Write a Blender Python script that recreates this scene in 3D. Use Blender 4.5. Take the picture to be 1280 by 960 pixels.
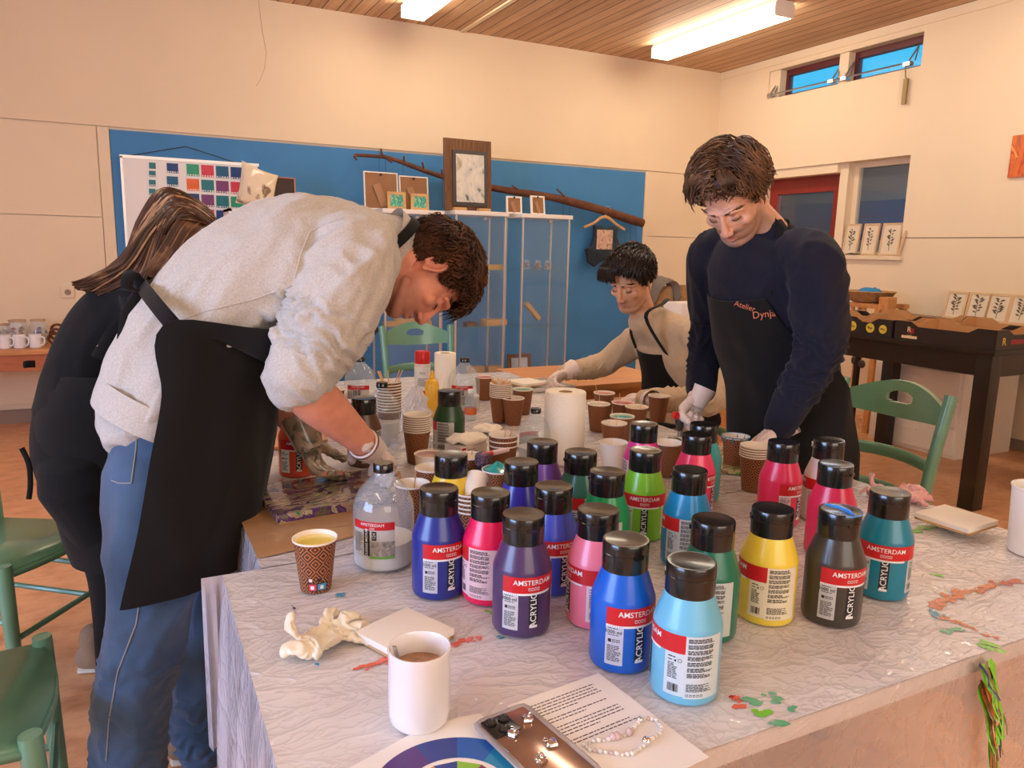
import bpy, bmesh, math, random
import numpy as np
from mathutils import Vector, Matrix, noise
random.seed(7)
PI = math.pi
for o in list(bpy.data.objects): bpy.data.objects.remove(o)
SC = bpy.context.scene; COL = SC.collection

# ---------------------------------------------------------------- camera
FPX = 941.93
ROT = Matrix(((0.89392014, 0.05896571, -0.44433077), (-0.44766732, 0.16694261, -0.87847831), (0.02237764, 0.98420181, 0.17563038)))
CAM = Vector((0, 0, 1.38))
cd = bpy.data.cameras.new('camera'); cam = bpy.data.objects.new('camera', cd); COL.objects.link(cam)
cam.matrix_world = Matrix.Translation(CAM) @ ROT.to_4x4()
cd.sensor_width = 36; cd.lens = FPX / 1280 * 36; cd.clip_start = .02; cd.clip_end = 100
SC.camera = cam
# ---------------------------------------------------------------- sky, added area lights, exposure
w = bpy.data.worlds.new('world'); SC.world = w; w.use_nodes = True
w.node_tree.nodes['Background'].inputs[0].default_value = (0.0, .60, 1.0, 1)
w.node_tree.nodes['Background'].inputs[1].default_value = .62
SC.view_settings.view_transform = 'Standard'; SC.view_settings.look = 'None'
SC.view_settings.gamma = 1; SC.view_settings.use_curve_mapping = False
SC.view_settings.exposure = 0.9
LAMP_E = 8.5
LAMP_C = (1.0, .89, .71)
def area(name, loc, rot, sx, sy, e, c):
    l = bpy.data.lights.new(name, 'AREA'); l.shape = 'RECTANGLE'; l.size = sx; l.size_y = sy; l.energy = e; l.color = c
    o = bpy.data.objects.new(name, l); COL.objects.link(o); o.location = loc; o.rotation_euler = rot; return o
area('assumed_daylight', (-3.9, .6, 1.7), (0, math.radians(-90), 0), 1.5, 2.6, 120, (.40, .60, 1.0))     # assumed window light: bare area light added at the left wall, out of frame
area('added_rear_light', (1.0, -3.35, 1.9), (math.radians(90), 0, 0), 3.4, 1.2, 40, (1, .90, .78))   # broad warm area light added at the rear wall, out of frame

# ---------------------------------------------------------------- helpers
def ray(px, py): return ROT @ Vector((px - 640, -(py - 480), -FPX))
def on(px, py, axis, val):
    v = ray(px, py); t = (val - CAM[axis]) / v[axis]; return CAM + v * t
def W(px, py, y): return on(px, py, 1, y)
TZ = .7625
def T(px, py, z=TZ): return on(px, py, 2, z)

MATS = {}
def lin(c): return tuple(((x / 12.92) if x <= .04045 else ((x + .055) / 1.055) ** 2.4) for x in c)
def srgb(r, g, b): return lin((r / 255, g / 255, b / 255))
def mat(name, col=(.8, .8, .8), rough=.5, metal=0, spec=.5, bump=0, bscale=40, var=0, vscale=6, coat=0, emit=None, estr=0, sub=0, stretch=(1, 1, 1), bdet=3):
    if name in MATS: return MATS[name]
    m = bpy.data.materials.new(name); m.use_nodes = True; MATS[name] = m
    nt = m.node_tree; N = nt.nodes; L = nt.links; b = N['Principled BSDF']
    b.inputs['Base Color'].default_value = (*col, 1); b.inputs['Roughness'].default_value = rough
    b.inputs['Metallic'].default_value = metal; b.inputs['Specular IOR Level'].default_value = spec
    b.inputs['Coat Weight'].default_value = coat; b.inputs['Coat Roughness'].default_value = .1
    if sub: b.inputs['Subsurface Weight'].default_value = sub; b.inputs['Subsurface Scale'].default_value = .01
    if emit: b.inputs['Emission Color'].default_value = (*emit, 1); b.inputs['Emission Strength'].default_value = estr
    if bump or var:
        tc = N.new('ShaderNodeTexCoord'); mp = N.new('ShaderNodeMapping'); mp.inputs['Scale'].default_value = stretch
        L.new(tc.outputs['Object'], mp.inputs[0])
        if bump:
            n = N.new('ShaderNodeTexNoise'); n.inputs['Scale'].default_value = bscale; n.inputs['Detail'].default_value = bdet
            bp = N.new('ShaderNodeBump'); bp.inputs['Strength'].default_value = min(1, bump); bp.inputs['Distance'].default_value = .01 * max(1, bump)
            L.new(mp.outputs[0], n.inputs['Vector']); L.new(n.outputs[0], bp.inputs['Height']); L.new(bp.outputs[0], b.inputs['Normal'])
        if var:
            n2 = N.new('ShaderNodeTexNoise'); n2.inputs['Scale'].default_value = vscale; n2.inputs['Detail'].default_value = 5
            mr = N.new('ShaderNodeMapRange'); mr.inputs[1].default_value = .3; mr.inputs[2].default_value = .7
            mr.inputs[3].default_value = 1 - var; mr.inputs[4].default_value = 1 + var
            hs = N.new('ShaderNodeHueSaturation'); hs.inputs['Color'].default_value = (*col, 1)
            L.new(mp.outputs[0], n2.inputs['Vector']); L.new(n2.outputs[0], mr.inputs[0]); L.new(mr.outputs[0], hs.inputs['Value'])
            L.new(hs.outputs[0], b.inputs['Base Color'])
    return m
def ramp(nt, stops, inter='LINEAR'):
    r = nt.nodes.new('ShaderNodeValToRGB'); r.color_ramp.interpolation = inter; e = r.color_ramp.elements
    while len(e) < len(stops): e.new(.5)
    for i, (p, c) in enumerate(stops): e[i].position = p; e[i].color = (*c, 1)
    return r
def math_node(nt, op, a, b=None):
    n = nt.nodes.new('ShaderNodeMath'); n.operation = op
    for i, v in enumerate((a, b)):
        if v is None: continue
        if isinstance(v, (int, float)): n.inputs[i].default_value = v
        else: nt.links.new(v, n.inputs[i])
    return n.outputs[0]

class MB:
    """collects shapes for ONE mesh object"""
    def __init__(s): s.v = []; s.f = []; s.m = []; s.uv = {}
    def add(s, vs, fs, m=0, M=None, uvs=None):
        o = len(s.v)
        s.v += [tuple(M @ Vector(v)) if M else tuple(v) for v in vs]
        for k, f in enumerate(fs):
            if uvs is not None: s.uv[len(s.f)] = [uvs[i] for i in f]
            s.f.append([i + o for i in f]); s.m.append(m)
        return s
    def box(s, c, d, m=0, rot=None, M=None, bev=0):
        x, y, z = d[0] / 2, d[1] / 2, d[2] / 2
        A = Matrix.Translation(Vector(c)) @ (rot.to_4x4() if rot else Matrix())
        if M: A = M @ A
        if bev:
            bm = bmesh.new(); bmesh.ops.create_cube(bm, size=1)
            for v in bm.verts: v.co = Vector((v.co.x * d[0], v.co.y * d[1], v.co.z * d[2]))
            bmesh.ops.bevel(bm, geom=bm.edges[:], offset=bev, segments=2, affect='EDGES', profile=.7)
            vs = [v.co.copy() for v in bm.verts]; fs = [[v.index for v in f.verts] for f in bm.faces]; bm.free()
            return s.add(vs, fs, m, A)
        vs = [(-x, -y, -z), (x, -y, -z), (x, y, -z), (-x, y, -z), (-x, -y, z), (x, -y, z), (x, y, z), (-x, y, z)]
        return s.add(vs, [(0, 3, 2, 1), (4, 5, 6, 7), (0, 1, 5, 4), (1, 2, 6, 5), (2, 3, 7, 6), (3, 0, 4, 7)], m, A)
    def bb(s, a, b, m=0, bev=0):
        return s.box([(a[i] + b[i]) / 2 for i in range(3)], [abs(b[i] - a[i]) for i in range(3)], m, bev=bev)
    def tube(s, pts, r, n=10, m=0, cap=True, M=None, side=None, rb=None, sub=0, flat=None):
        """loft of ellipses along pts; r, rb: numbers or lists (half widths along side / across)"""
        pts = [Vector(p) for p in pts]; k = len(pts)
        R = list(r) if isinstance(r, (list, tuple)) else [r] * k
        B = R[:] if rb is None else (list(rb) if isinstance(rb, (list, tuple)) else [rb] * k)
        if sub and k > 1:
            P2, R2, B2 = [], [], []
            def cr(a, b, c, d, t): return .5 * ((2 * b) + (c - a) * t + (2 * a - 5 * b + 4 * c - d) * t * t + (3 * b - a - 3 * c + d) * t * t * t)
            for i in range(k - 1):
                i0, i3 = max(i - 1, 0), min(i + 2, k - 1)
                for j in range(sub):
                    t = j / sub
                    P2.append(cr(pts[i0], pts[i], pts[i + 1], pts[i3], t)); R2.append(cr(R[i0], R[i], R[i + 1], R[i3], t)); B2.append(cr(B[i0], B[i], B[i + 1], B[i3], t))
            P2.append(pts[-1]); R2.append(R[-1]); B2.append(B[-1]); pts, R, B = P2, R2, B2; k = len(pts)
        if cap == 'round':
            d0 = (pts[0] - pts[1]).normalized(); d1 = (pts[-1] - pts[-2]).normalized()
            a0 = min(R[0], B[0]); a1 = min(R[-1], B[-1])
            pp, rr, bb_ = [], [], []
            for a in (80, 60, 35): 
                q = math.radians(a); pp.append(pts[0] + d0 * a0 * math.sin(q)); rr.append(R[0] * math.cos(q)); bb_.append(B[0] * math.cos(q))
            p3, r3, b3 = [], [], []
            for a in (35, 60, 80):
                q = math.radians(a); p3.append(pts[-1] + d1 * a1 * math.sin(q)); r3.append(R[-1] * math.cos(q)); b3.append(B[-1] * math.cos(q))
            pts = pp + pts + p3; R = rr + R + r3; B = bb_ + B + b3; k = len(pts)
        vs, fs = [], []
        ref = Vector(side) if side else None
        prev = None
        for i in range(k):
            t = (pts[min(i + 1, k - 1)] - pts[max(i - 1, 0)])
            t = t.normalized() if t.length > 1e-9 else Vector((0, 0, 1))
            if ref is not None: a = ref - t * ref.dot(t)
            elif prev is not None: a = prev - t * prev.dot(t)
            else: a = t.orthogonal()
            if a.length < 1e-6: a = t.orthogonal()
            a.normalize(); prev = a; b = t.cross(a)
            for j in range(n):
                q = 2 * PI * j / n; vs.append(pts[i] + a * R[i] * math.cos(q) + b * B[i] * math.sin(q))
        for i in range(k - 1):
            for j in range(n): fs.append((i * n + j, i * n + (j + 1) % n, (i + 1) * n + (j + 1) % n, (i + 1) * n + j))
        if cap: fs.append(list(range(n))[::-1]); fs.append([(k - 1) * n + j for j in range(n)])
        return s.add(vs, fs, m, M)
    def lathe(s, prof, n=32, m=0, M=None, mats=None, c=(0, 0, 0)):
        vs, fs, uv = [], [], []; k = len(prof); c = Vector(c); o = len(s.v)
        zmin = min(p[1] for p in prof); zz = max(p[1] for p in prof) - zmin or 1
        for r, z in prof:
            for j in range(n + 1):
                q = 2 * PI * j / n; vs.append(Vector((r * math.cos(q), r * math.sin(q), z)) + c); uv.append((j / n, (z - zmin) / zz))
        for i in range(k - 1):
            s_f = []
            for j in range(n): s_f.append((i * (n + 1) + j, i * (n + 1) + j + 1, (i + 1) * (n + 1) + j + 1, (i + 1) * (n + 1) + j))
            fs.append((s_f, (mats[i] if mats else m)))
        s.add(vs, [], m, M)
        for group, mm in fs:
            for f in group:
                s.uv[len(s.f)] = [uv[i] for i in f]; s.f.append([i + o for i in f]); s.m.append(mm)
        return s
    def ell(s, c, r, rot=None, m=0, n=20, M=None):
        vs, fs = [], []; A = Matrix.Translation(Vector(c)) @ (rot.to_4x4() if rot else Matrix())
        if M: A = M @ A
        k = n // 2
        for i in range(1, k):
            th = PI * i / k
            for j in range(n):
                q = 2 * PI * j / n; vs.append((r[0] * math.sin(th) * math.cos(q), r[1] * math.sin(th) * math.sin(q), r[2] * math.cos(th)))
        vs += [(0, 0, r[2]), (0, 0, -r[2])]; a, b = len(vs) - 2, len(vs) - 1
        for i in range(k - 2):
            for j in range(n): fs.append((i * n + j, (i + 1) * n + j, (i + 1) * n + (j + 1) % n, i * n + (j + 1) % n))
        for j in range(n): fs.append((a, j, (j + 1) % n)); fs.append((b, (k - 2) * n + (j + 1) % n, (k - 2) * n + j))
        return s.add(vs, fs, m, A)
    def grid(s, fn, nu, nv, m=0, M=None):
        vs = [fn(i / nu, j / nv) for j in range(nv + 1) for i in range(nu + 1)]
        uv = [(i / nu, j / nv) for j in range(nv + 1) for i in range(nu + 1)]
        fs = [(j * (nu + 1) + i, j * (nu + 1) + i + 1, (j + 1) * (nu + 1) + i + 1, (j + 1) * (nu + 1) + i) for j in range(nv) for i in range(nu)]
        return s.add(vs, fs, m, M, uvs=uv)
    def prism(s, poly, h, m=0, M=None):
        """poly: 2D outline (x,y) extruded along z"""
        n = len(poly); vs = [(x, y, 0) for x, y in poly] + [(x, y, h) for x, y in poly]
        fs = [list(range(n))[::-1], list(range(n, 2 * n))] + [(i, (i + 1) % n, n + (i + 1) % n, n + i) for i in range(n)]
        return s.add(vs, fs, m, M)
    def mesh(s, name, mats, smooth=True, merge=False):
        me = bpy.data.meshes.new(name); me.from_pydata(s.v, [], s.f)
        for m in (mats if isinstance(mats, (list, tuple)) else [mats]): me.materials.append(m)
        me.polygons.foreach_set('material_index', s.m)
        if s.uv:
            ul = me.uv_layers.new(name='uv')
            for p in me.polygons:
                if p.index in s.uv:
                    for li, c in zip(p.loop_indices, s.uv[p.index]): ul.data[li].uv = c
        if merge:
            bm = bmesh.new(); bm.from_mesh(me); bmesh.ops.remove_doubles(bm, verts=bm.verts[:], dist=1e-5); bmesh.ops.recalc_face_normals(bm, faces=bm.faces[:]); bm.to_mesh(me); bm.free()
        me.validate()
        if smooth:
            me.polygons.foreach_set('use_smooth', [True] * len(me.polygons))
            try: me.set_sharp_from_angle(angle=math.radians(38))
            except Exception: pass
        return me

WM = {}
def obj(name, mb, mats, parent=None, world=False, smooth=True, merge=False):
    me = mb if isinstance(mb, bpy.types.Mesh) else mb.mesh(name, mats, smooth, merge)
    o = bpy.data.objects.new(name, me); COL.objects.link(o)
    if parent is not None:
        o.parent = parent
        pw = WM.get(parent.name, Matrix())
        if world: o.matrix_parent_inverse = pw.inverted(); WM[o.name] = Matrix()
        else: WM[o.name] = pw
    return o
def tag(o, label, cat, group=None, kind=None):
    if label: o['label'] = label
    if cat: o['category'] = cat
    if group: o['group'] = group
    if kind: o['kind'] = kind
    return o
def struct(name, mb, m, smooth=False): o = obj(name, mb, m, smooth=smooth); o['kind'] = 'structure'; return o
def thing(name, label, cat, loc=(0, 0, 0), rz=0, group=None, rot=None):
    o = bpy.data.objects.new(name, None); COL.objects.link(o); o.empty_display_size = .05
    o.location = loc; o.rotation_euler = rot if rot else (0, 0, rz)
    WM[o.name] = Matrix.Translation(Vector(loc)) @ o.rotation_euler.to_matrix().to_4x4()
    return tag(o, label, cat, group)
def dup(root, loc, rz=0, label=None, group=None, rot=None):
    r = root.copy(); COL.objects.link(r); r.location = loc; r.rotation_euler = rot if rot else (0, 0, rz)
    if label: r['label'] = label
    if group: r['group'] = group
    for ch in list(root.children):
        c = ch.copy(); COL.objects.link(c); c.parent = r
        for g in list(ch.children):
            d = g.copy(); COL.objects.link(d); d.parent = c
    return r
TXT = {}
def text(s, bold=0):
    """filled text outline as (verts, faces), height of a capital about 1, centred"""
    k = (s, bold)
    if k in TXT: return TXT[k]
    cu = bpy.data.curves.new('t', 'FONT'); cu.body = s; cu.size = 1.4; cu.align_x = 'CENTER'; cu.align_y = 'CENTER'; cu.offset = bold; cu.resolution_u = 3
    o = bpy.data.objects.new('t', cu); COL.objects.link(o); bpy.context.view_layer.update()
    me = o.to_mesh(); vs = [v.co.copy() for v in me.vertices]; fs = [list(p.vertices) for p in me.polygons]
    o.to_mesh_clear(); bpy.data.objects.remove(o); bpy.data.curves.remove(cu)
    TXT[k] = (vs, fs); return TXT[k]
def fuse(mb, voxel, smooth=3, mats=None, name='fused'):
    me = mb.mesh('tmp', [mats[0] if isinstance(mats, (list, tuple)) else mats], smooth=False)
    bm = bmesh.new(); bm.from_mesh(me); bmesh.ops.recalc_face_normals(bm, faces=bm.faces[:]); bm.to_mesh(me); bm.free()
    o = bpy.data.objects.new('tmp', me); COL.objects.link(o)
    r = o.modifiers.new('r', 'REMESH'); r.mode = 'VOXEL'; r.voxel_size = voxel
    if smooth: q = o.modifiers.new('s', 'SMOOTH'); q.factor = .5; q.iterations = smooth
    bpy.context.view_layer.update(); dg = bpy.context.evaluated_depsgraph_get()
    out = bpy.data.meshes.new_from_object(o.evaluated_get(dg)); out.name = name
    bpy.data.objects.remove(o); bpy.data.meshes.remove(me)
    out.materials.clear()
    for m in (mats if isinstance(mats, (list, tuple)) else [mats]): out.materials.append(m)
    out.polygons.foreach_set('use_smooth', [True] * len(out.polygons))
    return out
def coords(me):
    a = np.empty(len(me.vertices) * 3); me.vertices.foreach_get('co', a); return a.reshape(-1, 3)
def normals(me):
    a = np.empty(len(me.vertices) * 3); me.vertex_normals.foreach_get('vector', a); return a.reshape(-1, 3)
def setco(me, a): me.vertices.foreach_set('co', a.ravel()); me.update()
def folds(me, amp, axis, fa, fl, seed=0, fn=None):
    """cloth folds: ridged noise, fa cycles per metre across 'axis', fl along it; fn(co) -> weights"""
    co = coords(me); nr = normals(me); ax = Vector(axis).normalized(); u = ax.orthogonal().normalized(); v = ax.cross(u)
    A = np.stack([co @ np.array(ax) * fl, co @ np.array(u) * fa, co @ np.array(v) * fa], 1) + seed * 7.3
    d = np.empty(len(co))
    for i, p in enumerate(A):
        q = Vector(p); wv = noise.noise(q * .5) * .8
        d[i] = 1 - 2 * abs(noise.noise(q + Vector((wv, wv, wv)))) - .5
    wgt = fn(co) if fn is not None else 1
    setco(me, co + nr * (d * amp * wgt)[:, None])
def inflate(me, d): setco(me, coords(me) + normals(me) * d)

# ---------------------------------------------------------------- materials
M_wall = mat('wall_paint', srgb(238, 214, 180), .75, bump=.05, bscale=60, var=.02, vscale=2)
M_panel = mat('wall_panel_paint', srgb(236, 212, 178), .6, var=.02, vscale=3)
M_blue = mat('blue_board', srgb(66, 132, 186), .7, bump=.08, bscale=90, var=.07, vscale=3)
M_dark = mat('dark_gap', (.03, .025, .02), .9)
M_white = mat('white_lacquer', srgb(240, 232, 220), .35, var=.02)
M_black = mat('black_plastic', (.010, .009, .008), .22, spec=.5, coat=.3)
M_blackwood = mat('black_wood', (.012, .009, .007), .32, var=.2, vscale=8)
M_redframe = mat('red_frame', srgb(140, 40, 28), .4, var=.08)
M_darkred = mat('dark_red_frame', srgb(92, 22, 30), .45, var=.08)
M_steel = mat('steel', (.5, .5, .52), .3, metal=1)
M_alu = mat('aluminium', (.72, .72, .72), .35, metal=.8)
M_pine = mat('pine', srgb(205, 140, 82), .45, var=.16, vscale=5, stretch=(1, 9, 9))
M_ply = mat('raw_wood', srgb(205, 160, 105), .6, var=.15, vscale=6, stretch=(2, 12, 12))
M_mdf = mat('hardboard', srgb(150, 105, 68), .7, var=.08, vscale=9)
M_brownwood = mat('weathered_wood', srgb(110, 72, 42), .6, var=.4, vscale=7, stretch=(10, 10, 1), bump=.15)
M_card = mat('cardboard', srgb(186, 140, 92), .8, var=.08, vscale=5)
M_paper = mat('paper', srgb(242, 236, 230), .7)
M_ink = mat('printed_ink', (.02, .02, .025), .6)
M_green = mat('green_chair_paint', srgb(104, 148, 118), .28, var=.10, vscale=9, coat=.2)
M_canvas = mat('blank_canvas', srgb(240, 232, 218), .75, bump=.1, bscale=900)
M_tissue = mat('kitchen_paper', srgb(248, 238, 222), .9, bump=.35, bscale=160)
M_glove = mat('latex_glove', srgb(232, 214, 206), .38, bump=.12, bscale=45, sub=.1)
M_pinkglove = mat('pink_glove', srgb(226, 170, 168), .4, bump=.15, bscale=40, var=.12, vscale=14)
M_cream = mat('cream_latex', srgb(238, 226, 200), .38, bump=.2, bscale=50, sub=.1)
M_ceramic = mat('white_ceramic', srgb(236, 230, 228), .12, coat=.5)
M_cupwhite = mat('cup_white', srgb(240, 228, 212), .5)
M_bark = mat('bark', srgb(104, 62, 40), .85, bump=.5, bscale=60, var=.3, vscale=14)
M_string = mat('string', srgb(60, 55, 50), .8)
M_wicker = mat('wicker', srgb(176, 134, 84), .7, bump=.6, bscale=110, var=.25, vscale=30)
M_stick = mat('stick_wood', srgb(222, 180, 128), .6)

def glassy(name, tint=(.9, .95, .95), t=.85, rough=.03, diff=(.8, .85, .9)):
    if name in MATS: return MATS[name]
    m = bpy.data.materials.new(name); m.use_nodes = True; MATS[name] = m; nt = m.node_tree; N = nt.nodes; L = nt.links
    out = N['Material Output']; b = N['Principled BSDF']; b.inputs['Base Color'].default_value = (*diff, 1); b.inputs['Roughness'].default_value = rough; b.inputs['Coat Weight'].default_value = .4
    tr = N.new('ShaderNodeBsdfTransparent'); tr.inputs[0].default_value = (*tint, 1)
    gl = N.new('ShaderNodeBsdfGlossy'); gl.inputs['Roughness'].default_value = rough
    lw = N.new('ShaderNodeFresnel'); lw.inputs['IOR'].default_value = 1.5
    m1 = N.new('ShaderNodeMixShader'); m2 = N.new('ShaderNodeMixShader')
    ge = N.new('ShaderNodeNewGeometry'); L.new(math_node(nt, 'MULTIPLY', lw.outputs[0], math_node(nt, 'SUBTRACT', 1.0, ge.outputs['Backfacing'])), m1.inputs[0]); L.new(tr.outputs[0], m1.inputs[1]); L.new(gl.outputs[0], m1.inputs[2])
    m2.inputs[0].default_value = 1 - t; L.new(m1.outputs[0], m2.inputs[1]); L.new(b.outputs[0], m2.inputs[2]); L.new(m2.outputs[0], out.inputs[0])
    return m
M_glass = glassy('clear_glass', (.97, .99, .99), .97)
M_pane = glassy('window_glass', (.85, .9, .95), .95)
M_clear = glassy('clear_plastic', (.93, .96, .97), .80, .06, (.75, .82, .88))
M_bagplastic = glassy('thin_plastic', (.95, .95, .96), .62, .12, (.88, .86, .86))

def plastic_sheet(name, col, transp, bump, scale, smears=True):
    m = bpy.data.materials.new(name); m.use_nodes = True; nt = m.node_tree; N = nt.nodes; L = nt.links; b = N['Principled BSDF']
    b.inputs['Roughness'].default_value = .4; b.inputs['Coat Weight'].default_value = 1.0; b.inputs['Coat Roughness'].default_value = .06
    tc = N.new('ShaderNodeTexCoord'); mp = N.new('ShaderNodeMapping'); mp.inputs['Scale'].default_value = (1, 1.7, 1); mp.inputs['Rotation'].default_value = (0, 0, .5)
    L.new(tc.outputs['Object'], mp.inputs[0])
    n1 = N.new('ShaderNodeTexNoise'); n1.inputs['Scale'].default_value = scale * .5; n1.inputs['Detail'].default_value = 4; L.new(mp.outputs[0], n1.inputs['Vector'])
    ad = N.new('ShaderNodeMixRGB'); ad.blend_type = 'ADD'; ad.inputs[0].default_value = .35; L.new(mp.outputs[0], ad.inputs[1]); L.new(n1.outputs['Color'], ad.inputs[2])
    vo = N.new('ShaderNodeTexVoronoi'); vo.feature = 'DISTANCE_TO_EDGE'; vo.inputs['Scale'].default_value = scale * .9; L.new(ad.outputs[0], vo.inputs['Vector'])
    v2 = N.new('ShaderNodeTexVoronoi'); v2.feature = 'DISTANCE_TO_EDGE'; v2.inputs['Scale'].default_value = scale * 3.1; L.new(ad.outputs[0], v2.inputs['Vector'])
    k1 = math_node(nt, 'POWER', math_node(nt, 'SUBTRACT', 1.0, math_node(nt, 'MINIMUM', vo.outputs[0], 1.0)), 14.0)
    k2 = math_node(nt, 'POWER', math_node(nt, 'SUBTRACT', 1.0, math_node(nt, 'MINIMUM', v2.outputs[0], 1.0)), 10.0)
    h = math_node(nt, 'ADD', math_node(nt, 'ADD', k1, math_node(nt, 'MULTIPLY', k2, .35)), math_node(nt, 'MULTIPLY', n1.outputs[0], 1.2))
    bp = N.new('ShaderNodeBump'); bp.inputs['Strength'].default_value = min(1, bump * 1.8); bp.inputs['Distance'].default_value = .008
    bq = N.new('ShaderNodeBump'); bq.inputs['Strength'].default_value = bump * .12; bq.inputs['Distance'].default_value = .006
    L.new(h, bp.inputs['Height']); L.new(h, bq.inputs['Height']); L.new(bq.outputs[0], b.inputs['Normal']); L.new(bp.outputs[0], b.inputs['Coat Normal'])
    n3 = N.new('ShaderNodeTexNoise'); n3.inputs['Scale'].default_value = 2.5; n3.inputs['Detail'].default_value = 4; L.new(tc.outputs['Object'], n3.inputs['Vector'])
    r = ramp(nt, [(.3, tuple(c * .9 for c in col)), (.7, col)]); L.new(n3.outputs[0], r.inputs[0]); L.new(r.outputs[0], b.inputs['Base Color'])
    if transp:
        tr = N.new('ShaderNodeBsdfTransparent'); mx = N.new('ShaderNodeMixShader'); mx.inputs[0].default_value = 1 - transp
        L.new(tr.outputs[0], mx.inputs[1]); L.new(b.outputs[0], mx.inputs[2]); L.new(mx.outputs[0], N['Material Output'].inputs[0])
    return m
M_sheet = plastic_sheet('plastic_on_white_table', srgb(226, 220, 220), 0, .55, 9)
M_skirt = plastic_sheet('hanging_plastic', srgb(226, 214, 208), .62, .3, 7)
M_skirtw = plastic_sheet('hanging_white_plastic', srgb(216, 212, 220), .30, .22, 7)

# ---------------------------------------------------------------- room
XW = 5.809; YW = 6.664; ZC = 3.296; XL = -4.0; YR = -3.5
def floor_mat():
    m = bpy.data.materials.new('linoleum'); m.use_nodes = True; nt = m.node_tree; N = nt.nodes; L = nt.links; b = N['Principled BSDF']
    tc = N.new('ShaderNodeTexCoord'); n = N.new('ShaderNodeTexNoise'); n.inputs['Scale'].default_value = 7; n.inputs['Detail'].default_value = 9; n.inputs['Roughness'].default_value = .68
    mp = N.new('ShaderNodeMapping'); mp.inputs['Scale'].default_value = (1, 2, 1); L.new(tc.outputs['Object'], mp.inputs[0]); L.new(mp.outputs[0], n.inputs['Vector'])
    r = ramp(nt, [(.3, srgb(196, 132, 92)), (.5, srgb(222, 162, 118)), (.72, srgb(234, 182, 136))]); L.new(n.outputs[0], r.inputs[0]); L.new(r.outputs[0], b.inputs['Base Color'])
    b.inputs['Roughness'].default_value = .38
    return m
struct('floor', MB().bb((XL - .1, YR - .1, -.1), (10.6, YW + .1, 0)), floor_mat())
def ceil_mat():
    m = bpy.data.materials.new('ceiling_boards'); m.use_nodes = True; nt = m.node_tree; N = nt.nodes; L = nt.links; b = N['Principled BSDF']
    tc = N.new('ShaderNodeTexCoord'); sp = N.new('ShaderNodeSeparateXYZ'); L.new(tc.outputs['Object'], sp.inputs[0])
    x = math_node(nt, 'DIVIDE', sp.outputs[0], .118); fr = math_node(nt, 'FRACT', x); fl = math_node(nt, 'FLOOR', x)
    gap = math_node(nt, 'LESS_THAN', fr, .07)
    mp = N.new('ShaderNodeMapping'); mp.inputs['Scale'].default_value = (30, 1.5, 1); L.new(tc.outputs['Object'], mp.inputs[0])
    n = N.new('ShaderNodeTexNoise'); n.inputs['Scale'].default_value = 1.4; n.inputs['Detail'].default_value = 5; L.new(mp.outputs[0], n.inputs['Vector'])
    wn = N.new('ShaderNodeTexWhiteNoise'); wn.noise_dimensions = '1D'; L.new(fl, wn.inputs['W'])
    k = math_node(nt, 'ADD', math_node(nt, 'MULTIPLY', n.outputs[0], .75), math_node(nt, 'MULTIPLY', wn.outputs[0], .25))
    r = ramp(nt, [(.25, srgb(178, 134, 98)), (.75, srgb(226, 188, 148))]); L.new(k, r.inputs[0])
    mx = N.new('ShaderNodeMixRGB'); L.new(gap, mx.inputs[0]); L.new(r.outputs[0], mx.inputs[1]); mx.inputs[2].default_value = (.05, .025, .012, 1)
    L.new(mx.outputs[0], b.inputs['Base Color']); b.inputs['Roughness'].default_value = .6
    return m
struct('ceiling', MB().bb((XL - .1, YR - .1, ZC), (XW + .3, YW + .3, ZC + .1)), ceil_mat())
# back wall: upper wall stands 2 cm proud over the panels
wb = MB().bb((XL, YW, 2.225), (XW, YW + .2, ZC)).bb((XL, YW + .02, 0), (XW, YW + .2, 2.225))
struct('wall_back', wb, M_wall)
crk = MB()
cp = [(323, 0), (328, 40), (333, 65), (331, 85), (325, 100), (320, 108)]
crk.tube([Vector((0, -.001, 0)) + W(x, y, YW) for x, y in cp], .0022, n=4)
c_ = obj('wall_crack', crk, mat('crack_line', srgb(190, 160, 130), .9)); c_.name = 'trim_9'; c_['kind'] = 'structure'
struct('trim_1', MB().bb((-.078, YW + .004, .10), (4.878, YW + .02, 2.205)), M_blue)
pn = MB()
pn.bb((XL, YW - .004, 1.556), (-.165, YW + .02, 2.212)).bb((XL, YW - .004, .14), (-.165, YW + .02, 1.548)).bb((-.16, YW - .008, .14), (-.082, YW + .02, 2.212))
struct('trim_2', pn, M_panel)
pn = MB().bb((4.96, YW + .001, 1.556), (XW, YW + .02, 2.215)).bb((4.96, YW + .001, .1), (XW, YW + .02, 1.548)).bb((4.88, YW - .006, .1), (4.955, YW + .02, 2.215))
struct('trim_3', pn, M_panel)
struct('baseboard_back', MB().bb((XL, YW - .015, 0), (XW, YW + .02, .10)), mat('baseboard_paint', srgb(150, 128, 110), .6))
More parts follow.
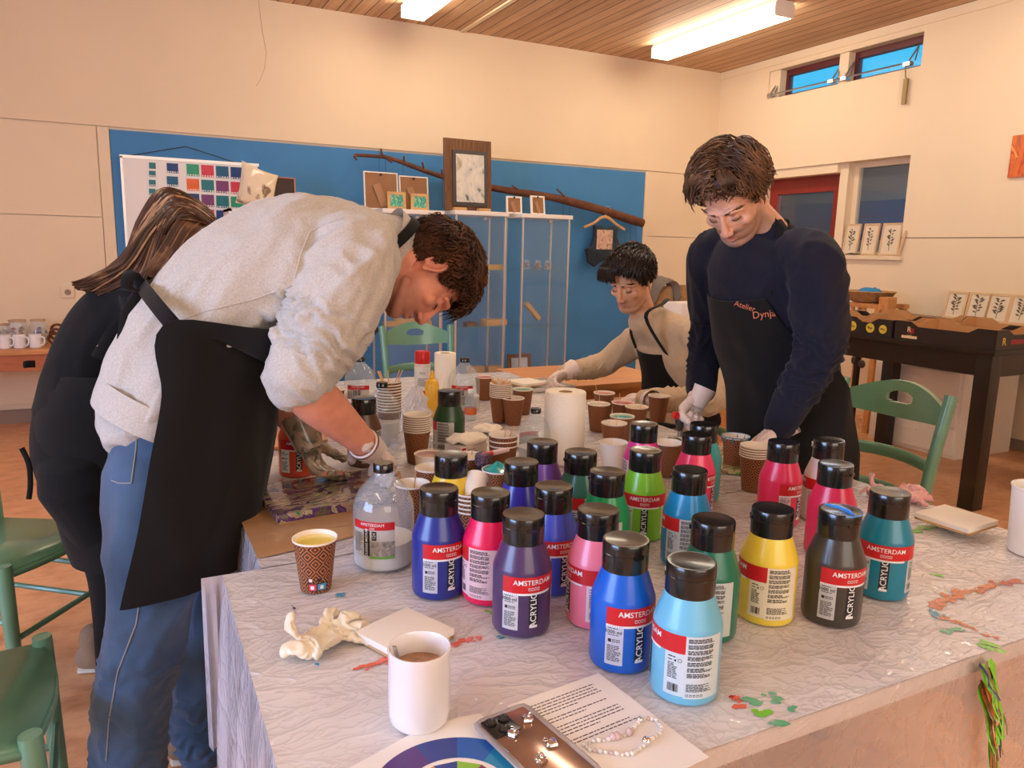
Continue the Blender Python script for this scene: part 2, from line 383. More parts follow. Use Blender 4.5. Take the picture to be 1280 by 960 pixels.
# right wall with openings
WT = .22
y0, y1, z0, z1 = 4.30, 5.97, 1.40, 2.222      # door / window opening
h0, h1, hz0, hz1 = 4.315, 5.96, 2.915, 3.178  # clerestory
rw = MB()
rw.bb((XW, YR, 0), (XW + WT, y0, ZC)).bb((XW, h1, 0), (XW + WT, YW + .2, ZC))
rw.bb((XW, y0, z1), (XW + WT, h1, hz0)).bb((XW, y0, hz1), (XW + WT, h1, ZC)).bb((XW, y0, 0), (XW + WT, 4.95, z0))
rw.bb((XW + .06, 4.95, 0), (XW + WT, 5.04, z1))
struct('wall_right', rw, M_wall)
struct('trim_4', MB().bb((XW - .003, YR, 1.546), (XW + .001, y0, 1.553)), mat('seam_line', srgb(150, 120, 95), .8))
struct('trim_5', MB().bb((XW - .012, YR, 3.225), (XW, YW, ZC)), M_wall)
struct('baseboard_right', MB().bb((XW - .012, YR, 0), (XW, y0, .08)), MATS['baseboard_paint'])
# clerestory windows
def clerestory(name, a, b):
    m = MB(); t = .035; x = XW + .10
    m.bb((x, a + t, hz0), (x + .06, b - t, hz0 + t)).bb((x, a + t, hz1 - t - .02), (x + .06, b - t, hz1)).bb((x, a, hz0), (x + .06, a + t, hz1)).bb((x, b - t, hz0), (x + .06, b, hz1))
    o = struct(name, m, M_darkred); g = obj('window_pane', MB().bb((x + .02, a + t, hz0 + t), (x + .026, b - t, hz1 - t - .02)), M_pane, o); 
clerestory('window_1', 4.315, 5.03); clerestory('window_2', 5.13, 5.83)
struct('trim_6', MB().bb((XW + .02, 5.03, hz0), (XW + .16, 5.13, hz1)).bb((XW + .02, 5.83, hz0), (XW + .16, 5.96, hz1)), M_wall)
op = thing('window_opener', 'long grey steel opener rod with brackets across the high windows', 'window opener', (XW - .03, 5.1, 2.94))
obj('rod', MB().tube([(XW - .03, 4.36, 2.955), (XW - .03, 5.93, 2.945)], .008, 8), M_steel, op, world=True)
for yy in (4.40, 5.02, 5.16, 5.9):
    b = MB().tube([(XW - .03, yy, 2.95), (XW + .06, yy - .02, 3.09)], .008, 6).tube([(XW + .06, yy - .02, 3.09), (XW - .02, yy - .06, 2.96)], .006, 6).box((XW - .02, yy, 2.945), (.05, .06, .03))
    obj('bracket', b, M_steel, op, world=True)
obj('crank_cord', MB().tube([(XW - .03, 4.42, 2.95), (XW - .035, 4.40, 2.84), (XW - .03, 4.38, 2.82)], .006, 6).box((XW - .03, 4.395, 2.73), (.02, .035, .20)), mat('brass_old', srgb(150, 125, 80), .5, metal=.3), op, world=True)
# lower window + door
x = XW + .14
m = MB().bb((x, 4.30, z0), (x + .05, 4.34, z1)).bb((x, 4.90, z0), (x + .05, 4.95, z1)).bb((x, 4.34, z0), (x + .05, 4.90, z0 + .03)).bb((x, 4.34, z1 - .045), (x + .05, 4.90, z1))
wn_ = struct('window_3', m, M_panel); obj('window_pane', MB().bb((x + .02, 4.34, z0 + .03), (x + .026, 4.90, z1 - .045)), M_pane, wn_)
struct('trim_7', MB().bb((XW - .03, 4.27, z0 - .035), (XW + .14, 4.96, z0 + .0)), M_panel)
m = MB().bb((x, 5.04, 0), (x + .05, 5.16, 2.14)).bb((x, 5.86, 0), (x + .05, 5.97, 2.14)).bb((x, 5.16, 1.99), (x + .05, 5.86, 2.14)).bb((x, 5.16, .0), (x + .05, 5.86, .5))
dr = struct('door_1', m, M_redframe); obj('door_glass', MB().bb((x + .02, 5.16, .5), (x + .026, 5.86, 1.99)), M_pane, dr)
struct('trim_8', MB().bb((XW + .02, 5.04, 2.14), (XW + WT, 5.97, z1)), M_panel)
# left and rear walls close the room behind the camera
struct('wall_left', MB().bb((XL - .2, YR, 0), (XL, YW + .2, ZC)), M_wall)
struct('wall_rear', MB().bb((XL - .2, YR - .2, 0), (XW + .2, YR, ZC)), M_wall)
# the room behind the door
nb = mat('next_room_grey', srgb(120, 128, 132), .8); nb2 = mat('next_room_blue', srgb(24, 74, 130), .7); nb3 = mat('next_room_teal', srgb(126, 150, 156), .7)
struct('wall_next', MB().bb((9.3, 1.5, 1.9), (9.4, 12, 2.6), 0).bb((9.28, 1.5, 1.62), (9.4, 12, 2.16), 1).bb((9.3, 1.5, 0), (9.4, 12, 1.62), 2).bb((XW + WT, 1.4, 0), (9.4, 1.5, 2.6), 2).bb((XW + WT, 11.9, 0), (9.4, 12, 2.6), 2).bb((XW + WT, YW + .2, 0), (XW + WT + .1, 12, 2.6), 0), [nb, nb2, nb3])
struct('ceiling_next', MB().bb((XW + WT, 1.4, 2.6), (9.4, 12, 2.7)).bb((XW + WT, YW, -.1), (9.4, 12, 0)), mat('next_room_ceiling', srgb(110, 90, 80), .8))
nl = MB().bb((7.4, 4.6, 2.52), (7.6, 6.2, 2.59)); nlo = obj('ceiling_lamp', nl, mat('next_room_glow', (.8, .8, .8), emit=(.9, .95, 1), estr=22)); tag(nlo, 'added white glowing strip that lights the room behind the glass', 'ceiling lamp')  # glowing bar added only to brighten the room behind the glass

# ---------------------------------------------------------------- ceiling lamps (light the room)
M_diff = mat('lamp_diffuser', (.9, .85, .75), .4, emit=LAMP_C, estr=LAMP_E)
LA = on(822, 74, 2, ZC - .115); LB = on(988, 22, 2, ZC - .115)
LX = (LA.x + LB.x) / 2 - .02; LLEN = abs(LA.y - LB.y)
def lamp(x, y0_, L_, label, group=None):
    t = thing('ceiling_lamp', label, 'ceiling lamp', (x, y0_, ZC), group=group)
    obj('housing', MB().bb((-.085, 0, -.022), (.085, L_, 0)), M_white, t)
    obj('diffuser', MB().box((0, L_ / 2, -.068), (.19, L_ - .03, .092), bev=.012), M_diff, t)
    for yy in (.008, L_ - .008): obj('end_cap', MB().box((0, yy, -.068), (.196, .016, .098), bev=.004), M_white, t)
    return t
lamp(LX, min(LA.y, LB.y), LLEN, 'long lit strip lamp on the board ceiling left of the high windows')
L2 = on(502, 20, 2, ZC - .10)
lamp(L2.x + .09, L2.y - LLEN, LLEN, 'lit strip lamp cut off by the top edge of the photo')
lamp(L2.x + .09, L2.y - LLEN - 2.6, LLEN, 'assumed strip lamp above the near table, out of the photo')  # this and the following lamps are unseen, assumed and added to light the room
lamp(LX, min(LA.y, LB.y) - 2.6, LLEN, 'assumed strip lamp on the right side of the room, out of the photo')
lamp(-1.2, 2.2, LLEN, 'assumed strip lamp on the left side of the room, out of the photo')
lamp(-1.2, -1.2, LLEN, 'assumed strip lamp at the left rear of the room, out of the photo')
lamp(2.2, -2.2, LLEN, 'assumed strip lamp at the rear of the room, out of the photo')
obj('cable_duct', MB().bb((on(640, 0, 2, ZC).x - .02, 1, ZC - .012), (on(640, 0, 2, ZC).x + .02, YW, ZC)), M_panel).name = 'trim_10'; bpy.data.objects['trim_10']['kind'] = 'structure'

# ---------------------------------------------------------------- tables and plastic
TX0, TX1, NY0, NY1 = .125, 1.80, .655, 1.44
FX0, FX1, FY1 = .195, 1.70, 3.44
M_ttop = mat('table_laminate', srgb(220, 212, 205), .5)
def table(label, x0, x1, y0_, y1_, z, top, legm, tt=.03, lr=.025, name='work_table', ins=.08):
    t = thing(name, label, 'table', ((x0 + x1) / 2, (y0_ + y1_) / 2, 0))
    obj('tabletop', MB().bb((x0, y0_, z - tt), (x1, y1_, z), bev=.004), top, t, world=True)
    obj('table_frame', MB().bb((x0 + ins, y0_ + ins, z - tt - .06), (x1 - ins, y0_ + ins + .02, z - tt)).bb((x0 + ins, y1_ - ins - .02, z - tt - .06), (x1 - ins, y1_ - ins, z - tt)).bb((x0 + ins, y0_ + ins, z - tt - .06), (x0 + ins + .02, y1_ - ins, z - tt)).bb((x1 - ins - .02, y0_ + ins, z - tt - .06), (x1 - ins, y1_ - ins, z - tt)), legm, t, world=True)
    for a in (x0 + ins, x1 - ins):
        for b in (y0_ + ins, y1_ - ins): obj('leg', MB().tube([(a, b, 0), (a, b, z - tt)], lr, 12), legm, t, world=True)
    return t
table('white work table nearest the camera under the clear plastic', TX0, TX1, NY0, NY1, .755, M_ttop, M_steel)
table('white work table in the middle under paint cups', FX0, FX1, NY1 + .005, 2.44, .755, M_ttop, M_steel)
table('white work table at the far end where the seated man works', FX0, FX1, 2.445, FY1, .755, M_ttop, M_steel)
table('brown wooden table beyond the seated man arms', 1.72, 2.45, 3.0, 3.6, .75, M_pine, M_pine, name='side_table')
def sheetz(x, y): return .0015 * noise.noise(Vector((x * 9, y * 9, 0))) + .0012 * noise.noise(Vector((x * 31, y * 22, 3)))
def sheet(x0, x1, y0_, y1_, nu, nv):
    def f(u, v):
        x = x0 + (x1 - x0) * u; y = y0_ + (y1_ - y0_) * v; return (x, y, .7595 + sheetz(x, y))
    return MB().grid(f, nu, nv)
root = thing('plastic_tablecloth', 'clear crinkled plastic cloth hanging over the nearest table with paint drips', 'tablecloth', ((TX0 + TX1) / 2, (NY0 + NY1) / 2, 0))
obj('cloth_top', sheet(TX0 - .002, TX1 + .002, NY0 - .002, NY1 + .002, 140, 70), M_sheet, root, world=True)
def skirt(p0, p1, out, drop, flare, seed, nu=120, nv=26, wav=.018):
    p0 = Vector(p0); p1 = Vector(p1); out = Vector(out)
    def f(u, v):
        b = p0.lerp(p1, u); s = math.sin(u * 37 + seed) * .5 + noise.noise(Vector((u * 14, seed, v * .9)))
        e = (1 - math.exp(-v * 8)) 
        return b + out * (flare * v + wav * s * v ** .7 + .006 * e) + Vector((0, 0, .7595 - .006 * e - drop * v + .03 * v * noise.noise(Vector((u * 5, seed, 9)))))
    return MB().grid(f, nu, nv)
obj('front_drop', skirt((TX0, NY0 - .002, 0), (TX1, NY0 - .002, 0), (0, -1, 0), .62, .03, 1), M_skirt, root, world=True)
obj('left_drop', skirt((TX0 - .002, NY0, 0), (TX0 - .002, NY1, 0), (-1, 0, 0), .46, .02, 4, wav=.022), M_skirtw, root, world=True)
obj('right_drop', skirt((TX1 + .002, NY0, 0), (TX1 + .002, NY1, 0), (1, 0, 0), .5, .03, 7), M_skirt, root, world=True)
obj('far_drop', skirt((TX0 - .04, NY1 + .002, 0), (FX0 - .01, NY1 + .002, 0), (0, 1, 0), .36, .01, 2, nu=16), M_skirtw, root, world=True)
root2 = thing('plastic_tablecloth', 'crinkled plastic cloth over the two far tables under the paint cups', 'tablecloth', ((FX0 + FX1) / 2, 2.4, 0))
obj('cloth_top', sheet(FX0 - .002, FX1 + .002, NY1 + .006, FY1 + .002, 110, 140), M_sheet, root2, world=True)
obj('left_drop', skirt((FX0 - .002, NY1 + .01, 0), (FX0 - .002, FY1, 0), (-1, 0, 0), .3, .02, 14, wav=.01), M_skirtw, root2, world=True)
obj('right_drop', skirt((FX1 + .002, NY1 + .01, 0), (FX1 + .002, FY1, 0), (1, 0, 0), .22, .005, 17, wav=.006), M_skirtw, root2, world=True)

# paint smears on the plastic: each is a thin dried film of its own colour
def blob(mb, pts, w_, m=0, z=.7608, seed=0, dens=1):
    """an irregular film following a path of table points"""
    for i in range(len(pts) - 1):
        a, b = Vector(pts[i]), Vector(pts[i + 1]); L_ = (b - a).length; k = max(4, int(L_ / .003 * dens))
        for j in range(k):
            p = a.lerp(b, j / k) + Vector((random.gauss(0, w_ * .45), random.gauss(0, w_ * .45), 0)); r = w_ * random.uniform(.2, .75); n = 9; an = random.random() * 6
            d = (b - a).normalized() if L_ else Vector((1, 0, 0))
            ring = []
            for q in range(n):
                t = 2 * PI * q / n; rr = r * random.uniform(.6, 1.3); o = Vector((math.cos(t) * rr * 1.25, math.sin(t) * rr * .75, 0)); o.rotate(Matrix.Rotation(math.atan2(d.y, d.x), 3, 'Z')); ring.append(p + o)
            zz = z + sheetz(p.x, p.y) + random.random() * .0004
            mb.add([(v.x, v.y, zz) for v in ring], [list(range(n))], m)
SM = {'coral': srgb(232, 108, 84), 'sea green': srgb(96, 182, 140), 'bright green': srgb(120, 205, 50), 'rust orange': srgb(206, 108, 52), 'light blue': srgb(70, 160, 190), 'red': srgb(196, 22, 22), 'dark': srgb(50, 60, 80), 'pink': srgb(214, 90, 110), 'olive': srgb(120, 110, 50)}
def smat(c): return mat('paint_' + c.replace(' ', '_'), SM[c], .22, coat=.5, bump=.2, bscale=120)
def smear(label, parts):
    mb = MB(); ms = []
    for c, path, w_ in parts:
        if smat(c) not in ms: ms.append(smat(c))
        pts = [T(x, y) for x, y in path]
        if len(pts) == 1: pts.append(pts[0] + Vector((.004, 0, 0)))
        blob(mb, pts, w_, ms.index(smat(c)))
    o = obj('paint_smear', mb, ms, smooth=False); tag(o, label, 'paint smear', 'dried paint on the plastic cloth')
smear('coral paint streak on the plastic left of the white mug', [('coral', [(447, 836), (470, 829), (486, 826)], .011)])
smear('orange paint streak behind the white mug by the blank canvas', [('coral', [(566, 806), (585, 799), (602, 795)], .010)])
smear('pale blue paint dab below the yellow paint cup', [('light blue', [(420, 743), (430, 742)], .010)])
smear('sea green and lime dabs with a red drop on the near table edge', [('sea green', [(932, 875), (945, 876)], .014), ('sea green', [(960, 869), (976, 872)], .012), ('sea green', [(985, 884), (994, 882)], .010), ('bright green', [(954, 893)], .012), ('sea green', [(968, 904)], .013), ('coral', [(920, 878)], .012), ('red', [(915, 870)], .009)])
smear('bright green streak left of the small white canvas', [('bright green', [(1140, 664), (1155, 660), (1170, 657)], .014)])
smear('long rust orange smear with a blue dab near the right table edge', [('rust orange', [(1165, 758), (1180, 748), (1210, 738), (1240, 730), (1278, 726)], .012), ('light blue', [(1170, 763), (1174, 771)], .013), ('rust orange', [(1175, 768), (1205, 780), (1240, 795)], .008), ('sea green', [(1180, 788), (1200, 785)], .011), ('bright green', [(1228, 803), (1240, 808)], .02)])
smear('small lime green dab right of the teal paint bottle', [('bright green', [(1170, 718), (1180, 719)], .010)])
smear('small blue drop on the plastic beside the violet bottle', [('light blue', [(625, 796)], .007)])
smear('tiny dark and blue specks left of the crumpled glove', [('dark', [(366, 757), (371, 768)], .003), ('light blue', [(392, 828), (398, 831)], .005)])
smear('pale green traces at the foot of the violet bottle', [('bright green', [(608, 761), (616, 765)], .007)])
# drip running over the front edge
dm = MB(); ms = [smat('rust orange'), smat('bright green'), smat('olive'), smat('dark')]
for i in range(34):
    k = random.random(); px = 1238 + random.gauss(0, 6); x = on(px, 800, 1, NY0 - .015).x
    z0_ = .757 - random.random() * .05; L_ = (.16 - abs(px - 1242) * .010) * random.uniform(.4, 1.2) + .03
    pts = [(x + .004 * math.sin(j * 1.3 + i), NY0 - .016 - .034 * (j / 7) , z0_ - L_ * j / 7) for j in range(8)]
    dm.tube(pts, [.0055 * random.uniform(.5, 1.2) * (1 - .09 * j) for j in range(8)], 6, (1 if k < .25 else random.choice([0, 2, 2])) if i % 9 else 3, rb=.0007, side=(1, 0, 0))
o = obj('paint_drip', dm, ms); tag(o, 'green and brown paint drip running down the hanging plastic at right', 'paint drip')

# ---------------------------------------------------------------- paint bottles
WH = mat('label_white', srgb(232, 232, 232), .35)
M_red = mat('label_red', srgb(200, 30, 38), .35)
M_lblack = mat('label_black', (.012, .012, .014), .35)
def cylp(mb, r, a0, a1, z0_, z1_, m=0, n=14):
    mb.grid(lambda u, v: (r * math.cos(math.radians(a0 + (a1 - a0) * u)), r * math.sin(math.radians(a0 + (a1 - a0) * u)), z0_ + (z1_ - z0_) * v), n, 1, m)
def cylt(mb, s, h, r, a, z, m=0, rot=0, bold=0):
    vs, fs = text(s, bold); out = []
    for v in vs:
        x, y = (v.x, v.y) if not rot else (-v.y, v.x)
        q = math.radians(a) + x * h / r; out.append((r * math.cos(q), r * math.sin(q), z + y * h))
    mb.add(out, fs, m)
def textlines(mb, r, a0, a1, z0_, z1_, n, m, gap=.45, seed=0):
    rnd = random.Random(seed); dz = (z1_ - z0_) / n
    for i in range(n):
        zt = z1_ - dz * i; e = a1 - (a1 - a0) * rnd.choice([0, 0, .05, .1, .35]); k = a0
        while k < e - 2:
            l = rnd.uniform(3, 9); k2 = min(e, k + l); cylp(mb, r, k, k2, zt - dz * (1 - gap), zt, m, 2); k = k2 + 1.1
BR, BZ = .0485, .110
bprof = [(0, 0), (.040, 0), (.0462, .0025), (BR, .008), (BR, .060), (BR, .108), (.0475, .113), (.0345, .150), (.0335, .155), (0, .155)]
cprof = [(0, .151), (.0345, .151), (.035, .153), (.035, .1775), (.0343, .1782), (.0343, .1792), (.035, .18), (.035, .1935), (.034, .1955), (.030, .1955), (.024, .1945), (0, .1942)]
BM = {}
BM['cap'] = MB().lathe(cprof, 40).box((.0352, 0, .178), (.003, .016, .006)).mesh('cap', M_black)
BM['body'] = MB().lathe(bprof, 48)
lab = MB(); r1 = BR + .0004; r2 = BR + .0007
cylp(lab, r1, -62, 84, .079, .106, 0, 36)                       # red band: AMSTERDAM faces angle 0
cylp(lab, r1, -62, 40, .0755, .079, 1, 26)
cylt(lab, 'AMSTERDAM', .0085, r2, 0, .0965, 1, bold=.012)
for dx in (-9, -3, 3, 9): cylp(lab, r2, dx - 2.2, dx + 2.2, .0835, .0885, 1, 2); cylp(lab, r2 + .0002, dx - 1.4, dx + 1.4, .0843, .0877, 0, 2)
# black ACRYLIC strip
cylp(lab, r2, -9, 9, .020, .0745, 3, 5); cylt(lab, 'ACRYLIC', .0105, r2 + .0004, 0, .050, 1, rot=1, bold=.02); cylp(lab, r2 + .0003, -8, 8, .020, .0245, 1, 3)
# 1000 ml panel
cylp(lab, r1, -62, -30, .016, .079, 2, 8)
cylt(lab, '1000 ml', .0058, r2, -48, .068, 3, bold=.015); textlines(lab, r2, -58, -38, .0725, .0745, 1, 3); textlines(lab, r2, -58, -34, .062, .064, 1, 3)
for k, a in enumerate((-54, -46.5, -39)):
    cylp(lab, r2, a - 3, a + 3, .052, .057, 3, 2)
    if k: cylp(lab, r2 + .0002, a - 2.1, a + 2.1, .0527, .0563, 2, 2); cylp(lab, r2 + .0003, a - 1, a + .6, .0535, .0555, 3, 2)
textlines(lab, r2, -58, -34, .021, .047, 11, 3, .5, 3)
# back info and paragraphs
cylp(lab, r1, 50, 84, .016, .079, 2, 9); cylp(lab, r1, 84, 150, .014, .106, 2, 16)
textlines(lab, r2, 56, 70, .071, .074, 1, 3); textlines(lab, r2, 56, 66, .0665, .069, 1, 3); cylp(lab, r2, 67, 70, .0665, .0695, 3, 2)
for q in range(10):
    a = 76 + 3 * math.cos(q / 10 * 2 * PI); zz = .069 + .0025 * math.sin(q / 10 * 2 * PI); cylp(lab, r2, a - .6, a + .6, zz - .0005, zz + .0005, 3, 1)
textlines(lab, r2, 56, 72, .040, .064, 10, 3, .5, 5)
for q in range(16): cylp(lab, r2, 57 + q * 1.15, 57 + q * 1.15 + random.choice([.4, .6, .9]), .0215, .0335, 3, 1)
for q in range(7): textlines(lab, r2, 88, 132, .096 - q * .0085, .1025 - q * .0085, 4 if q % 2 else 3, 3, .35, q)
textlines(lab, r2, 88, 132, .024, .036, 7, 3, .45, 9)
for a in (90, 96, 102, 108, 114): cylp(lab, r2, a - 2, a + 2, .017, .0205, 3, 2); cylp(lab, r2 + .0002, a - 1.3, a + 1.2, .0177, .0198, 2, 1)
def bottle(px, py, view, col, label, capmat=None, z=TZ, loc=None, extra=None, capopen=False):
    """view: label angle (degrees) that faces the camera"""
    p = loc or T(px, py, z); p = Vector((p.x, p.y, z - .0005))
    cdir = math.degrees(math.atan2(CAM.y - p.y, CAM.x - p.x))
    t = thing('paint_bottle', label, 'paint bottle', p, math.radians(cdir - view), 'one litre paint bottles on the near table')
    key = 'paint_%d_%d_%d' % tuple(int(c * 255) for c in col)
    bm_ = mat('bottle_' + key, col, .32, coat=.15)
    panel = mat('panel_' + key, tuple(.30 * c + .70 * w_ for c, w_ in zip(col, srgb(226, 224, 222))), .38)
    k = 'b' + key
    if k not in BM: BM[k] = BM['body'].mesh('bottle_body', bm_)
    obj('bottle_body', BM[k], None, t)
    if 'l' + key not in BM: BM['l' + key] = lab.mesh('label', [M_red, WH, panel, M_lblack], smooth=True)
    obj('bottle_label', BM['l' + key], None, t)
    obj('flip_cap', BM['cap'], None, t)
    return t
# (x, y of the foot in the photo), label angle towards the camera, colour
B = [
 (854, 860, 84, srgb(110, 186, 216), 'light sky blue paint bottle, nearest the camera, text panel forward'),
 (775, 823, -34, srgb(0, 92, 200), 'strong mid blue paint bottle just left of the light sky blue one'),
 (651, 781, -24, srgb(72, 50, 92), 'dark violet paint bottle in the front left of the cluster'),
 (742, 772, 66, srgb(240, 124, 146), 'light pink paint bottle between the violet and mid blue bottles'),
 (882, 788, 100, srgb(14, 110, 82), 'deep green paint bottle behind the light sky blue one'),
 (955, 768, 84, srgb(236, 210, 72), 'yellow paint bottle right of the deep green one'),
 (1037, 770, -38, srgb(62, 56, 48), 'dark brown black paint bottle with a blue smear on its cap'),
 (1099, 738, -6, srgb(20, 128, 156), 'teal paint bottle, rightmost of all bottles'),
 (1034, 690, -70, srgb(214, 34, 76), 'crimson paint bottle behind the dark brown black one'),
 (971, 652, -62, srgb(222, 40, 84), 'crimson paint bottle behind the yellow one, nearer the standing man'),
 (548, 737, -28, srgb(28, 44, 134), 'ultramarine blue paint bottle beside the clear jug'),
 (611, 744, 132, srgb(238, 24, 84), 'hot pink paint bottle right of the ultramarine one'),
 (688, 732, -30, srgb(66, 82, 190), 'cobalt violet blue paint bottle behind the dark violet one'),
 (649, 690, -40, srgb(44, 38, 160), 'deep blue violet paint bottle behind the hot pink one'),
 (675, 655, 180, srgb(122, 74, 162), 'purple paint bottle in front of the near paper roll'),
 (722, 672, 70, srgb(52, 112, 96), 'grey green paint bottle right of the purple one'),
 (754, 706, 108, srgb(20, 150, 88), 'emerald green paint bottle behind the light pink one'),
 (801, 668, -6, srgb(128, 202, 44), 'lime green paint bottle in the middle of the cluster'),
 (800, 622, 180, srgb(222, 52, 136), 'magenta paint bottle directly behind the lime one'),
 (855, 702, 100, srgb(20, 140, 200), 'azure blue paint bottle right of the lime one'),
 (865, 640, -64, srgb(236, 62, 108), 'rose pink paint bottle behind the azure one'),
 (874, 622, 180, srgb(54, 176, 180), 'turquoise paint bottle farthest back below the torch'),
 (1027, 648, 100, srgb(232, 220, 214), 'white paint bottle with paint spots on its cap'),
 (561, 566, 132, srgb(30, 70, 44), 'dark forest green paint bottle left of the pouring medium box'),
 (456, 580, 60, srgb(96, 64, 48), 'brown paint bottle behind the bare forearm'),
 (563, 678, 180, srgb(240, 206, 50), 'yellow paint bottle behind the ultramarine one'),
]
BO = []
for px, py, v, c, l in B: BO.append(bottle(px, py, v, c, l))
# paint on two caps (dried, with a shape of its own)
s_ = MB(); s_.tube([(-.028, -.010, .1958), (-.01, .004, .1962), (.012, .006, .1962), (.030, .002, .1958)], [.002, .0035, .004, .002], 8, rb=.0008); s_.tube([(.035 * math.cos(a), .035 * math.sin(a), .1945) for a in [i * .1 - .4 for i in range(28)]], .0012, 6)
o = obj('paint_residue', s_, mat('blue_residue', srgb(20, 130, 220), .3, coat=.4), BO[6]); 
s_ = MB(); s_.tube([(.0352 * math.cos(a), .0352 * math.sin(a), .18 + .006 * math.sin(i * 1.7)) for i, a in enumerate([k * .12 - .5 for k in range(9)])], [.001, .002, .003, .002, .004, .002, .003, .002, .001], 6)
obj('paint_residue', s_, mat('white_residue', srgb(210, 205, 200), .3), BO[22])

# orange bottle without its cap at the left
p = T(372, 592)
t = thing('paint_bottle', 'orange paint bottle left of the brown one beside the wet painting', 'paint bottle', p, math.radians(-95), 'one litre paint bottles on the near table')
om = mat('orange_paint_bottle', srgb(224, 84, 52), .3, coat=.2)
obj('bottle_body', BM['body'].mesh('b', om), None, t); obj('bottle_label', lab.mesh('l', [M_red, WH, WH, M_lblack]), None, t); obj('screw_neck', MB().lathe([(.036, .150), (.037, .152), (.037, .170), (.033, .172), (.032, .160)], 32), mat('beige_neck', srgb(230, 170, 130), .4), t)

# ---------------------------------------------------------------- pouring medium jugs
jprof = [(0, .0), (.052, 0), (.058, .004), (.060, .012), (.060, .112), (.057, .130), (.047, .152), (.030, .170), (.019, .180), (.017, .184), (.017, .196)]
def jug(px, py, view, label, fill=.4, z=TZ, s=1.0):
    p = T(px, py, z); cdir = math.degrees(math.atan2(CAM.y - p.y, CAM.x - p.x))
    t = thing('medium_jug', label, 'jug', (p.x, p.y, z - .0003), math.radians(cdir - view), 'clear jugs of pouring medium')
    t.scale = (s, s, s)
    obj('jug_body', MB().lathe(jprof, 40), M_clear, t)
    zf = .005 + .115 * fill
    obj('white_medium', MB().lathe([(0, .003), (.052, .003), (.0575, .008), (.0585, .014), (.0585, zf), (.0, zf)], 36), mat('milky_medium', srgb(232, 226, 222), .4), t)
    obj('screw_cap', MB().lathe([(.0185, .187), (.0195, .188), (.0195, .203), (.018, .205), (0, .205)], 30), M_black, t)
    l = MB(); rr = .0606
    cylp(l, rr, -42, 42, .088, .104, 0, 16); cylt(l, 'AMSTERDAM', .006, rr + .0004, 0, .098, 1); cylt(l, '1000', .004, rr + .0004, 0, .091, 1)
    cylp(l, rr, -42, 42, .033, .088, 2, 16); cylp(l, rr + .0003, -16, -4, .036, .087, 3, 4); cylt(l, 'POURING MEDIUM', .0050, rr + .0007, -10, .061, 1, rot=1, bold=.02)
    cylp(l, rr + .0003, 0, 9, .068, .086, 3, 3); cylt(l, '124', .006, rr + .0006, 4.5, .077, 1, rot=1)
    cylp(l, rr + .0002, -4, 42, .036, .066, 5, 8); cylp(l, rr + .0004, -4, 42, .031, .036, 4, 8)
    textlines(l, rr + .0003, -40, -20, .04, .08, 12, 6, .5, 8)
    obj('jug_label', l, [M_red, WH, mat('label_grey', srgb(196, 192, 188), .5), M_lblack, mat('label_green', srgb(110, 170, 70), .5), mat('label_art', srgb(150, 145, 138), .5, var=.5, vscale=150), mat('label_greytext', srgb(90, 88, 86), .5)], t)
    return t
jug(480, 702, 22, 'clear jug of white pouring medium beside the ultramarine bottle', .42)
jug(451, 512, 10, 'clear jug with a black cap, farthest left behind the forearm', .55)
jug(580, 512, 10, 'clear jug with a black cap right of the tall far paper roll', .45)
jug(668, 578, 150, 'pale clear jug half hidden by the near paper roll', .5, s=.8)
jug(478, 552, 60, 'frosted clear jug behind the brown paint bottle', .6, s=.95)

# ---------------------------------------------------------------- paper cups
def cup_mat():
    m = bpy.data.materials.new('cup_pattern'); m.use_nodes = True; nt = m.node_tree; N = nt.nodes; L = nt.links; b = N['Principled BSDF']
    uv = N.new('ShaderNodeUVMap'); sp = N.new('ShaderNodeSeparateXYZ'); L.new(uv.outputs[0], sp.inputs[0])
    u = math_node(nt, 'MULTIPLY', sp.outputs[0], 8); v = math_node(nt, 'MULTIPLY', sp.outputs[1], 3.2)
    a = math_node(nt, 'ABSOLUTE', math_node(nt, 'SUBTRACT', math_node(nt, 'FRACT', u), .5)); c = math_node(nt, 'ABSOLUTE', math_node(nt, 'SUBTRACT', math_node(nt, 'FRACT', v), .5))
    d = math_node(nt, 'FRACT', math_node(nt, 'MULTIPLY', math_node(nt, 'ADD', a, c), 4))
    k = math_node(nt, 'GREATER_THAN', d, .66)
    mx = N.new('ShaderNodeMixRGB'); L.new(k, mx.inputs[0]); mx.inputs[1].default_value = (*srgb(74, 38, 22), 1); mx.inputs[2].default_value = (*srgb(190, 118, 66), 1)
    L.new(mx.outputs[0], b.inputs['Base Color']); b.inputs['Roughness'].default_value = .5; return m
M_cup = cup_mat()
CUP = {}
def cup_meshes():
    H_ = .095
    CUP['pattern'] = MB().lathe([(0, .003), (.0255, .003), (.0262, 0), (.0275, 0), (.0385, H_ - .002)], 36)
    CUP['in'] = MB().lathe([(.0385, H_ - .002), (.0400, H_ - .001), (.0405, H_ + .0015), (.0395, H_ + .0025), (.0382, H_ + .001), (.0268, .006), (0, .006)], 36)
cup_meshes()
CUP['pm'] = CUP['pattern'].mesh('cup_body', M_cup); CUP['wm'] = CUP['pattern'].mesh('cup_body', M_cupwhite); CUP['im'] = CUP['in'].mesh('cup_rim', M_cupwhite)
PAINT = {'yellow': srgb(244, 222, 110), 'red': srgb(206, 24, 46), 'dark red': srgb(150, 50, 40), 'green': srgb(60, 160, 100), 'orange': srgb(232, 128, 52), 'turquoise': srgb(40, 170, 160), 'pink': srgb(214, 120, 110), 'cream': srgb(232, 214, 180), 'black': srgb(30, 26, 26), 'brown': srgb(120, 78, 50)}
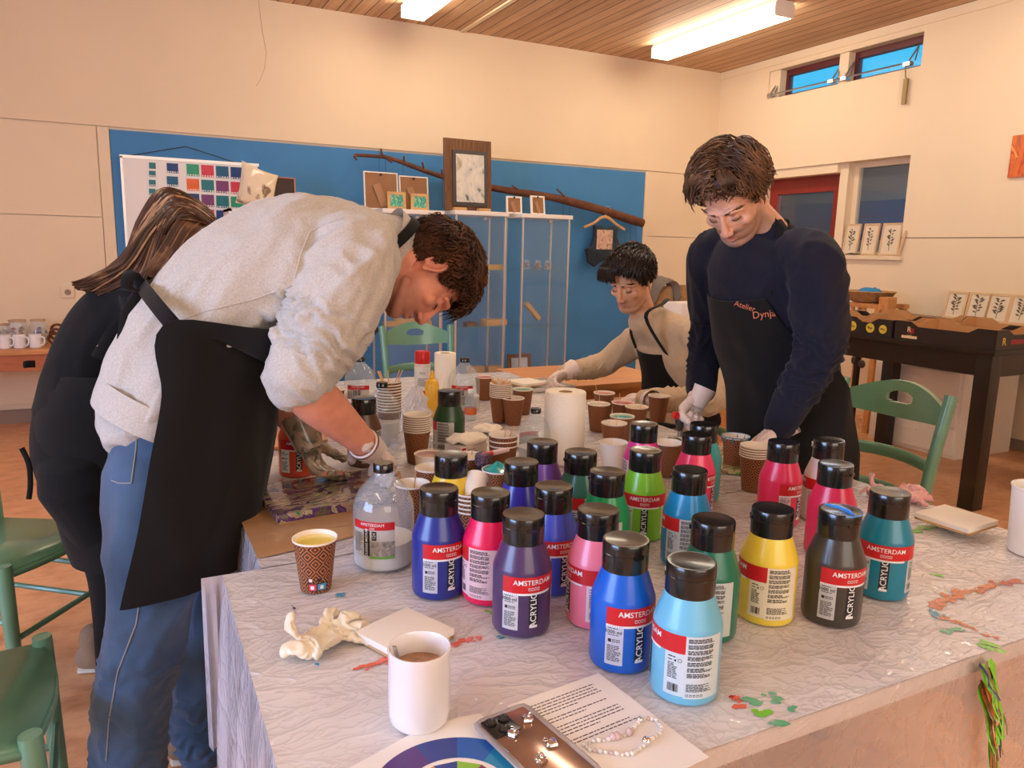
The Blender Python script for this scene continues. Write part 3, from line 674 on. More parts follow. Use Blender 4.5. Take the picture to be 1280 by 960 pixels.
def cup(px, pyb, label, paint=None, z=TZ, white=False, lvl=.088, tilt=None, at=None, group='paper cups on the tables', s=1.0):
    p = at if at is not None else T(px, pyb, z)
    t = thing('paper_cup', label, 'paper cup', (p[0], p[1], (p[2] if at is not None else z)), random.random() * 6, group)
    if tilt: t.rotation_euler = tilt
    t.scale = (s, s, s)
    obj('cup_body', CUP['wm' if white else 'pm'], None, t); obj('cup_rim', CUP['im'], None, t)
    if paint:
        r = .0262 + (.0382 - .0262) * lvl / .095; d = MB().lathe([(r, lvl - .004), (r, lvl), (r * .6, lvl + .0006), (0, lvl + .0006)], 28)
        obj('paint_fill', d, mat('wet_' + paint.replace(' ', '_'), PAINT[paint], .15, coat=.6), t)
    return t
def stick(base, top, label, c=M_stick, name='stir_stick', r=.0028):
    a, b = Vector(base), Vector(top); mb = MB().tube([(0, 0, 0), b - a], r, 8, rb=.0011)
    o = obj(name, mb, c); o.location = a; tag(o, label, 'stick', 'wooden stir sticks'); return o
def stick_in(c, dx, dy, label, L_=.06):
    p = Vector(c.location); stick((p.x - dx * .3, p.y - dy * .3, p.z + .012), (p.x + dx, p.y + dy, p.z + .095 + L_), label)
def stack(px, pyb, n, label0, word, z=TZ, top_extra=None, step=.0085, z0_=0):
    first = None
    for k in range(n):
        l = label0 + (', bottom cup' if k == 0 else ', topmost cup' if k == n - 1 else ', %s cup from the bottom' % ['', 'second', 'third', 'fourth', 'fifth', 'sixth', 'seventh', 'eighth', 'ninth', 'tenth', 'eleventh'][k])
        if first is None: first = cup(px, pyb, l, z=z + z0_, group=word)
        else: last = dup(first, first.location + Vector((0, 0, step * k)), random.random() * 6, l, word)
    return last
c0 = cup(395, 734, 'patterned paper cup full of pale yellow paint at the table corner', 'yellow', lvl=.089)
# printed mark near the foot of this cup
q = MB(); cdir = math.degrees(math.atan2(CAM.y - c0.location.y, CAM.x - c0.location.x))
def conep(mb, a0, a1, z0_, z1_, m): mb.grid(lambda u, v: ((.0278 + (z0_ + (z1_ - z0_) * v) * .1165 + .0005 + .0001 * m) * math.cos(math.radians(a0 + (a1 - a0) * u)), (.0278 + (z0_ + (z1_ - z0_) * v) * .1165 + .0005 + .0001 * m) * math.sin(math.radians(a0 + (a1 - a0) * u)), z0_ + (z1_ - z0_) * v), 6, 2, m)
conep(q, -28, 40, .005, .021, 0); conep(q, -25, 2, .0065, .0195, 1); conep(q, 6, 36, .0065, .0195, 2); conep(q, -18, -6, .009, .016, 3); conep(q, 14, 26, .009, .016, 3); conep(q, -22, -12, .024, .030, 3); conep(q, 6, 18, .024, .030, 0)
c0.rotation_euler = (0, 0, math.radians(cdir)); obj('printed_mark', q, [M_lblack, mat('mark_red', srgb(206, 70, 76), .5), mat('mark_blue', srgb(70, 150, 190), .5), WH], c0)
cz = []
C_ = [(515, 655, 'patterned cup with a stick behind the clear jug', None), (539, 632, 'patterned cup with a stick behind the yellow paint bottle', None),
 (537, 612, 'white cup with dark red paint left of the forest green bottle', 'dark red'), (586, 614, 'patterned cup with pinkish cream paint before the medium box', 'cream'),
 (622, 634, 'patterned cup heaped with turquoise paint', 'turquoise'), (605, 499, 'patterned cup with red paint beside the far jug', 'red'),
 (653, 517, 'patterned cup with green paint on its rim', 'green'), (754, 522, 'patterned cup with orange paint by the seated man glove', 'orange'),
 (747, 538, 'patterned cup with a black paint streak beside the paper roll', 'cream'), (777, 536, 'patterned cup with bright red paint and a white stick', 'red'),
 (794, 542, 'patterned cup with cream paint right of the bright red one', 'cream'), (822, 526, 'plain brown patterned cup before the seated man apron', None),
 (776, 556, 'cup with turquoise paint behind the magenta bottle', 'turquoise'), (766, 566, 'patterned cup with a stick left of the magenta bottle cap', None),
 (833, 594, 'brown cup right of the magenta bottle', None), (917, 585, 'patterned cup with blue drips near the standing man', None),
 (428, 536, 'patterned cup with a stick behind the bare forearm', None), (418, 518, 'patterned cup farthest left behind the man in grey', None),
 (700, 530, 'brown patterned cup hidden behind the paper roll', None), (641, 530, 'brown cup behind the far cup stack', None)]
for px, py, l, pt in C_:
    wh = 'white cup' in l; s = 1.0
    c = cup(px, py, l, pt, white=wh, lvl=.0925); cz.append(c)
cup(765, 594, 'white plain cup with a red and blue mark beside the lime bottle', None, white=True)
for i, dx, dy in ((0, .01, .0), (1, .022, .0), (3, .015, .01), (9, -.002, .02), (8, .005, .005), (16, .02, .01), (13, .015, .0), (7, -.03, .02), (10, .02, -.01)):
    stick_in(cz[i], dx, dy, 'wooden stick standing in the ' + cz[i]['label'], .03)
# blue drips on the cup near the standing man
q = MB()
for a in range(0, 360, 35): q.tube([(.0408 * math.cos(math.radians(a)), .0408 * math.sin(math.radians(a)), .097), (.0375 * math.cos(math.radians(a)), .0375 * math.sin(math.radians(a)), .097 - .01 - .01 * random.random())], .0022, 6)
q.tube([(.0405 * math.cos(k * .2), .0405 * math.sin(k * .2), .0975) for k in range(32)], .0011, 6)
obj('paint_drip', q, mat('blue_drip', srgb(30, 130, 170), .3), cz[15])
q = MB(); q.lathe([(0, .118), (.006, .113), (.018, .104), (.036, .098), (.037, .094), (0, .094)], 20); me = q.mesh('paint_heap', MATS['wet_turquoise'])
folds(me, .008, (0, 0, 1), 60, 40, 2); obj('paint_heap', me, None, cz[4])
foam = cup(678, 606, 'patterned cup topped with a crumpled cream tissue', None)
q = MB().ell((0, 0, .100), (.036, .036, .018), n=28); me = q.mesh('t', M_tissue); folds(me, .012, (0, 0, 1), 45, 45, 4); obj('tissue_heap', me, None, foam)
top = stack(521, 577, 8, 'cup stack left of the forest green bottle', 'cup stack left of the green bottle', step=.0065)
top = stack(628, 598, 3, 'short cup stack right of the medium box', 'short cup stack right of the medium box', step=.014)
for i, (dx, dy) in enumerate(((.012, .01), (.03, .0), (.035, .01))): stick_in(top, dx, dy, ['leftmost', 'middle', 'rightmost'][i] + ' stick in the short cup stack by the medium box', .02)
top = stack(625, 527, 8, 'cup stack with debris before green paint cup', 'cup stack with debris', step=.0065)
q = MB()
for k in range(16):
    a = random.random() * 6; q.tube([(.02 * math.cos(a), .02 * math.sin(a), .088), (.035 * math.cos(a + .8), .035 * math.sin(a + .8), .100 + random.random() * .012)], .0035, 6, rb=.001)
obj('stick_scraps', q, M_stick, top)
top = stack(487, 548, 11, 'tall cup stack holding sticks behind the jug', 'tall cup stack with sticks', step=.0095)
for i, (dx, dy) in enumerate(((-.04, -.005), (-.03, .0), (-.005, .0), (.035, .0), (.045, -.002), (-.034, .004))): stick_in(top, dx, dy, ['far left leaning', 'second left', 'upright middle', 'right leaning', 'far right leaning', 'short left'][i] + ' stick in the tall cup stack', .035)
top = stack(590, 690, 5, 'pale cup stack between yellow and pink bottles', 'cup stack among the bottles', step=.009)
top = stack(940, 612, 5, 'cup stack behind the rear crimson bottle', 'cup stack by the standing man', step=.0065)
cup(0, 0, 'white paper cup tipped over on the stack behind the yellow bottle', None, at=tuple(T(590, 690, TZ)[:2]) + (TZ + .112,), white=True, tilt=(0, 1.0, 1.0), group='paper cups on the tables', s=.62)

# ---------------------------------------------------------------- kitchen paper, spray can, yellow bottle, box, bag
def roll(px, py, r, h, label, z=TZ):
    p = T(px, py, z)
    t = thing('paper_towel_roll', label, 'kitchen roll', (p.x, p.y, z))
    obj('paper', MB().lathe([(.021, .002), (.021, h - .001), (.024, h), (r - .002, h), (r, h - .003), (r, .003), (r - .003, 0), (.021, 0)], 48), M_tissue, t)
    obj('cardboard_core', MB().lathe([(.0205, 0), (.0205, h - .002), (.0190, h - .002), (.0190, 0)], 30), M_card, t); return t
roll(704, 576, .0605, .212, 'thick white kitchen roll in the middle of the cups')
roll(556, 508, .042, .215, 'tall slim white kitchen roll at the far end beside the spray can')
p = T(528, 500); t = thing('spray_can', 'white spray can with a bright red cap at the far end', 'spray can', (p.x, p.y, TZ))
obj('can_body', MB().lathe([(0, 0), (.031, 0), (.0325, .004), (.0325, .150), (.029, .160), (0, .160)], 32), mat('can_white', srgb(222, 214, 210), .3), t)
q = MB(); cylp(q, .0330, 150, 330, .02, .14, 0, 18); cylt(q, 'FIX', .012, .0334, 250, .115, 1); textlines(q, .0334, 215, 290, .06, .095, 6, 1, .5, 2); cylp(q, .0334, 215, 290, .025, .045, 2, 10)
obj('can_label', q, [WH, mat('can_ink', srgb(110, 120, 150), .5), M_red], t)
obj('can_cap', MB().lathe([(.031, .152), (.0315, .154), (.0305, .2), (.028, .204), (0, .204)], 32), mat('red_plastic', srgb(205, 28, 30), .3), t)
p = T(540, 520); t = thing('squeeze_bottle', 'yellow squeeze bottle between the plastic bag and the slim kitchen roll', 'bottle', (p.x, p.y, TZ))
obj('bottle_body', MB().lathe([(0, 0), (.024, 0), (.026, .004), (.026, .12), (.02, .135), (.010, .142), (0, .142)], 28), mat('yellow_plastic', srgb(236, 178, 40), .35), t); obj('nozzle', MB().lathe([(.010, .140), (.010, .150), (.004, .172), (0, .172)], 20), MATS['yellow_plastic'], t)
p = T(590, 532); t = thing('hand_gel_bottle', 'small clear bottle with an orange label by the far cups', 'bottle', (*T(588, 524)[:2], TZ))
obj('bottle_body', MB().lathe([(0, 0), (.020, 0), (.022, .003), (.022, .075), (.012, .09), (.010, .10)], 24), M_clear, t); obj('gel_label', MB().lathe([(.0224, .02), (.0224, .045)], 24), mat('gel_orange', srgb(214, 110, 60), .5), t); obj('screw_cap', MB().lathe([(.011, .098), (.011, .112), (0, .112)], 20), WH, t)
# box of pouring medium
p = T(597, 592); q = MB().bb((-.05, -.035, 0), (.05, .035, .075), 0, .0015); t = thing('medium_box', 'white carton with red corner and grey stripes under a crumpled tissue', 'box', (p.x - .01, p.y + .06, TZ), math.radians(20))
obj('carton', q, mat('carton_white', srgb(232, 222, 212), .6), t)
q = MB().bb((-.048, -.0356, .055), (-.034, -.0352, .073), 0)
for k in range(5): q.bb((.0504, -.030 + k * .013, .004), (.0508, -.024 + k * .013, .066), 1)
for k in range(6): q.bb((-.030, -.0356, .064 - k * .007), (.0 + .01 * (k % 3), -.0352, .0662 - k * .007), 1)
q.bb((.0504, -.034, .066), (.0508, .034, .075), 0); obj('carton_print', q, [M_red, mat('print_grey', srgb(130, 124, 120), .6)], t)
def crumple(name, label, cat, c, r, m, seed, amp=.03, f=22, flat=None, n=56):
    me = MB().ell((0, 0, r[2]), r, n=n).mesh(name, m); folds(me, amp, (.3, .2, 1), f, f * .7, seed); co = coords(me); co[:, 2] = np.maximum(co[:, 2], 0.0005 + .0005 * np.sin(co[:, 0] * 300)); setco(me, co)
    o = obj(name, me, None); o.location = c; return tag(o, label, cat)
crumple('tissue', 'crumpled cream tissue on top of the white carton', 'tissue', (p.x - .01, p.y + .06, TZ + .075), (.06, .035, .012), M_tissue, 3, .014)
crumple('tissue', 'crumpled white tissue spread among the cups before the gel bottle', 'tissue', T(610, 541), (.05, .04, .012), M_tissue, 12, .014)
crumple('tissue', 'white folded tissue right of the short cup stack', 'tissue', T(660, 560), (.04, .05, .008), M_tissue, 14, .010)
def bagf():
    mb = MB()
    def f(u, v):
        a = 2 * PI * u; r = .062 * (1 - v) ** .8 + .006 + .012 * noise.noise(Vector((math.cos(a) * 3, math.sin(a) * 3, v * 2))); r *= 1 + .5 * noise.noise(Vector((math.cos(a) * 5, math.sin(a) * 5, v * 5 + 3)))
        return (r * math.cos(a) + .02 * v, r * math.sin(a), .001 + .135 * v)
    return mb.grid(f, 72, 24)
o = obj('plastic_bag', bagf(), M_bagplastic); o.location = T(514, 530); tag(o, 'crumpled thin white plastic bag standing left of the yellow bottle', 'plastic bag')
o = obj('plastic_bag', bagf(), M_bagplastic); o.location = T(512, 556); o.scale = (1.1, 1.1, .45); tag(o, 'low crumpled plastic film behind the cup stack left of the green bottle', 'plastic bag')
# dark glitter bottle with a plant label
p = T(603, 622); t = thing('glitter_bottle', 'small dark bottle with a pale plant picture among the cups', 'bottle', (p.x, p.y, TZ), math.radians(-110))
obj('bottle_body', MB().bb((-.024, -.018, 0), (.024, .018, .085), bev=.006), mat('dark_glass', (.02, .018, .02), .2), t)
q = MB()
for k in range(14): a = (k - 7) * .16; q.tube([(.0245, 0, .01), (.0247, .011 * math.sin(a), .03 + .01 * math.cos(a)), (.0247, .016 * math.sin(a * 1.3), .05 + .012 * math.cos(a * 2))], .0009, 4)
obj('plant_picture', q, mat('plant_pale', srgb(150, 160, 110), .6), t)
obj('glitter_top', MB().lathe([(.018, .083), (.021, .09), (.021, .108), (.018, .115), (0, .115)], 20), mat('glitter', srgb(96, 70, 84), .25, metal=.3, var=.9, vscale=160, bump=.6, bscale=200), t)
# tipped small tube with red nozzle near it
t = thing('paint_tube', 'small pink and white tube lying across the dark bottle top', 'tube', (p.x + .03, p.y + .01, TZ + .11)); obj('tube_body', MB().tube([(0, 0, 0), (.05, .01, .002)], [.007, .006], 14), mat('tube_white', srgb(230, 200, 196), .4), t); obj('tube_cap', MB().tube([(-.03, -.006, .0), (-.001, 0, 0)], [.006, .007], 12), M_red, t)
# brushes and metal bits in front of the seated man
p = T(840, 558); q = MB()
for k in range(7): q.ell((random.uniform(-.03, .03), random.uniform(-.02, .02), .014), (.014, .010, .012), n=12)
me = q.mesh('foil', mat('crumpled_foil', srgb(150, 140, 118), .35, metal=.5, var=.5, vscale=60)); folds(me, .008, (0, 0, 1), 60, 50, 1)
o = obj('foil_scraps', me, None); o.location = (p.x, p.y, TZ); tag(o, 'crumpled dirty metal foil right of the plain brown cup', 'foil')

# ---------------------------------------------------------------- canvases
def canvas(cx, cy, z, s, rz, label, th=.016, rot=None):
    t = thing('blank_canvas', label, 'canvas', (cx, cy, z), rz, rot=rot)
    obj('canvas_front', MB().bb((-s / 2, -s / 2, th * .3), (s / 2, s / 2, th), 0, .0025), M_canvas, t)
    q = MB()
    for a, b in (((-s / 2, -s / 2), (s / 2, -s / 2 + .012)), ((-s / 2, s / 2 - .012), (s / 2, s / 2)), ((-s / 2, -s / 2), (-s / 2 + .012, s / 2)), ((s / 2 - .012, -s / 2), (s / 2, s / 2))): q.bb((a[0] + .001, a[1] + .001, 0), (b[0] - .001, b[1] - .001, th * .4))
    obj('stretcher_frame', q, M_ply, t); return t
p = T(506, 790, TZ + .012); canvas(p.x, p.y, TZ, .112, math.radians(24), 'small blank white canvas behind the white mug')
p = T(1195, 646, TZ + .03)
t_ = thing('plastic_tub', 'small clear tub holding up the white canvas at right', 'tub', (p.x, p.y, TZ)); obj('tub_wall', MB().lathe([(0, 0), (.022, 0), (.027, .016), (.026, .016), (.021, .001)], 24), M_clear, t_)
canvas(p.x, p.y, TZ + .016, .125, math.radians(4), 'blank white canvas propped on a tub at the right table edge')
p = T(658, 476, TZ + .03)
canvas(p.x, p.y, TZ + .014, .13, math.radians(10), 'small blank white canvas under the seated man hand')
q = MB().bb((-.16, -.12, 0), (.16, .12, .004), 0).bb((-.16, -.12, .004), (.16, -.115, .014), 0).bb((-.16, .115, .004), (.16, .12, .014), 0).bb((-.16, -.12, 0), (-.155, .12, .014), 0).bb((.155, -.12, 0), (.16, .12, .014), 0)
o = obj('drip_tray', q, mat('tray_white', srgb(214, 208, 202), .3)); o.location = (p.x + .03, p.y, TZ); o.rotation_euler = (0, 0, .1); tag(o, 'shallow pale tray under the small canvas of the seated man', 'tray')
# poured painting on a cardboard sheet
def pour_mat(name, stops, sc=5, dist=3.5, rough=.2):
    m = bpy.data.materials.new(name); m.use_nodes = True; nt = m.node_tree; N = nt.nodes; L = nt.links; b = N['Principled BSDF']
    tc = N.new('ShaderNodeTexCoord'); mp = N.new('ShaderNodeMapping'); mp.inputs['Scale'].default_value = (1, 2.6, 1); L.new(tc.outputs['Object'], mp.inputs[0])
    n = N.new('ShaderNodeTexNoise'); n.inputs['Scale'].default_value = sc; n.inputs['Detail'].default_value = 4; n.inputs['Distortion'].default_value = dist; L.new(mp.outputs[0], n.inputs['Vector'])
    r = ramp(nt, stops); L.new(n.outputs[0], r.inputs[0]); L.new(r.outputs[0], b.inputs['Base Color'])
    b.inputs['Roughness'].default_value = rough; b.inputs['Coat Weight'].default_value = .5
    bp = N.new('ShaderNodeBump'); bp.inputs['Strength'].default_value = .3; bp.inputs['Distance'].default_value = .004; L.new(n.outputs[0], bp.inputs['Height']); L.new(bp.outputs[0], b.inputs['Normal']); return m
M_pour = pour_mat('poured_paint', [(.28, srgb(40, 36, 34)), (.36, srgb(104, 92, 60)), (.42, srgb(86, 48, 104)), (.48, srgb(78, 38, 96)), (.50, srgb(196, 180, 136)), (.56, srgb(124, 128, 84)), (.60, srgb(190, 120, 130)), (.66, srgb(90, 160, 60)), (.74, srgb(50, 70, 90))], 7)
corn = [T(x, y, TZ + .02) for x, y in ((347, 642), (505, 628), (470, 590), (330, 604))]
cpos = sum(corn, Vector()) / 4
cb = MB(); pc = [T(x, y) for x, y in ((322, 698), (455, 668), (515, 655), (500, 590), (300, 612), (298, 645))]
cb.add([(v.x, v.y, TZ - .0003) for v in pc] + [(v.x, v.y, TZ + .003) for v in pc], [list(range(6))[::-1], list(range(6, 12))] + [(i, (i + 1) % 6, 6 + (i + 1) % 6, 6 + i) for i in range(6)])
o = obj('cardboard_sheet', cb, pour_mat('stained_card', [(.30, srgb(120, 90, 70)), (.36, srgb(186, 140, 92)), (.8, srgb(196, 150, 100))], 6, 1, .7), merge=True); tag(o, 'brown cardboard sheet under the wet painting on the table edge', 'cardboard')
pa = T(347, 648, TZ + .02); pb = T(500, 622, TZ + .02); pd = T(330, 606, TZ + .02)
u_ = (pb - pa); v_ = (pd - pa); u_ = u_.normalized() * .34; v_ = v_ - u_.normalized() * v_.dot(u_.normalized()); v_ = v_.normalized() * .24
ang = math.atan2(u_.y, u_.x); cc = pa + u_ / 2 + v_ / 2
t = thing('wet_painting', 'poured painting in purple, olive and green under the gloved hand', 'painting', (cc.x, cc.y, TZ + .003), ang)
me = MB().bb((-.17, -.12, .004), (.17, .12, .024), 0, .004).mesh('paint_layer', M_pour); obj('painted_canvas', me, None, t); obj('stretcher_frame', MB().bb((-.165, -.115, 0), (.165, .115, .006)), M_ply, t)
# papers and orange work of the woman
pc = [T(x, y) for x, y in ((298, 612), (460, 590), (440, 560), (302, 575))]
o = obj('paint_paper', MB().add([(v.x, v.y, TZ + .0005 + .0) for v in pc] + [(v.x, v.y, TZ + .0012) for v in pc], [(3, 2, 1, 0), (4, 5, 6, 7), (0, 1, 5, 4), (1, 2, 6, 5), (2, 3, 7, 6), (3, 0, 4, 7)]), pour_mat('splashed_paper', [(.25, srgb(70, 110, 130)), (.33, srgb(220, 215, 215)), (.62, srgb(228, 220, 218)), (.66, srgb(206, 70, 90)), (.75, srgb(190, 90, 110))], 14, 1.5, .5)); tag(o, 'white paper splashed with red and blue paint behind the cardboard', 'paper')
pc = [T(x, y) for x, y in ((280, 572), (410, 552), (395, 515), (290, 525))]
o = obj('paint_board', MB().add([(v.x, v.y, TZ + .0005) for v in pc] + [(v.x, v.y, TZ + .008) for v in pc], [(3, 2, 1, 0), (4, 5, 6, 7), (0, 1, 5, 4), (1, 2, 6, 5), (2, 3, 7, 6), (3, 0, 4, 7)]), pour_mat('orange_pour', [(.3, srgb(70, 60, 40)), (.38, srgb(236, 170, 120)), (.5, srgb(240, 130, 60)), (.6, srgb(230, 190, 90)), (.72, srgb(200, 150, 60))], 8, 3)); tag(o, 'orange and yellow poured board in front of the woman', 'painting')
# green poured piece before the standing man
pc = [T(x, y) for x, y in ((878, 590), (1000, 600), (985, 572), (880, 562))]
o = obj('paint_board', MB().add([(v.x, v.y, TZ + .0005) for v in pc] + [(v.x, v.y, TZ + .014) for v in pc], [(3, 2, 1, 0), (4, 5, 6, 7), (0, 1, 5, 4), (1, 2, 6, 5), (2, 3, 7, 6), (3, 0, 4, 7)]), pour_mat('green_pour', [(.3, srgb(60, 50, 30)), (.42, srgb(120, 160, 60)), (.5, srgb(200, 190, 150)), (.6, srgb(150, 120, 70)), (.72, srgb(90, 70, 40))], 10, 3)); tag(o, 'green and brown poured board under the standing man hands', 'painting')

# ---------------------------------------------------------------- gloves lying on the plastic
def glove_pile(name, label, pos, rz, m, seed, s=1):
    mb = MB(); Yv = (0, 1, 0)
    mb.tube([(-.050, -.012, .010), (-.025, -.006, .015), (.005, .0, .013), (.032, .002, .011)], [.030, .036, .038, .030], 24, cap='round', rb=[.006, .008, .008, .006], side=Yv, sub=4)
    for f in ([(.02, .022, .010), (.040, .040, .018), (.058, .050, .014)], [(.03, .008, .010), (.055, .012, .022), (.080, .006, .012)], [(.03, -.008, .010), (.056, -.016, .012), (.074, -.030, .006)], [(.018, -.024, .009), (.036, -.040, .010), (.044, -.058, .005)], [(-.034, .016, .012), (-.040, .040, .030), (-.030, .058, .040)], [(-.048, -.02, .010), (-.066, -.004, .020), (-.074, .010, .012)]):
        mb.tube(f, [.0125, .0115, .008], 14, cap='round', rb=[.0045, .004, .003], sub=4, side=(.3, 1, .2))
    me = fuse(mb, .0019, 2, m, name); folds(me, .010, (1, .4, 0), 30, 14, seed); folds(me, .004, (.2, 1, 0), 70, 30, seed + 4); co = coords(me); co[:, 2] = np.maximum(co[:, 2], .0008); setco(me, co)
    o = obj(name, me, None); o.location = pos; o.rotation_euler = (0, 0, rz); o.scale = (s, s, s); return tag(o, label, 'glove')
glove_pile('latex_glove', 'crumpled cream latex glove left of the blank canvas behind the mug', T(408, 803), .45, M_cream, 2, .95)
glove_pile('latex_glove', 'pink stained latex glove behind the rightmost teal bottle', T(1118, 622), -.5, M_pinkglove, 5, 1.1)
# ---------------------------------------------------------------- mug with coffee
p = T(524, 900); t = thing('coffee_mug', 'white mug of milky coffee in the foreground', 'mug', (p.x, p.y, TZ), math.radians(75))
obj('mug_body', MB().lathe([(0, .002), (.030, .002), (.032, 0), (.036, .002), (.0395, .008), (.0405, .020), (.0405, .100), (.0412, .104), (.0408, .1065), (.0392, .1065), (.0378, .104), (.0375, .02), (.033, .008), (0, .007)], 56), M_ceramic, t)
obj('handle', MB().tube([(.039, 0, .088), (.058, 0, .088), (.070, 0, .070), (.070, 0, .045), (.058, 0, .026), (.039, 0, .024)], .0055, 14, sub=5, rb=.007), M_ceramic, t)
obj('coffee', MB().lathe([(.0374, .074), (.0374, .0765), (.030, .0772), (0, .0772)], 40), mat('coffee_foam', srgb(172, 128, 94), .35, var=.35, vscale=45, bump=.3, bscale=160), t)
o = obj('teaspoon', MB().tube([(0, 0, 0), (.0, .0, .09)], [.0025, .0032], 8, rb=.0012), M_steel); a = Vector((p.x - .012, p.y - .004, TZ + .030)); b = T(494, 812, TZ + .112); d = b - a
o.location = a; o.rotation_mode = 'QUATERNION'; o.rotation_quaternion = d.to_track_quat('Z', 'Y'); tag(o, 'steel teaspoon handle standing in the coffee mug', 'spoon')
# ---------------------------------------------------------------- colour wheel sheet
cw = T(590, 1000); s1 = T(430, 962); 
t = thing('colour_wheel_sheet', 'white sheet printed with a colour wheel at the bottom edge', 'sheet', (cw.x, cw.y, TZ))
a0 = T(434, 962) - cw; a1 = T(600, 893) - cw; 
pp = [T(x, y) - cw for x, y in ((420, 970), (520, 915), (575, 897), (600, 893), (622, 915), (700, 1040), (560, 1150))]
q = MB().prism([(v.x, v.y) for v in pp], .0012); obj('sheet_paper', q, M_paper, t, smooth=False)
wc = ['#2a3f8f', '#1d5fb4', '#0a86b8', '#0aa0a8', '#2aa070', '#8cc040', '#e8d030', '#f0a030', '#e86a2a', '#c83038', '#8a2a60', '#54307c']
wcs = [srgb(int(h[1:3], 16), int(h[3:5], 16), int(h[5:7], 16)) for h in wc]
ms = [mat('wheel_%d' % i, c, .4) for i, c in enumerate(wcs)]
ctr = T(572, 995) - cw; q = MB(); R1 = (T(572, 923) - T(572, 995)).length
st = math.radians(98)
for i in range(12):
    def f(u, v, i=i):
        a = st - (i + u) * 2 * PI / 12; r = R1 * (.62 + .38 * v); return (ctr.x + r * math.cos(a), ctr.y + r * math.sin(a), .0016)
    q.grid(f, 8, 1, i)
    a = st - (i + .5) * 2 * PI / 12
    q.add([(ctr.x, ctr.y, .0016), (ctr.x + R1 * .56 * math.cos(a - .26), ctr.y + R1 * .56 * math.sin(a - .26), .0016), (ctr.x + R1 * .56 * math.cos(a + .26), ctr.y + R1 * .56 * math.sin(a + .26), .0016)], [(0, 1, 2)], (i * 5) % 12)
obj('colour_wheel', q, ms, t, smooth=False)
# ---------------------------------------------------------------- printed page
A_, B_, C2 = T(748, 843), T(886, 948), T(668, 878)
u_ = (B_ - A_); v_ = (C2 - A_); L_ = .225; Wd = .155
un = u_.normalized(); vn = Vector((-un.y, un.x, 0)); vn = vn if vn.dot(v_) > 0 else -vn
L_ = u_.length; Wd = .160
o_ = A_ + un * L_ / 2 + vn * Wd / 2
t = thing('printed_page', 'white page of printed text under the bracelet', 'page', (o_.x, o_.y, TZ + .0014), math.atan2(un.y, un.x))
sgn = 1 if (Vector((-un.y, un.x, 0)).dot(vn) > 0) else -1
obj('page_paper', MB().bb((-L_ / 2, -Wd / 2, 0), (L_ / 2, Wd / 2, .0008)), M_paper, t)
q = MB(); rnd = random.Random(4)
for i in range(16):
    if i in (5, 8, 13): continue
    x = -L_ / 2 + .018 + i * .0062; y = -Wd / 2 + .020; e = Wd / 2 - .022 - (rnd.random() * .01 if i not in (4, 7, 12) else .05)
    while y < e:
        l = rnd.uniform(.003, .009); q.bb((x, y, .0008), (x + .0016, min(e, y + l), .0010)); y += l + .0016
y = -Wd / 2 + .012
for l in (.006, .009, .004, .010, .008): q.bb((L_ / 2 - .016, y, .0008), (L_ / 2 - .013, y + l, .001)); y += l + .002
obj('printed_text', q, M_ink, t)
# ---------------------------------------------------------------- phone in a case with heart charms
pa, pb, pc_ = T(602, 888, TZ + .014), T(655, 876, TZ + .014), T(740, 948, TZ + .014)
un = (pc_ - pb).normalized(); wn = Vector((-un.y, un.x, 0)); wn = wn if wn.dot(pa - pb) > 0 else -wn
PLn, PW = .156, .078; o_ = pb + un * PLn / 2 + wn * PW / 2
t = thing('smartphone', 'smartphone face down in a clear case with silver heart charms', 'phone', (o_.x, o_.y, TZ + .0022), math.atan2(un.y, un.x))
obj('phone_back', MB().bb((-PLn / 2 + .003, -PW / 2 + .003, 0), (PLn / 2 - .003, PW / 2 - .003, .008), bev=.0035), mat('phone_brown', srgb(150, 112, 90), .14, metal=.4, coat=.6, var=.15, vscale=30), t)
q = MB(); rr = [(-PLn / 2 + .01, -PW / 2), (PLn / 2 - .01, -PW / 2), (PLn / 2 - .002, -PW / 2 + .002), (PLn / 2, -PW / 2 + .01), (PLn / 2, PW / 2 - .01), (PLn / 2 - .002, PW / 2 - .002), (PLn / 2 - .01, PW / 2), (-PLn / 2 + .01, PW / 2), (-PLn / 2 + .002, PW / 2 - .002), (-PLn / 2, PW / 2 - .01), (-PLn / 2, -PW / 2 + .01), (-PLn / 2 + .002, -PW / 2 + .002)]
q.tube([(x, y, .006) for x, y in rr + rr[:1]], .0022, 8, cap=False, rb=.0055, side=(0, 0, 1)); obj('case_rim', q, glassy('case_clear', (.85, .85, .85), .55, .05, (.55, .5, .48)), t)
sy = -1 if Vector((-un.y, un.x, 0)).dot(wn) > 0 else 1
q = MB().box((-PLn / 2 + .025, -sy * .016, .009), (.038, .038, .003), bev=.0014); obj('camera_plate', q, M_black, t)
for a, b in ((-.010, -.009), (.010, -.001), (-.008, .010)):
    o = obj('camera_lens', MB().lathe([(.0078, .010), (.0078, .0125), (.0065, .0132), (.005, .0118), (0, .0118)], 24, c=(-PLn / 2 + .025 + a, -sy * .016 + b, 0)), M_black, t)
def heart(s, n=28):
    out = []
    for k in range(n):
        a = 2 * PI * k / n; out.append((s * 16 * math.sin(a) ** 3 / 17, s * (13 * math.cos(a) - 5 * math.cos(2 * a) - 2 * math.cos(3 * a) - math.cos(4 * a)) / 17))
    return out
M_chrome = mat('chrome', (.85, .85, .86), .08, metal=1)
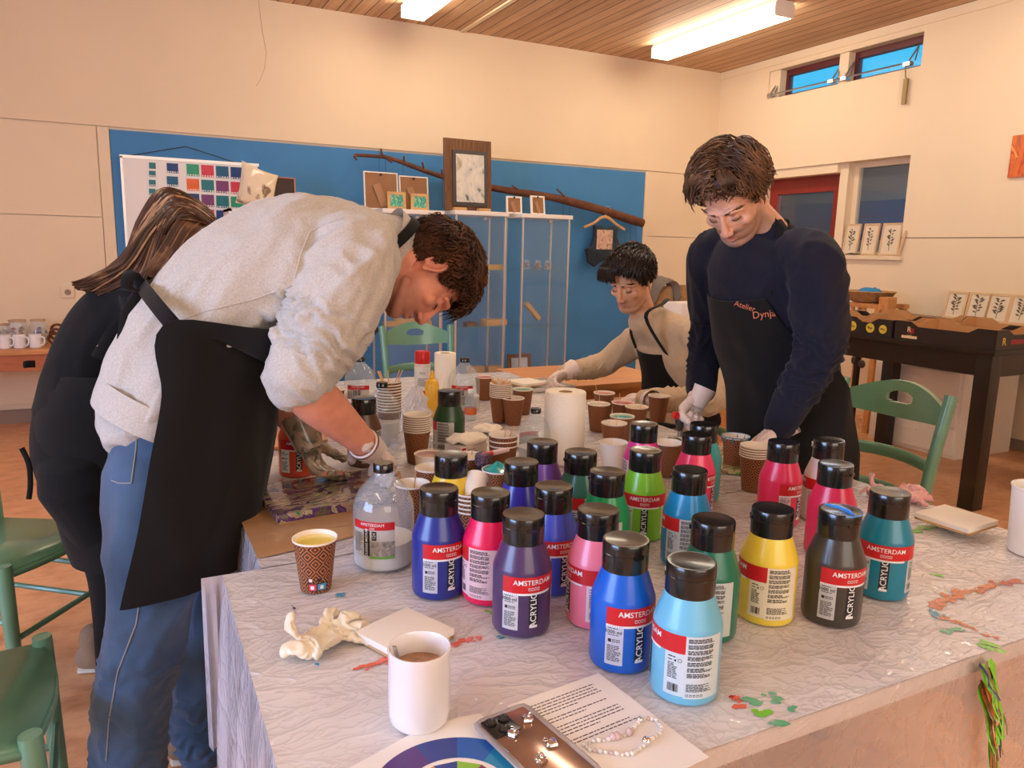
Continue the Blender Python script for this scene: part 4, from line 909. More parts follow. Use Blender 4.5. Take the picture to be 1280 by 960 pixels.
for hx, hy, rz in ((-.045, .020, .4), (-.030, -.012, 1.2), (.012, .018, 2.0), (.030, -.014, .9)):
    q = MB(); h = heart(.0095); A = Matrix.Translation((hx, sy * hy, .0085)) @ Matrix.Rotation(rz, 4, 'Z')
    rings = [(1, 0), (1.0, .0015), (.85, .0045), (.5, .006), (.1, .0064)]; vs = [(x * k, y * k, z) for k, z in rings for x, y in h]; n = len(h)
    q.add(vs, [(i * n + j, i * n + (j + 1) % n, (i + 1) * n + (j + 1) % n, (i + 1) * n + j) for i in range(4) for j in range(n)] + [[4 * n + j for j in range(n)]], 0, A)
    q.tube([(.003 * math.cos(k), .010 + .003 * math.sin(k), .003) for k in [i * .63 for i in range(11)]], .0008, 6, M=A)
    obj('heart_charm', q, M_chrome, t)
# ---------------------------------------------------------------- bead bracelet
path = [(730, 930), (742, 925), (755, 924), (766, 922), (776, 920), (786, 916), (793, 908), (800, 900), (810, 897), (820, 899), (827, 908), (825, 916), (816, 922), (808, 929), (800, 934), (790, 941), (778, 942), (764, 940), (750, 938), (737, 936)]
t = thing('bead_bracelet', 'bracelet of pale glass beads lying on the printed page', 'bracelet', (*T(780, 920)[:2], TZ + .002))
pts = [T(x, y, TZ + .006) for x, y in path]
obj('thread', MB().tube(pts + pts[:1], .0007, 6, sub=3, cap=False), mat('thread_clear', srgb(210, 200, 190), .4), t, world=True)
bmats = [mat('bead_milk', srgb(238, 226, 216), .12, coat=.6), mat('bead_rose', srgb(206, 180, 176), .1, coat=.6), M_chrome, mat('bead_amber', srgb(196, 140, 84), .15, coat=.5), mat('bead_clear', srgb(214, 210, 206), .08, coat=.8)]
tot = 0; P2 = []
for i in range(len(pts)):
    a, b = pts[i], pts[(i + 1) % len(pts)]
    k = max(1, int((b - a).length / .0052))
    for j in range(k): P2.append(a.lerp(b, j / k))
for i, v in enumerate(P2[:90]):
    f = i / len(P2); big = (abs(f - .15) < .02) or (abs(f - .22) < .012); k = 0
    m_ = random.choice([0, 0, 4, 4, 1]); r = random.uniform(.0023, .0032)
    if abs(f - .37) < .012: m_, r = 2, .0045
    elif abs(f - .58) < .01: m_, r = 3, .0062
    elif abs(f - .66) < .01: m_, r = 2, .0065
    elif big: m_, r = 1, .0052
    v = Vector((v.x, v.y, TZ + .0022 + r)); o = obj('bead', MB().ell(v, (r, r, r), n=12), bmats[m_], t, world=True)
# white container cut by the right edge of the photo
p = T(1292, 690); t = thing('white_bucket', 'tall white container cut by the right photo edge', 'container', (p.x, p.y, TZ))
obj('bucket_body', MB().lathe([(0, 0), (.048, 0), (.050, .004), (.056, .14), (.058, .142), (.058, .146), (.054, .146), (.048, .006)], 40), M_white, t)

# ---------------------------------------------------------------- green wooden chairs
def make_chair():
    """seat front faces +X, origin on the floor under the seat centre"""
    t = thing('wooden_chair', 'x', 'chair')
    ol = []
    for k in range(13):
        s = k / 12; y = -.215 + .43 * s; ol.append((.19 + .035 * math.sin(PI * s), y))
    ol += [(.05, .205), (-.19, .175), (-.19, -.175), (.05, -.205)]
    bm = bmesh.new(); vs = [bm.verts.new((x, y, .438)) for x, y in ol]; f = bm.faces.new(vs); bm.normal_update()
    if f.normal.z < 0: f.normal_flip()
    r = bmesh.ops.extrude_face_region(bm, geom=[f]); tv = [v for v in r['geom'] if isinstance(v, bmesh.types.BMVert)]
    for v in tv: v.co.z += .026
    bm.faces.ensure_lookup_table(); bmesh.ops.recalc_face_normals(bm, faces=bm.faces[:]); bmesh.ops.bevel(bm, geom=bm.edges[:], offset=.007, segments=3, affect='EDGES')
    me = bpy.data.meshes.new('seat'); bm.to_mesh(me); bm.free(); me.materials.append(M_green)
    for p in me.polygons: p.use_smooth = True
    obj('seat', me, None, t)
    for s in (-1, 1):
        obj('leg', MB().tube([(.205, s * .2, 0), (.195, s * .2, .25), (.188, s * .2, .462), (.187, s * .2, .476)], [.015, .019, .021, .018], 12, sub=3, cap='round'), M_green, t)
        q = MB(); P_ = [(-.27, s * .19, 0), (-.215, s * .188, .22), (-.195, s * .186, .45), (-.215, s * .19, .68), (-.265, s * .2, .945)]
        q.tube(P_, [.014, .017, .019, .018, .019], 12, sub=5, rb=[.017, .021, .024, .023, .022], side=(0, 1, 0)); obj('back_post', q, M_green, t)
        obj('side_stretcher', MB().tube([(.198, s * .2, .20), (-.215, s * .188, .22)], .009, 8).tube([(.196, s * .2, .31), (-.205, s * .188, .33)], .009, 8), M_green, t)
    for a in (((.2, -.2, .26), (.2, .2, .26)), ((-.21, -.188, .26), (-.21, .188, .26))): obj('cross_stretcher', MB().tube(a, .009, 8), M_green, t)
    # top rail with a hand hole
    bm = bmesh.new(); n = 24; out = []
    def bow(y): return -.055 * (1 - (y / .19) ** 2)
    top = [(-.185 + .37 * k / n, .905 + .055 * math.sin(PI * k / n)) for k in range(n + 1)]
    bot = [(.185 - .37 * k / n, .845 - .012 * math.sin(PI * k / n) + .02 * abs(math.cos(PI * k / n))) for k in range(n + 1)]
    hole = [(.045 * math.cos(a) + (.010 if math.cos(a) > 0 else -.010), .896 + .016 * math.sin(a)) for a in [i * PI / 8 for i in range(16)]]
    q = MB()
    def rail(u, v, o_):
        y = -.185 + .37 * u; zt = .905 + .055 * math.sin(PI * u); zb = .845 - .012 * math.sin(PI * u); z = zb + (zt - zb) * v
        return (-.205 - (z - .6) * .16 + bow(y) + o_, y, z)
    NU, NV = 96, 28
    vs = [rail(i / NU, j / NV, o_) for o_ in (-.010, .010) for j in range(NV + 1) for i in range(NU + 1)]
    w_ = (NU + 1) * (NV + 1); fs = []
    def inh(i, j): 
        y = -.185 + .37 * (i + .5) / NU; v = (j + .5) / NV - .55; return (y / .052) ** 4 + (v / .155) ** 2 < 1
    def idx(i, j, s): return s * w_ + j * (NU + 1) + i
    cells = {(i, j) for i in range(NU) for j in range(NV) if not inh(i, j)}
    for i, j in cells:
        fs.append((idx(i, j, 0), idx(i, j + 1, 0), idx(i + 1, j + 1, 0), idx(i + 1, j, 0))); fs.append((idx(i, j, 1), idx(i + 1, j, 1), idx(i + 1, j + 1, 1), idx(i, j + 1, 1)))
        for (di, dj, a, b) in ((0, -1, (i, j), (i + 1, j)), (0, 1, (i + 1, j + 1), (i, j + 1)), (-1, 0, (i, j + 1), (i, j)), (1, 0, (i + 1, j), (i + 1, j + 1))):
            if (i + di, j + dj) not in cells: fs.append((idx(*a, 0), idx(*b, 0), idx(*b, 1), idx(*a, 1)))
    q.add(vs, fs); obj('top_rail', q, M_green, t, merge=True)
    for zc in (.70, .575):
        P_ = [(-.205 - (zc - .6) * .16 - .045 * (1 - (y / .19) ** 2), y, zc + .012 * (1 - (y / .19) ** 2)) for y in [-.185 + .37 * k / 12 for k in range(13)]]
        obj('back_slat', MB().tube(P_, .022, 12, rb=.008, side=(0, 0, 1)), M_green, t)
    return t
ch = make_chair()
CG = 'green wooden chairs around the tables'
ch.location = (2.08, 1.69, 0); ch.rotation_euler = (0, 0, PI + .03); ch['label'] = 'green wooden chair behind the standing man at the right of the table'; ch['group'] = CG
dup(ch, (-.41, 1.70, 0), .04, 'green wooden chair cut off at the lower left corner', CG)
dup(ch, (-.40, 2.66, 0), -.62, 'green wooden chair at the left edge behind the man in jeans', CG)
dup(ch, (1.42, 3.78, 0), -PI / 2 - .05, 'green wooden chair empty at the far table end by the cabinets', CG)
CHS = dup(ch, (2.12, 2.62, 0), PI + .12, 'green wooden chair the seated man sits on', CG)

# ---------------------------------------------------------------- left side table with mugs and jars
wt = on(30, 437, 1, 6.1).z
SX1 = .15
t = table('pine side table with mugs at the left end of the back wall', -1.6, SX1, 6.08, 6.60, wt, M_pine, M_pine, tt=.035, lr=.03, name='side_table', ins=.03)
obj('apron_board', MB().bb((-1.58, 6.10, wt - .15), (SX1 - .02, 6.13, wt - .035)), mat('reddish_pine', srgb(176, 100, 58), .5, var=.12, stretch=(1, 9, 9)), t, world=True)
def at_tab(px, y, z=None): v = on(px, 400, 1, y); return (v.x, y, wt if z is None else z)
mg = MB().lathe([(.036, 0), (.040, .004), (.040, .092), (.036, .096), (0, .096)], 28)
for k, (px, dx, lb) in enumerate(((22, 1, 'upside down white mug between the other two on the side table'), (42, 1, 'upside down white mug nearest the woman back'), (3, 1, 'upside down white mug at the left photo edge'))):
    q = thing('coffee_mug', lb, 'mug', at_tab(px, 6.2), -.5, 'white mugs on the side table'); obj('mug_body', mg, M_ceramic, q); obj('handle', MB().tube([(.038, 0, .078), (.062, 0, .072), (.066, 0, .045), (.055, 0, .022), (.038, 0, .02)], .006, 10, sub=4), M_ceramic, q)
def jar(px, y, h, r, col, label, name='glass_jar'):
    q = thing(name, label, 'jar', at_tab(px, y), 0, 'jars of craft supplies on the side table')
    obj('jar_glass', MB().lathe([(r * .9, .001), (r, .006), (r, h * .8), (r * .8, h * .92), (r * .78, h)], 24), M_clear, q)
    c = MB()
    rnd = random.Random(px)
    for i in range(26): a = rnd.random() * 6.3; rr = rnd.random() ** .5 * r * .72; c.ell((rr * math.cos(a), rr * math.sin(a), .015 + rnd.random() * (h * .62)), (.014, .014, .012), n=8, m=rnd.randrange(3))
    obj('jar_contents', c, [mat('bits_a%s' % px, col, .5), mat('bits_b', srgb(210, 190, 160), .5), mat('bits_c', srgb(130, 96, 70), .6)], q)
    obj('jar_lid', MB().lathe([(r * .82, h), (r * .84, h + .012), (0, h + .014)], 24), mat('jar_lid_tan', srgb(190, 160, 125), .5), q)
jar(21, 6.36, .17, .066, srgb(180, 50, 40), 'large glass jar with red craft bits behind the middle mug')
jar(47, 6.38, .17, .058, srgb(50, 40, 110), 'large glass jar with dark blue bits behind the right mug')
jar(3, 6.40, .14, .05, srgb(190, 50, 80), 'glass jar with pink bits at the left photo edge')
for k in range(3):
    o = obj('bracelet_roll', MB().tube([(.036 * math.cos(a), .01 * k, .036 * math.sin(a)) for a in [i * .35 for i in range(19)]], .010, 8, cap=False), M_bark); o.location = (at_tab(66, 6.32)[0], 6.32, wt + .046 + .0 * k); o.location.z += .03 * k
    o.rotation_euler = (.2 * k, 0, .2); o.location.x += .012 * k; tag(o, ['lowest', 'middle', 'topmost'][k] + ' brown ring in the small heap right of the white mugs', 'ring', 'brown rings on the side table')
q = thing('wall_socket', 'cream wall socket above the side table by the woman', 'socket', W(85, 365, YW)); p = W(85, 365, YW)
obj('socket_plate', MB().box((0, -.010, 0), (.085, .018, .085), bev=.004), M_panel, q); obj('socket_hole', MB().lathe([(0, 0), (.02, 0), (.021, .003)], 24, M=Matrix.Translation((0, -.022, 0)) @ Matrix.Rotation(PI / 2, 4, 'X')), mat('socket_inner', srgb(150, 125, 100), .5), q)

# ---------------------------------------------------------------- colour chart on the blue board
q0 = W(151, 195, YW); q1 = W(322, 214, YW)
ztop = q0.z; x0, x1 = q0.x, q1.x
t = thing('colour_chart', 'white chart of colour swatches hanging on the blue board', 'chart', (x0, YW - .01, ztop))
obj('chart_board', MB().bb((x0, YW - .016, ztop - 1.15), (x1, YW - .004, ztop), 0), M_paper, t, world=True)
obj('chart_rail', MB().bb((x0 - .01, YW - .02, ztop - .012), (x1 + .01, YW - .002, ztop + .01)).bb((x0 - .008, YW - .02, ztop - 1.16), (x0 + .01, YW - .002, ztop)), M_alu, t, world=True)
obj('hanging_cord', MB().tube([W(165, 194, YW - .01), W(232, 183, YW - .01), W(300, 205, YW - .01)], .003, 6), M_string, t, world=True)
SW = {'t': srgb(22, 120, 128), 'g': srgb(48, 160, 120), 'r': srgb(216, 62, 84), 'b': srgb(16, 96, 130), 'n': srgb(18, 62, 122), 'o': srgb(236, 106, 48), 'p': srgb(124, 62, 116)}
def sw(xa, ya, xb, yb, c, band=True):
    a = W(130 + xa / 4.267, 150 + ya / 4.267, YW - .02); b = W(130 + xb / 4.267, 150 + yb / 4.267, YW - .02)
    m_ = MB().bb((a.x, YW - .0185, b.z), (b.x, YW - .016, a.z), 0)
    if band:
        rnd = random.Random(xa * ya)
        for i in range(5): xx = a.x + (b.x - a.x) * (i + .5) / 5; m_.ell((xx, YW - .0187, b.z + .008), ((b.x - a.x) * rnd.uniform(.04, .1), .001, .006), m=1, n=8)
    obj('colour_swatch', m_, [mat('swatch_' + c, SW[c], .45, var=.12, vscale=20), M_paper], t, world=True, smooth=False)
for i, yy in enumerate((226, 270, 318, 366, 412, 456, 503)): sw(239, yy, 277, yy + 35, 't', i > 0)
for i, (yy, c) in enumerate(((229, 'n'), (299, 'b'), (368, 'n'), (437, 'n'), (500, 'b'))): sw(334, yy, 397, yy + 56, c)
G = ['grbn', 'otpr', 'nptg', 'trnt', 'npbr', 'tgrp']
for r in range(6):
    for c in range(4):
        xa = 439 + c * 78.5 + r * .8; ya = 233 + r * 79 + c * 5.5
        sw(xa, ya, xa + 70, ya + 68, G[r][c])

# ---------------------------------------------------------------- cushion and dark frame on a tall shelf
sy = 5.95
zs = on(330, 262, 1, sy).z; xa = on(286, 262, 1, sy).x; xb = on(372, 262, 1, sy).x
t = thing('tall_shelf', 'tall white shelf against the blue board hidden behind the man in grey', 'shelf', ((xa + xb) / 2, sy + .18, 0))
q = MB().bb((xa, sy, 0), (xa + .02, sy + .36, zs)).bb((xb - .02, sy, 0), (xb, sy + .36, zs)).bb((xa, sy, zs - .02), (xb, sy + .36, zs))
obj('shelf_frame', q, M_white, t, world=True)
for k in range(4): obj('shelf_board', MB().bb((xa + .02, sy, .1 + k * zs / 4.4), (xb - .02, sy + .34, .12 + k * zs / 4.4)), M_white, t, world=True)
me = MB().box((0, 0, 0), (.34, .09, .36)).mesh('c', M_paper)
def cushion():
    def f(u, v, s=1):
        a, b = u * 2 - 1, v * 2 - 1; th = .055 * (max(0, (1 - a * a) * (1 - b * b))) ** .45
        k = 1 - .08 * (1 - a * a) * b * b; k2 = 1 - .08 * (1 - b * b) * a * a
        return (.19 * a * k2, s * th, .19 * b * k)
    q = MB(); q.grid(lambda u, v: f(u, v, 1), 24, 24); q.grid(lambda u, v: f(u, v, -1), 24, 24); return q
cm = pour_mat('cushion_print', [(.35, srgb(232, 214, 188)), (.56, srgb(226, 206, 180)), (.60, srgb(120, 98, 78)), (.66, srgb(150, 125, 98)), (.72, srgb(226, 206, 180))], 4, .6, .9); 
o = obj('cushion', cushion(), cm, merge=True); c_ = on(322, 232, 1, sy + .08); o.location = (c_.x, sy + .10, zs + .155); o.rotation_euler = (-.15, .28, .35); o.scale = (.80, .9, .86); tag(o, 'cream cushion with a grey brown print standing above the man back', 'cushion')
t = thing('dark_frame', 'dark brown framed board leaning beside the printed cushion', 'frame', (on(350, 240, 1, sy + .2).x, sy + .22, zs + .005), .1)
obj('frame_board', MB().box((0, 0, .125), (.235, .012, .25), rot=Matrix.Rotation(-.1, 3, 'X')), mat('dark_brown_board', srgb(52, 26, 20), .5), t); obj('frame_edge', MB().box((.12, 0, .125), (.01, .02, .25), rot=Matrix.Rotation(-.1, 3, 'X')).box((0, .01, .252), (.25, .02, .008)), mat('edge_tan', srgb(190, 130, 100), .6), t)

# ---------------------------------------------------------------- glass display cabinets
CY0, CY1 = 5.92, 6.26
def cabinet(pxl, pxr, label, pyt):
    a = on(pxl, 330, 1, CY0).x; b = on(pxr, 330, 1, CY0).x; zt = on((pxl + pxr) / 2, pyt, 1, CY0).z
    t = thing('display_cabinet', label, 'display cabinet', ((a + b) / 2, (CY0 + CY1) / 2, 0), 0, 'glass display cabinets by the blue board')
    obj('cabinet_top', MB().bb((a - .015, CY0 - .02, zt - .035), (b + .015, CY1 + .01, zt), 0, .003), M_white, t, world=True)
    obj('cabinet_base', MB().bb((a - .01, CY0 - .01, 0), (b + .01, CY1 + .01, .06), 0, .003), M_white, t, world=True)
    for x in (a + .008, b - .008):
        for y in (CY0 + .008, CY1 - .008): obj('corner_post', MB().bb((x - .008, y - .008, .06), (x + .008, y + .008, zt - .035)), M_alu, t, world=True)
    obj('glass_door', MB().bb((a + .016, CY0 + .004, .06), (b - .016, CY0 + .009, zt - .035)), M_glass, t, world=True)
    for x in (a + .004, b - .008): obj('glass_side', MB().bb((x, CY0 + .016, .06), (x + .004, CY1 - .016, zt - .035)), M_glass, t, world=True)
    obj('door_lock', MB().box(((a + b) / 2 + .03, CY0 - .006, zt - .06), (.03, .018, .022)), M_steel, t, world=True)
    zz = []
    for k, py in enumerate((337, 407, 478)):
        z = on((pxl + pxr) / 2, py, 1, CY0 + .1).z; zz.append(z)
        obj('glass_shelf', MB().bb((a + .016, CY0 + .02, z - .005), (b - .016, CY1 - .018, z)), mat('shelf_glass_edge', srgb(120, 170, 160), .1) if False else M_glass, t, world=True)
        obj('shelf_edge', MB().bb((a + .016, CY0 + .016, z - .005), (b - .016, CY0 + .019, z)), mat('green_glass_edge', srgb(96, 140, 130), .2), t, world=True)
    return a, b, zt, zz
ca = cabinet(480, 552, 'glass display cabinet on the left behind the man in grey head', 262)
cb_ = cabinet(569, 632, 'glass display cabinet in the middle under the wooden picture', 264)
cc_ = cabinet(652, 711, 'glass display cabinet on the right beside the hanging vest', 268)
def wblock(px, y, z, d, label, rz=0, rot=None, m=None):
    x = on(px, 400, 1, y).x; o = obj('wood_block', MB().box((0, 0, 0), d, bev=.004), m or M_ply); o.location = (x, y, z + d[2] / 2); o.rotation_euler = rot if rot else (0, 0, rz); tag(o, label, 'wood block'); return o
yb = CY0 + .15
wblock(614, yb, cb_[3][0], (.20, .08, .045), 'pale wooden block on the upper shelf of the middle cabinet', m=mat('yellow_wood', srgb(190, 150, 84), .6, var=.1))
wblock(509, yb, ca[3][1], (.40, .12, .035), 'flat pale wooden board on the middle shelf of the left cabinet', .05)
wblock(515, yb, ca[3][1] + .035, (.30, .09, .022), 'thinner wooden board lying on the board of the left cabinet', -.05)
wblock(617, yb, cb_[3][1], (.20, .14, .05), 'pale wooden box on the middle shelf of the middle cabinet', .0)
wblock(588, yb, cb_[3][1], (.10, .10, .03), 'small brown wooden piece left of the pale box in the middle cabinet', m=M_brownwood)
wblock(602, yb, cb_[3][2], (.36, .14, .045), 'long wooden box on the low shelf of the middle cabinet')
wblock(595, yb + .02, cb_[3][2] + .045, (.15, .08, .09), 'left upper cream box above the long wooden box', m=M_card)
wblock(618, yb + .02, cb_[3][2] + .045, (.13, .08, .09), 'right upper cream box above the long wooden box', m=M_card)
wblock(665, yb, cc_[3][1] + .03, (.04, .06, .20), 'tilted wooden bar on the middle shelf of the right cabinet', rot=(0, -.75, 0))
for k, px in enumerate((658, 672, 685)):
    x = on(px, 330, 1, yb).x; q = thing('small_jar', ['leftmost', 'middle', 'rightmost'][k] + ' of three small filled jars in the right cabinet', 'jar', (x, yb, cc_[3][0]), 0, 'small jars in the right cabinet')
    obj('jar_glass', MB().lathe([(.03, .001), (.036, .01), (.036, .06), (.028, .07), (.028, .085)], 20), M_clear, q)
    c = MB(); rnd = random.Random(k)
    for i in range(16): a = rnd.random() * 6.3; rr = rnd.random() * .02; c.ell((rr * math.cos(a), rr * math.sin(a), .014 + rnd.random() * .04), (.012, .012, .011), n=8, m=rnd.randrange(2))
    obj('jar_contents', c, [mat('shell_a', srgb(200, 160, 120), .5), mat('shell_b', srgb(110, 70, 60), .5)], q)
def pframe(x, y, z, w_, h_, label, edge, face, rz=0, lean=.12, back=False, art=None, name='picture_frame', group=None, bw=.018, strut=True, cat='picture frame'):
    """leaning frame whose foot is at x,y,z; front faces -Y"""
    t = thing(name, label, cat, (x, y, z), rz, group)
    R_ = Matrix.Rotation(-lean, 4, 'X')
    e = MB()
    for a, b in (((-w_ / 2, 0), (w_ / 2, bw)), ((-w_ / 2, h_ - bw), (w_ / 2, h_)), ((-w_ / 2, bw), (-w_ / 2 + bw, h_ - bw)), ((w_ / 2 - bw, bw), (w_ / 2, h_ - bw))):
        e.box(((a[0] + b[0]) / 2, 0, (a[1] + b[1]) / 2), (b[0] - a[0], .018, b[1] - a[1]), M=R_)
    obj('frame_border', e, edge, t, smooth=False)
    obj('frame_panel' if back else 'picture', MB().box((0, 0, h_ / 2), (w_ - 2 * bw + .002, .008, h_ - 2 * bw + .002), M=R_), face, t, smooth=False)
    if back and strut: obj('easel_strut', MB().box((-.01, -.012, h_ * .38), (w_ * .22, .006, h_ * .62), rot=Matrix.Rotation(-.35, 3, 'Y'), M=R_), mat('hardboard_light', srgb(168, 124, 88), .7), t); obj('hook', MB().box((0, -.008, h_ * .93), (.016, .006, .014), M=R_), M_black, t)
    return t
zt = ca[2]
def px_on(px, y): return on(px, 250, 1, y).x
def hpx(n, y=6.1): return n * y / 870.
pframe(px_on(477, 6.14), 6.14, zt, .285, .30, 'large frame seen from the back at the left of the cabinet tops', M_white, M_mdf, 0, .1, True, group='frames on the cabinet tops', bw=.009)
pframe(px_on(518, 6.16), 6.16, zt, .255, .285, 'large frame seen from the back next to the wooden picture', M_white, M_mdf, .03, .1, True, group='frames on the cabinet tops', bw=.009)
M_teal = pour_mat('teal_art', [(.35, srgb(30, 140, 130)), (.5, srgb(80, 180, 150)), (.6, srgb(200, 190, 140)), (.7, srgb(40, 150, 140))], 20, 2, .4)
pframe(px_on(496, 6.02), 6.02, zt, .150, .140, 'small wooden frame with teal art, left one of two', M_ply, M_teal, -.08, .12, bw=.022, group='frames on the cabinet tops')
pframe(px_on(525, 6.02), 6.02, zt, .150, .135, 'small wooden frame with teal art, right one of two', M_ply, M_teal, -.08, .12, bw=.022, group='frames on the cabinet tops')
# big wooden picture
zt = cb_[2]; X_ = px_on(586.5, 6.0); y_ = 6.02; hh = on(587, 174, 1, y_).z - zt - .02; ww = on(616, 200, 1, y_).x - on(557, 200, 1, y_).x
for k, dx in enumerate((-.10, .12)): o = obj('wood_block', MB().box((0, 0, .0125), (.11, .05, .025), bev=.003), M_ply); o.location = (X_ + dx, y_ - .055, zt); tag(o, ['left', 'right'][k] + ' little wooden block before the large wooden picture', 'wood block')
t = thing('wooden_picture', 'large weathered wooden board holding a grey marbled picture on the cabinets', 'picture', (X_, y_, zt), 0)
R_ = Matrix.Rotation(-.06, 4, 'X')
obj('wood_board', MB().box((0, 0, hh / 2 + .01), (ww, .02, hh + .02), M=R_), M_brownwood, t, smooth=False)
q = MB(); fw, fh = ww * .72, hh * .80
obj('dark_frame', MB().box((.01, -.018, hh * .47), (fw, .02, fh), M=R_, bev=.003), mat('frame_grey', srgb(72, 68, 64), .4), t)
obj('marbled_picture', MB().box((.01, -.030, hh * .47), (fw * .82, .006, fh * .86), M=R_), pour_mat('marble_art', [(.3, srgb(90, 96, 100)), (.38, srgb(200, 196, 186)), (.55, srgb(224, 216, 200)), (.66, srgb(190, 176, 150)), (.76, srgb(110, 112, 112))], 4, 2.2, .35), t)
zt = cc_[2]
pframe(px_on(643, 6.06), 6.06, zt, .150, .150, 'small white frame seen from the back, left one on the right cabinets', M_white, M_mdf, 0, .1, True, bw=.014, group='frames on the cabinet tops')
pframe(px_on(673, 6.04), 6.04, zt, .150, .165, 'small white frame seen from the back, right one on the right cabinet', M_white, M_mdf, .15, .12, True, bw=.014, group='frames on the cabinet tops')
# wooden framed picture at the floor level of the right cabinets
pframe(on(650, 460, 1, yb).x, yb, cc_[3][2] + .001, .24, .27, 'reddish wooden frame with white sheet low in the right cabinet', M_brownwood, mat('pale_sheet', srgb(190, 194, 200), .5), 0, .1, bw=.035)

# ---------------------------------------------------------------- branch with hanging things
by = 6.56
bp = [(443, 194), (478, 196), (508, 205), (540, 217), (580, 228), (640, 239), (690, 247), (735, 258), (775, 270), (803, 279)]
t = thing('hanging_branch', 'long bare branch hung across the blue board', 'branch', W(620, 235, by))
me = MB().tube([W(x, y, by) for x, y in bp], [.010, .016, .018, .018, .026, .032, .036, .040, .044, .044], 14, sub=6).mesh('branch_wood', M_bark); folds(me, .006, (1, 0, -.2), 30, 4, 3); obj('branch_wood', me, None, t, world=True)
for a, b in (((478, 196), (476, 186)), ((505, 204), (505, 195)), ((530, 213), (528, 203)), ((553, 221), (552, 212)), ((711, 251), (696, 236)), ((443, 195), (446, 200)), ((655, 242), (640, 232)), ((482, 197), (490, 203))):
    obj('twig', MB().tube([W(*a, by), W(*b, by - .03)], [.012, .007], 8), M_bark, t, world=True)
for px, y0_, y1_ in ((474, 150, 196), (474, 196, 218), (482, 197, 220), (504, 203, 215), (553, 221, 260), (712, 253, 275), (704, 251, 272), (795, 277, 305), (788, 274, 300)):
    if y0_ < 190: y0_ = 186
    obj('string', MB().tube([W(px, y0_, by - .02), W(px, y1_, by - .02)], .0018, 5), M_string, t, world=True)
# vest on a hanger
p = W(757, 272, by - .03)
t = thing('coat_hanger', 'pale wooden hanger hooked on the branch', 'hanger', p)
obj('hanger_arm', MB().tube([W(730, 284, by - .03), W(742, 279, by - .03), W(752, 272, by - .03), W(760, 272, by - .03), W(771, 281, by - .03), W(781, 287, by - .03)], [.012, .014, .016, .016, .014, .012], 10, rb=.008, sub=4, side=(0, 0, 1)), M_ply, t, world=True)
obj('hook', MB().tube([W(757, 272, by - .03), W(757, 262, by - .03), W(760, 258, by - .045), W(763, 262, by - .05)], .003, 8, sub=4), M_steel, t, world=True)
t = thing('denim_vest', 'dark denim vest with a pale printed patch on the wooden hanger', 'vest', p)
ol = [(742, 281), (750, 282), (757, 285), (765, 283), (771, 284), (770, 296), (774, 306), (777, 314), (777, 322), (768, 326), (752, 325), (742, 334), (734, 328), (731, 312), (737, 309), (741, 297)]
def clothpanel(ol, y, th, m_, par, name, amp=.012, seed=0):
    P = [W(a, b, y) for a, b in ol]; cx = sum(v.x for v in P) / len(P); cz = sum(v.z for v in P) / len(P); rings = []; q = MB(); n = len(P)
    for s, k in ((1, 0), (.97, .6), (.8, 1), (.4, 1.1), (.02, 1.1)): rings.append([(cx + (v.x - cx) * s, y - th * k, cz + (v.z - cz) * s) for v in P])
    for s, k in ((.97, -.4), (.4, -.4), (.02, -.4)): rings.append([(cx + (v.x - cx) * s, y - th * k, cz + (v.z - cz) * s) for v in P])
    q.add(sum(rings[:5], []), [(i * n + j, i * n + (j + 1) % n, (i + 1) * n + (j + 1) % n, (i + 1) * n + j) for i in range(4) for j in range(n)])
    q.add(rings[0] + rings[5] + rings[6] + rings[7], [(i * n + j, (i + 1) * n + j, (i + 1) * n + (j + 1) % n, i * n + (j + 1) % n) for i in range(3) for j in range(n)])
    return obj(name, q, m_, par, world=True, merge=True)
dm_ = mat('dark_denim', srgb(40, 52, 62), .8, var=.35, vscale=30, bump=.5, bscale=50)
clothpanel(ol, by - .02, .04, dm_, t, 'vest_body')
clothpanel([(733, 310), (755, 318), (779, 314), (776, 323), (758, 322), (742, 333), (734, 327)], by - .05, .02, mat('denim_peplum', srgb(30, 40, 50), .8, bump=.8, bscale=70, var=.4, vscale=50), t, 'vest_ruffle')
a = W(746.5, 287, by - .07); b = W(765, 312, by - .07); obj('printed_patch', MB().bb((a.x, by - .072, b.z), (b.x, by - .066, a.z)), pour_mat('patch_print', [(.35, srgb(196, 150, 130)), (.5, srgb(220, 190, 165)), (.62, srgb(150, 96, 84)), (.7, srgb(226, 200, 176))], 14, 1.4, .7), t, world=True)
t = thing('small_wreath', 'small reddish twig wreath hanging at the end of the branch', 'wreath', W(791, 303, by)); c_ = W(791, 308, by - .02)
obj('wreath_ring', MB().tube([(c_.x + .075 * math.cos(a), c_.y, c_.z + .05 * math.sin(a)) for a in [i * .35 for i in range(19)]], .010, 8, cap=False), mat('wreath_red', srgb(120, 64, 60), .7, var=.5, vscale=50, bump=.5), t, world=True)

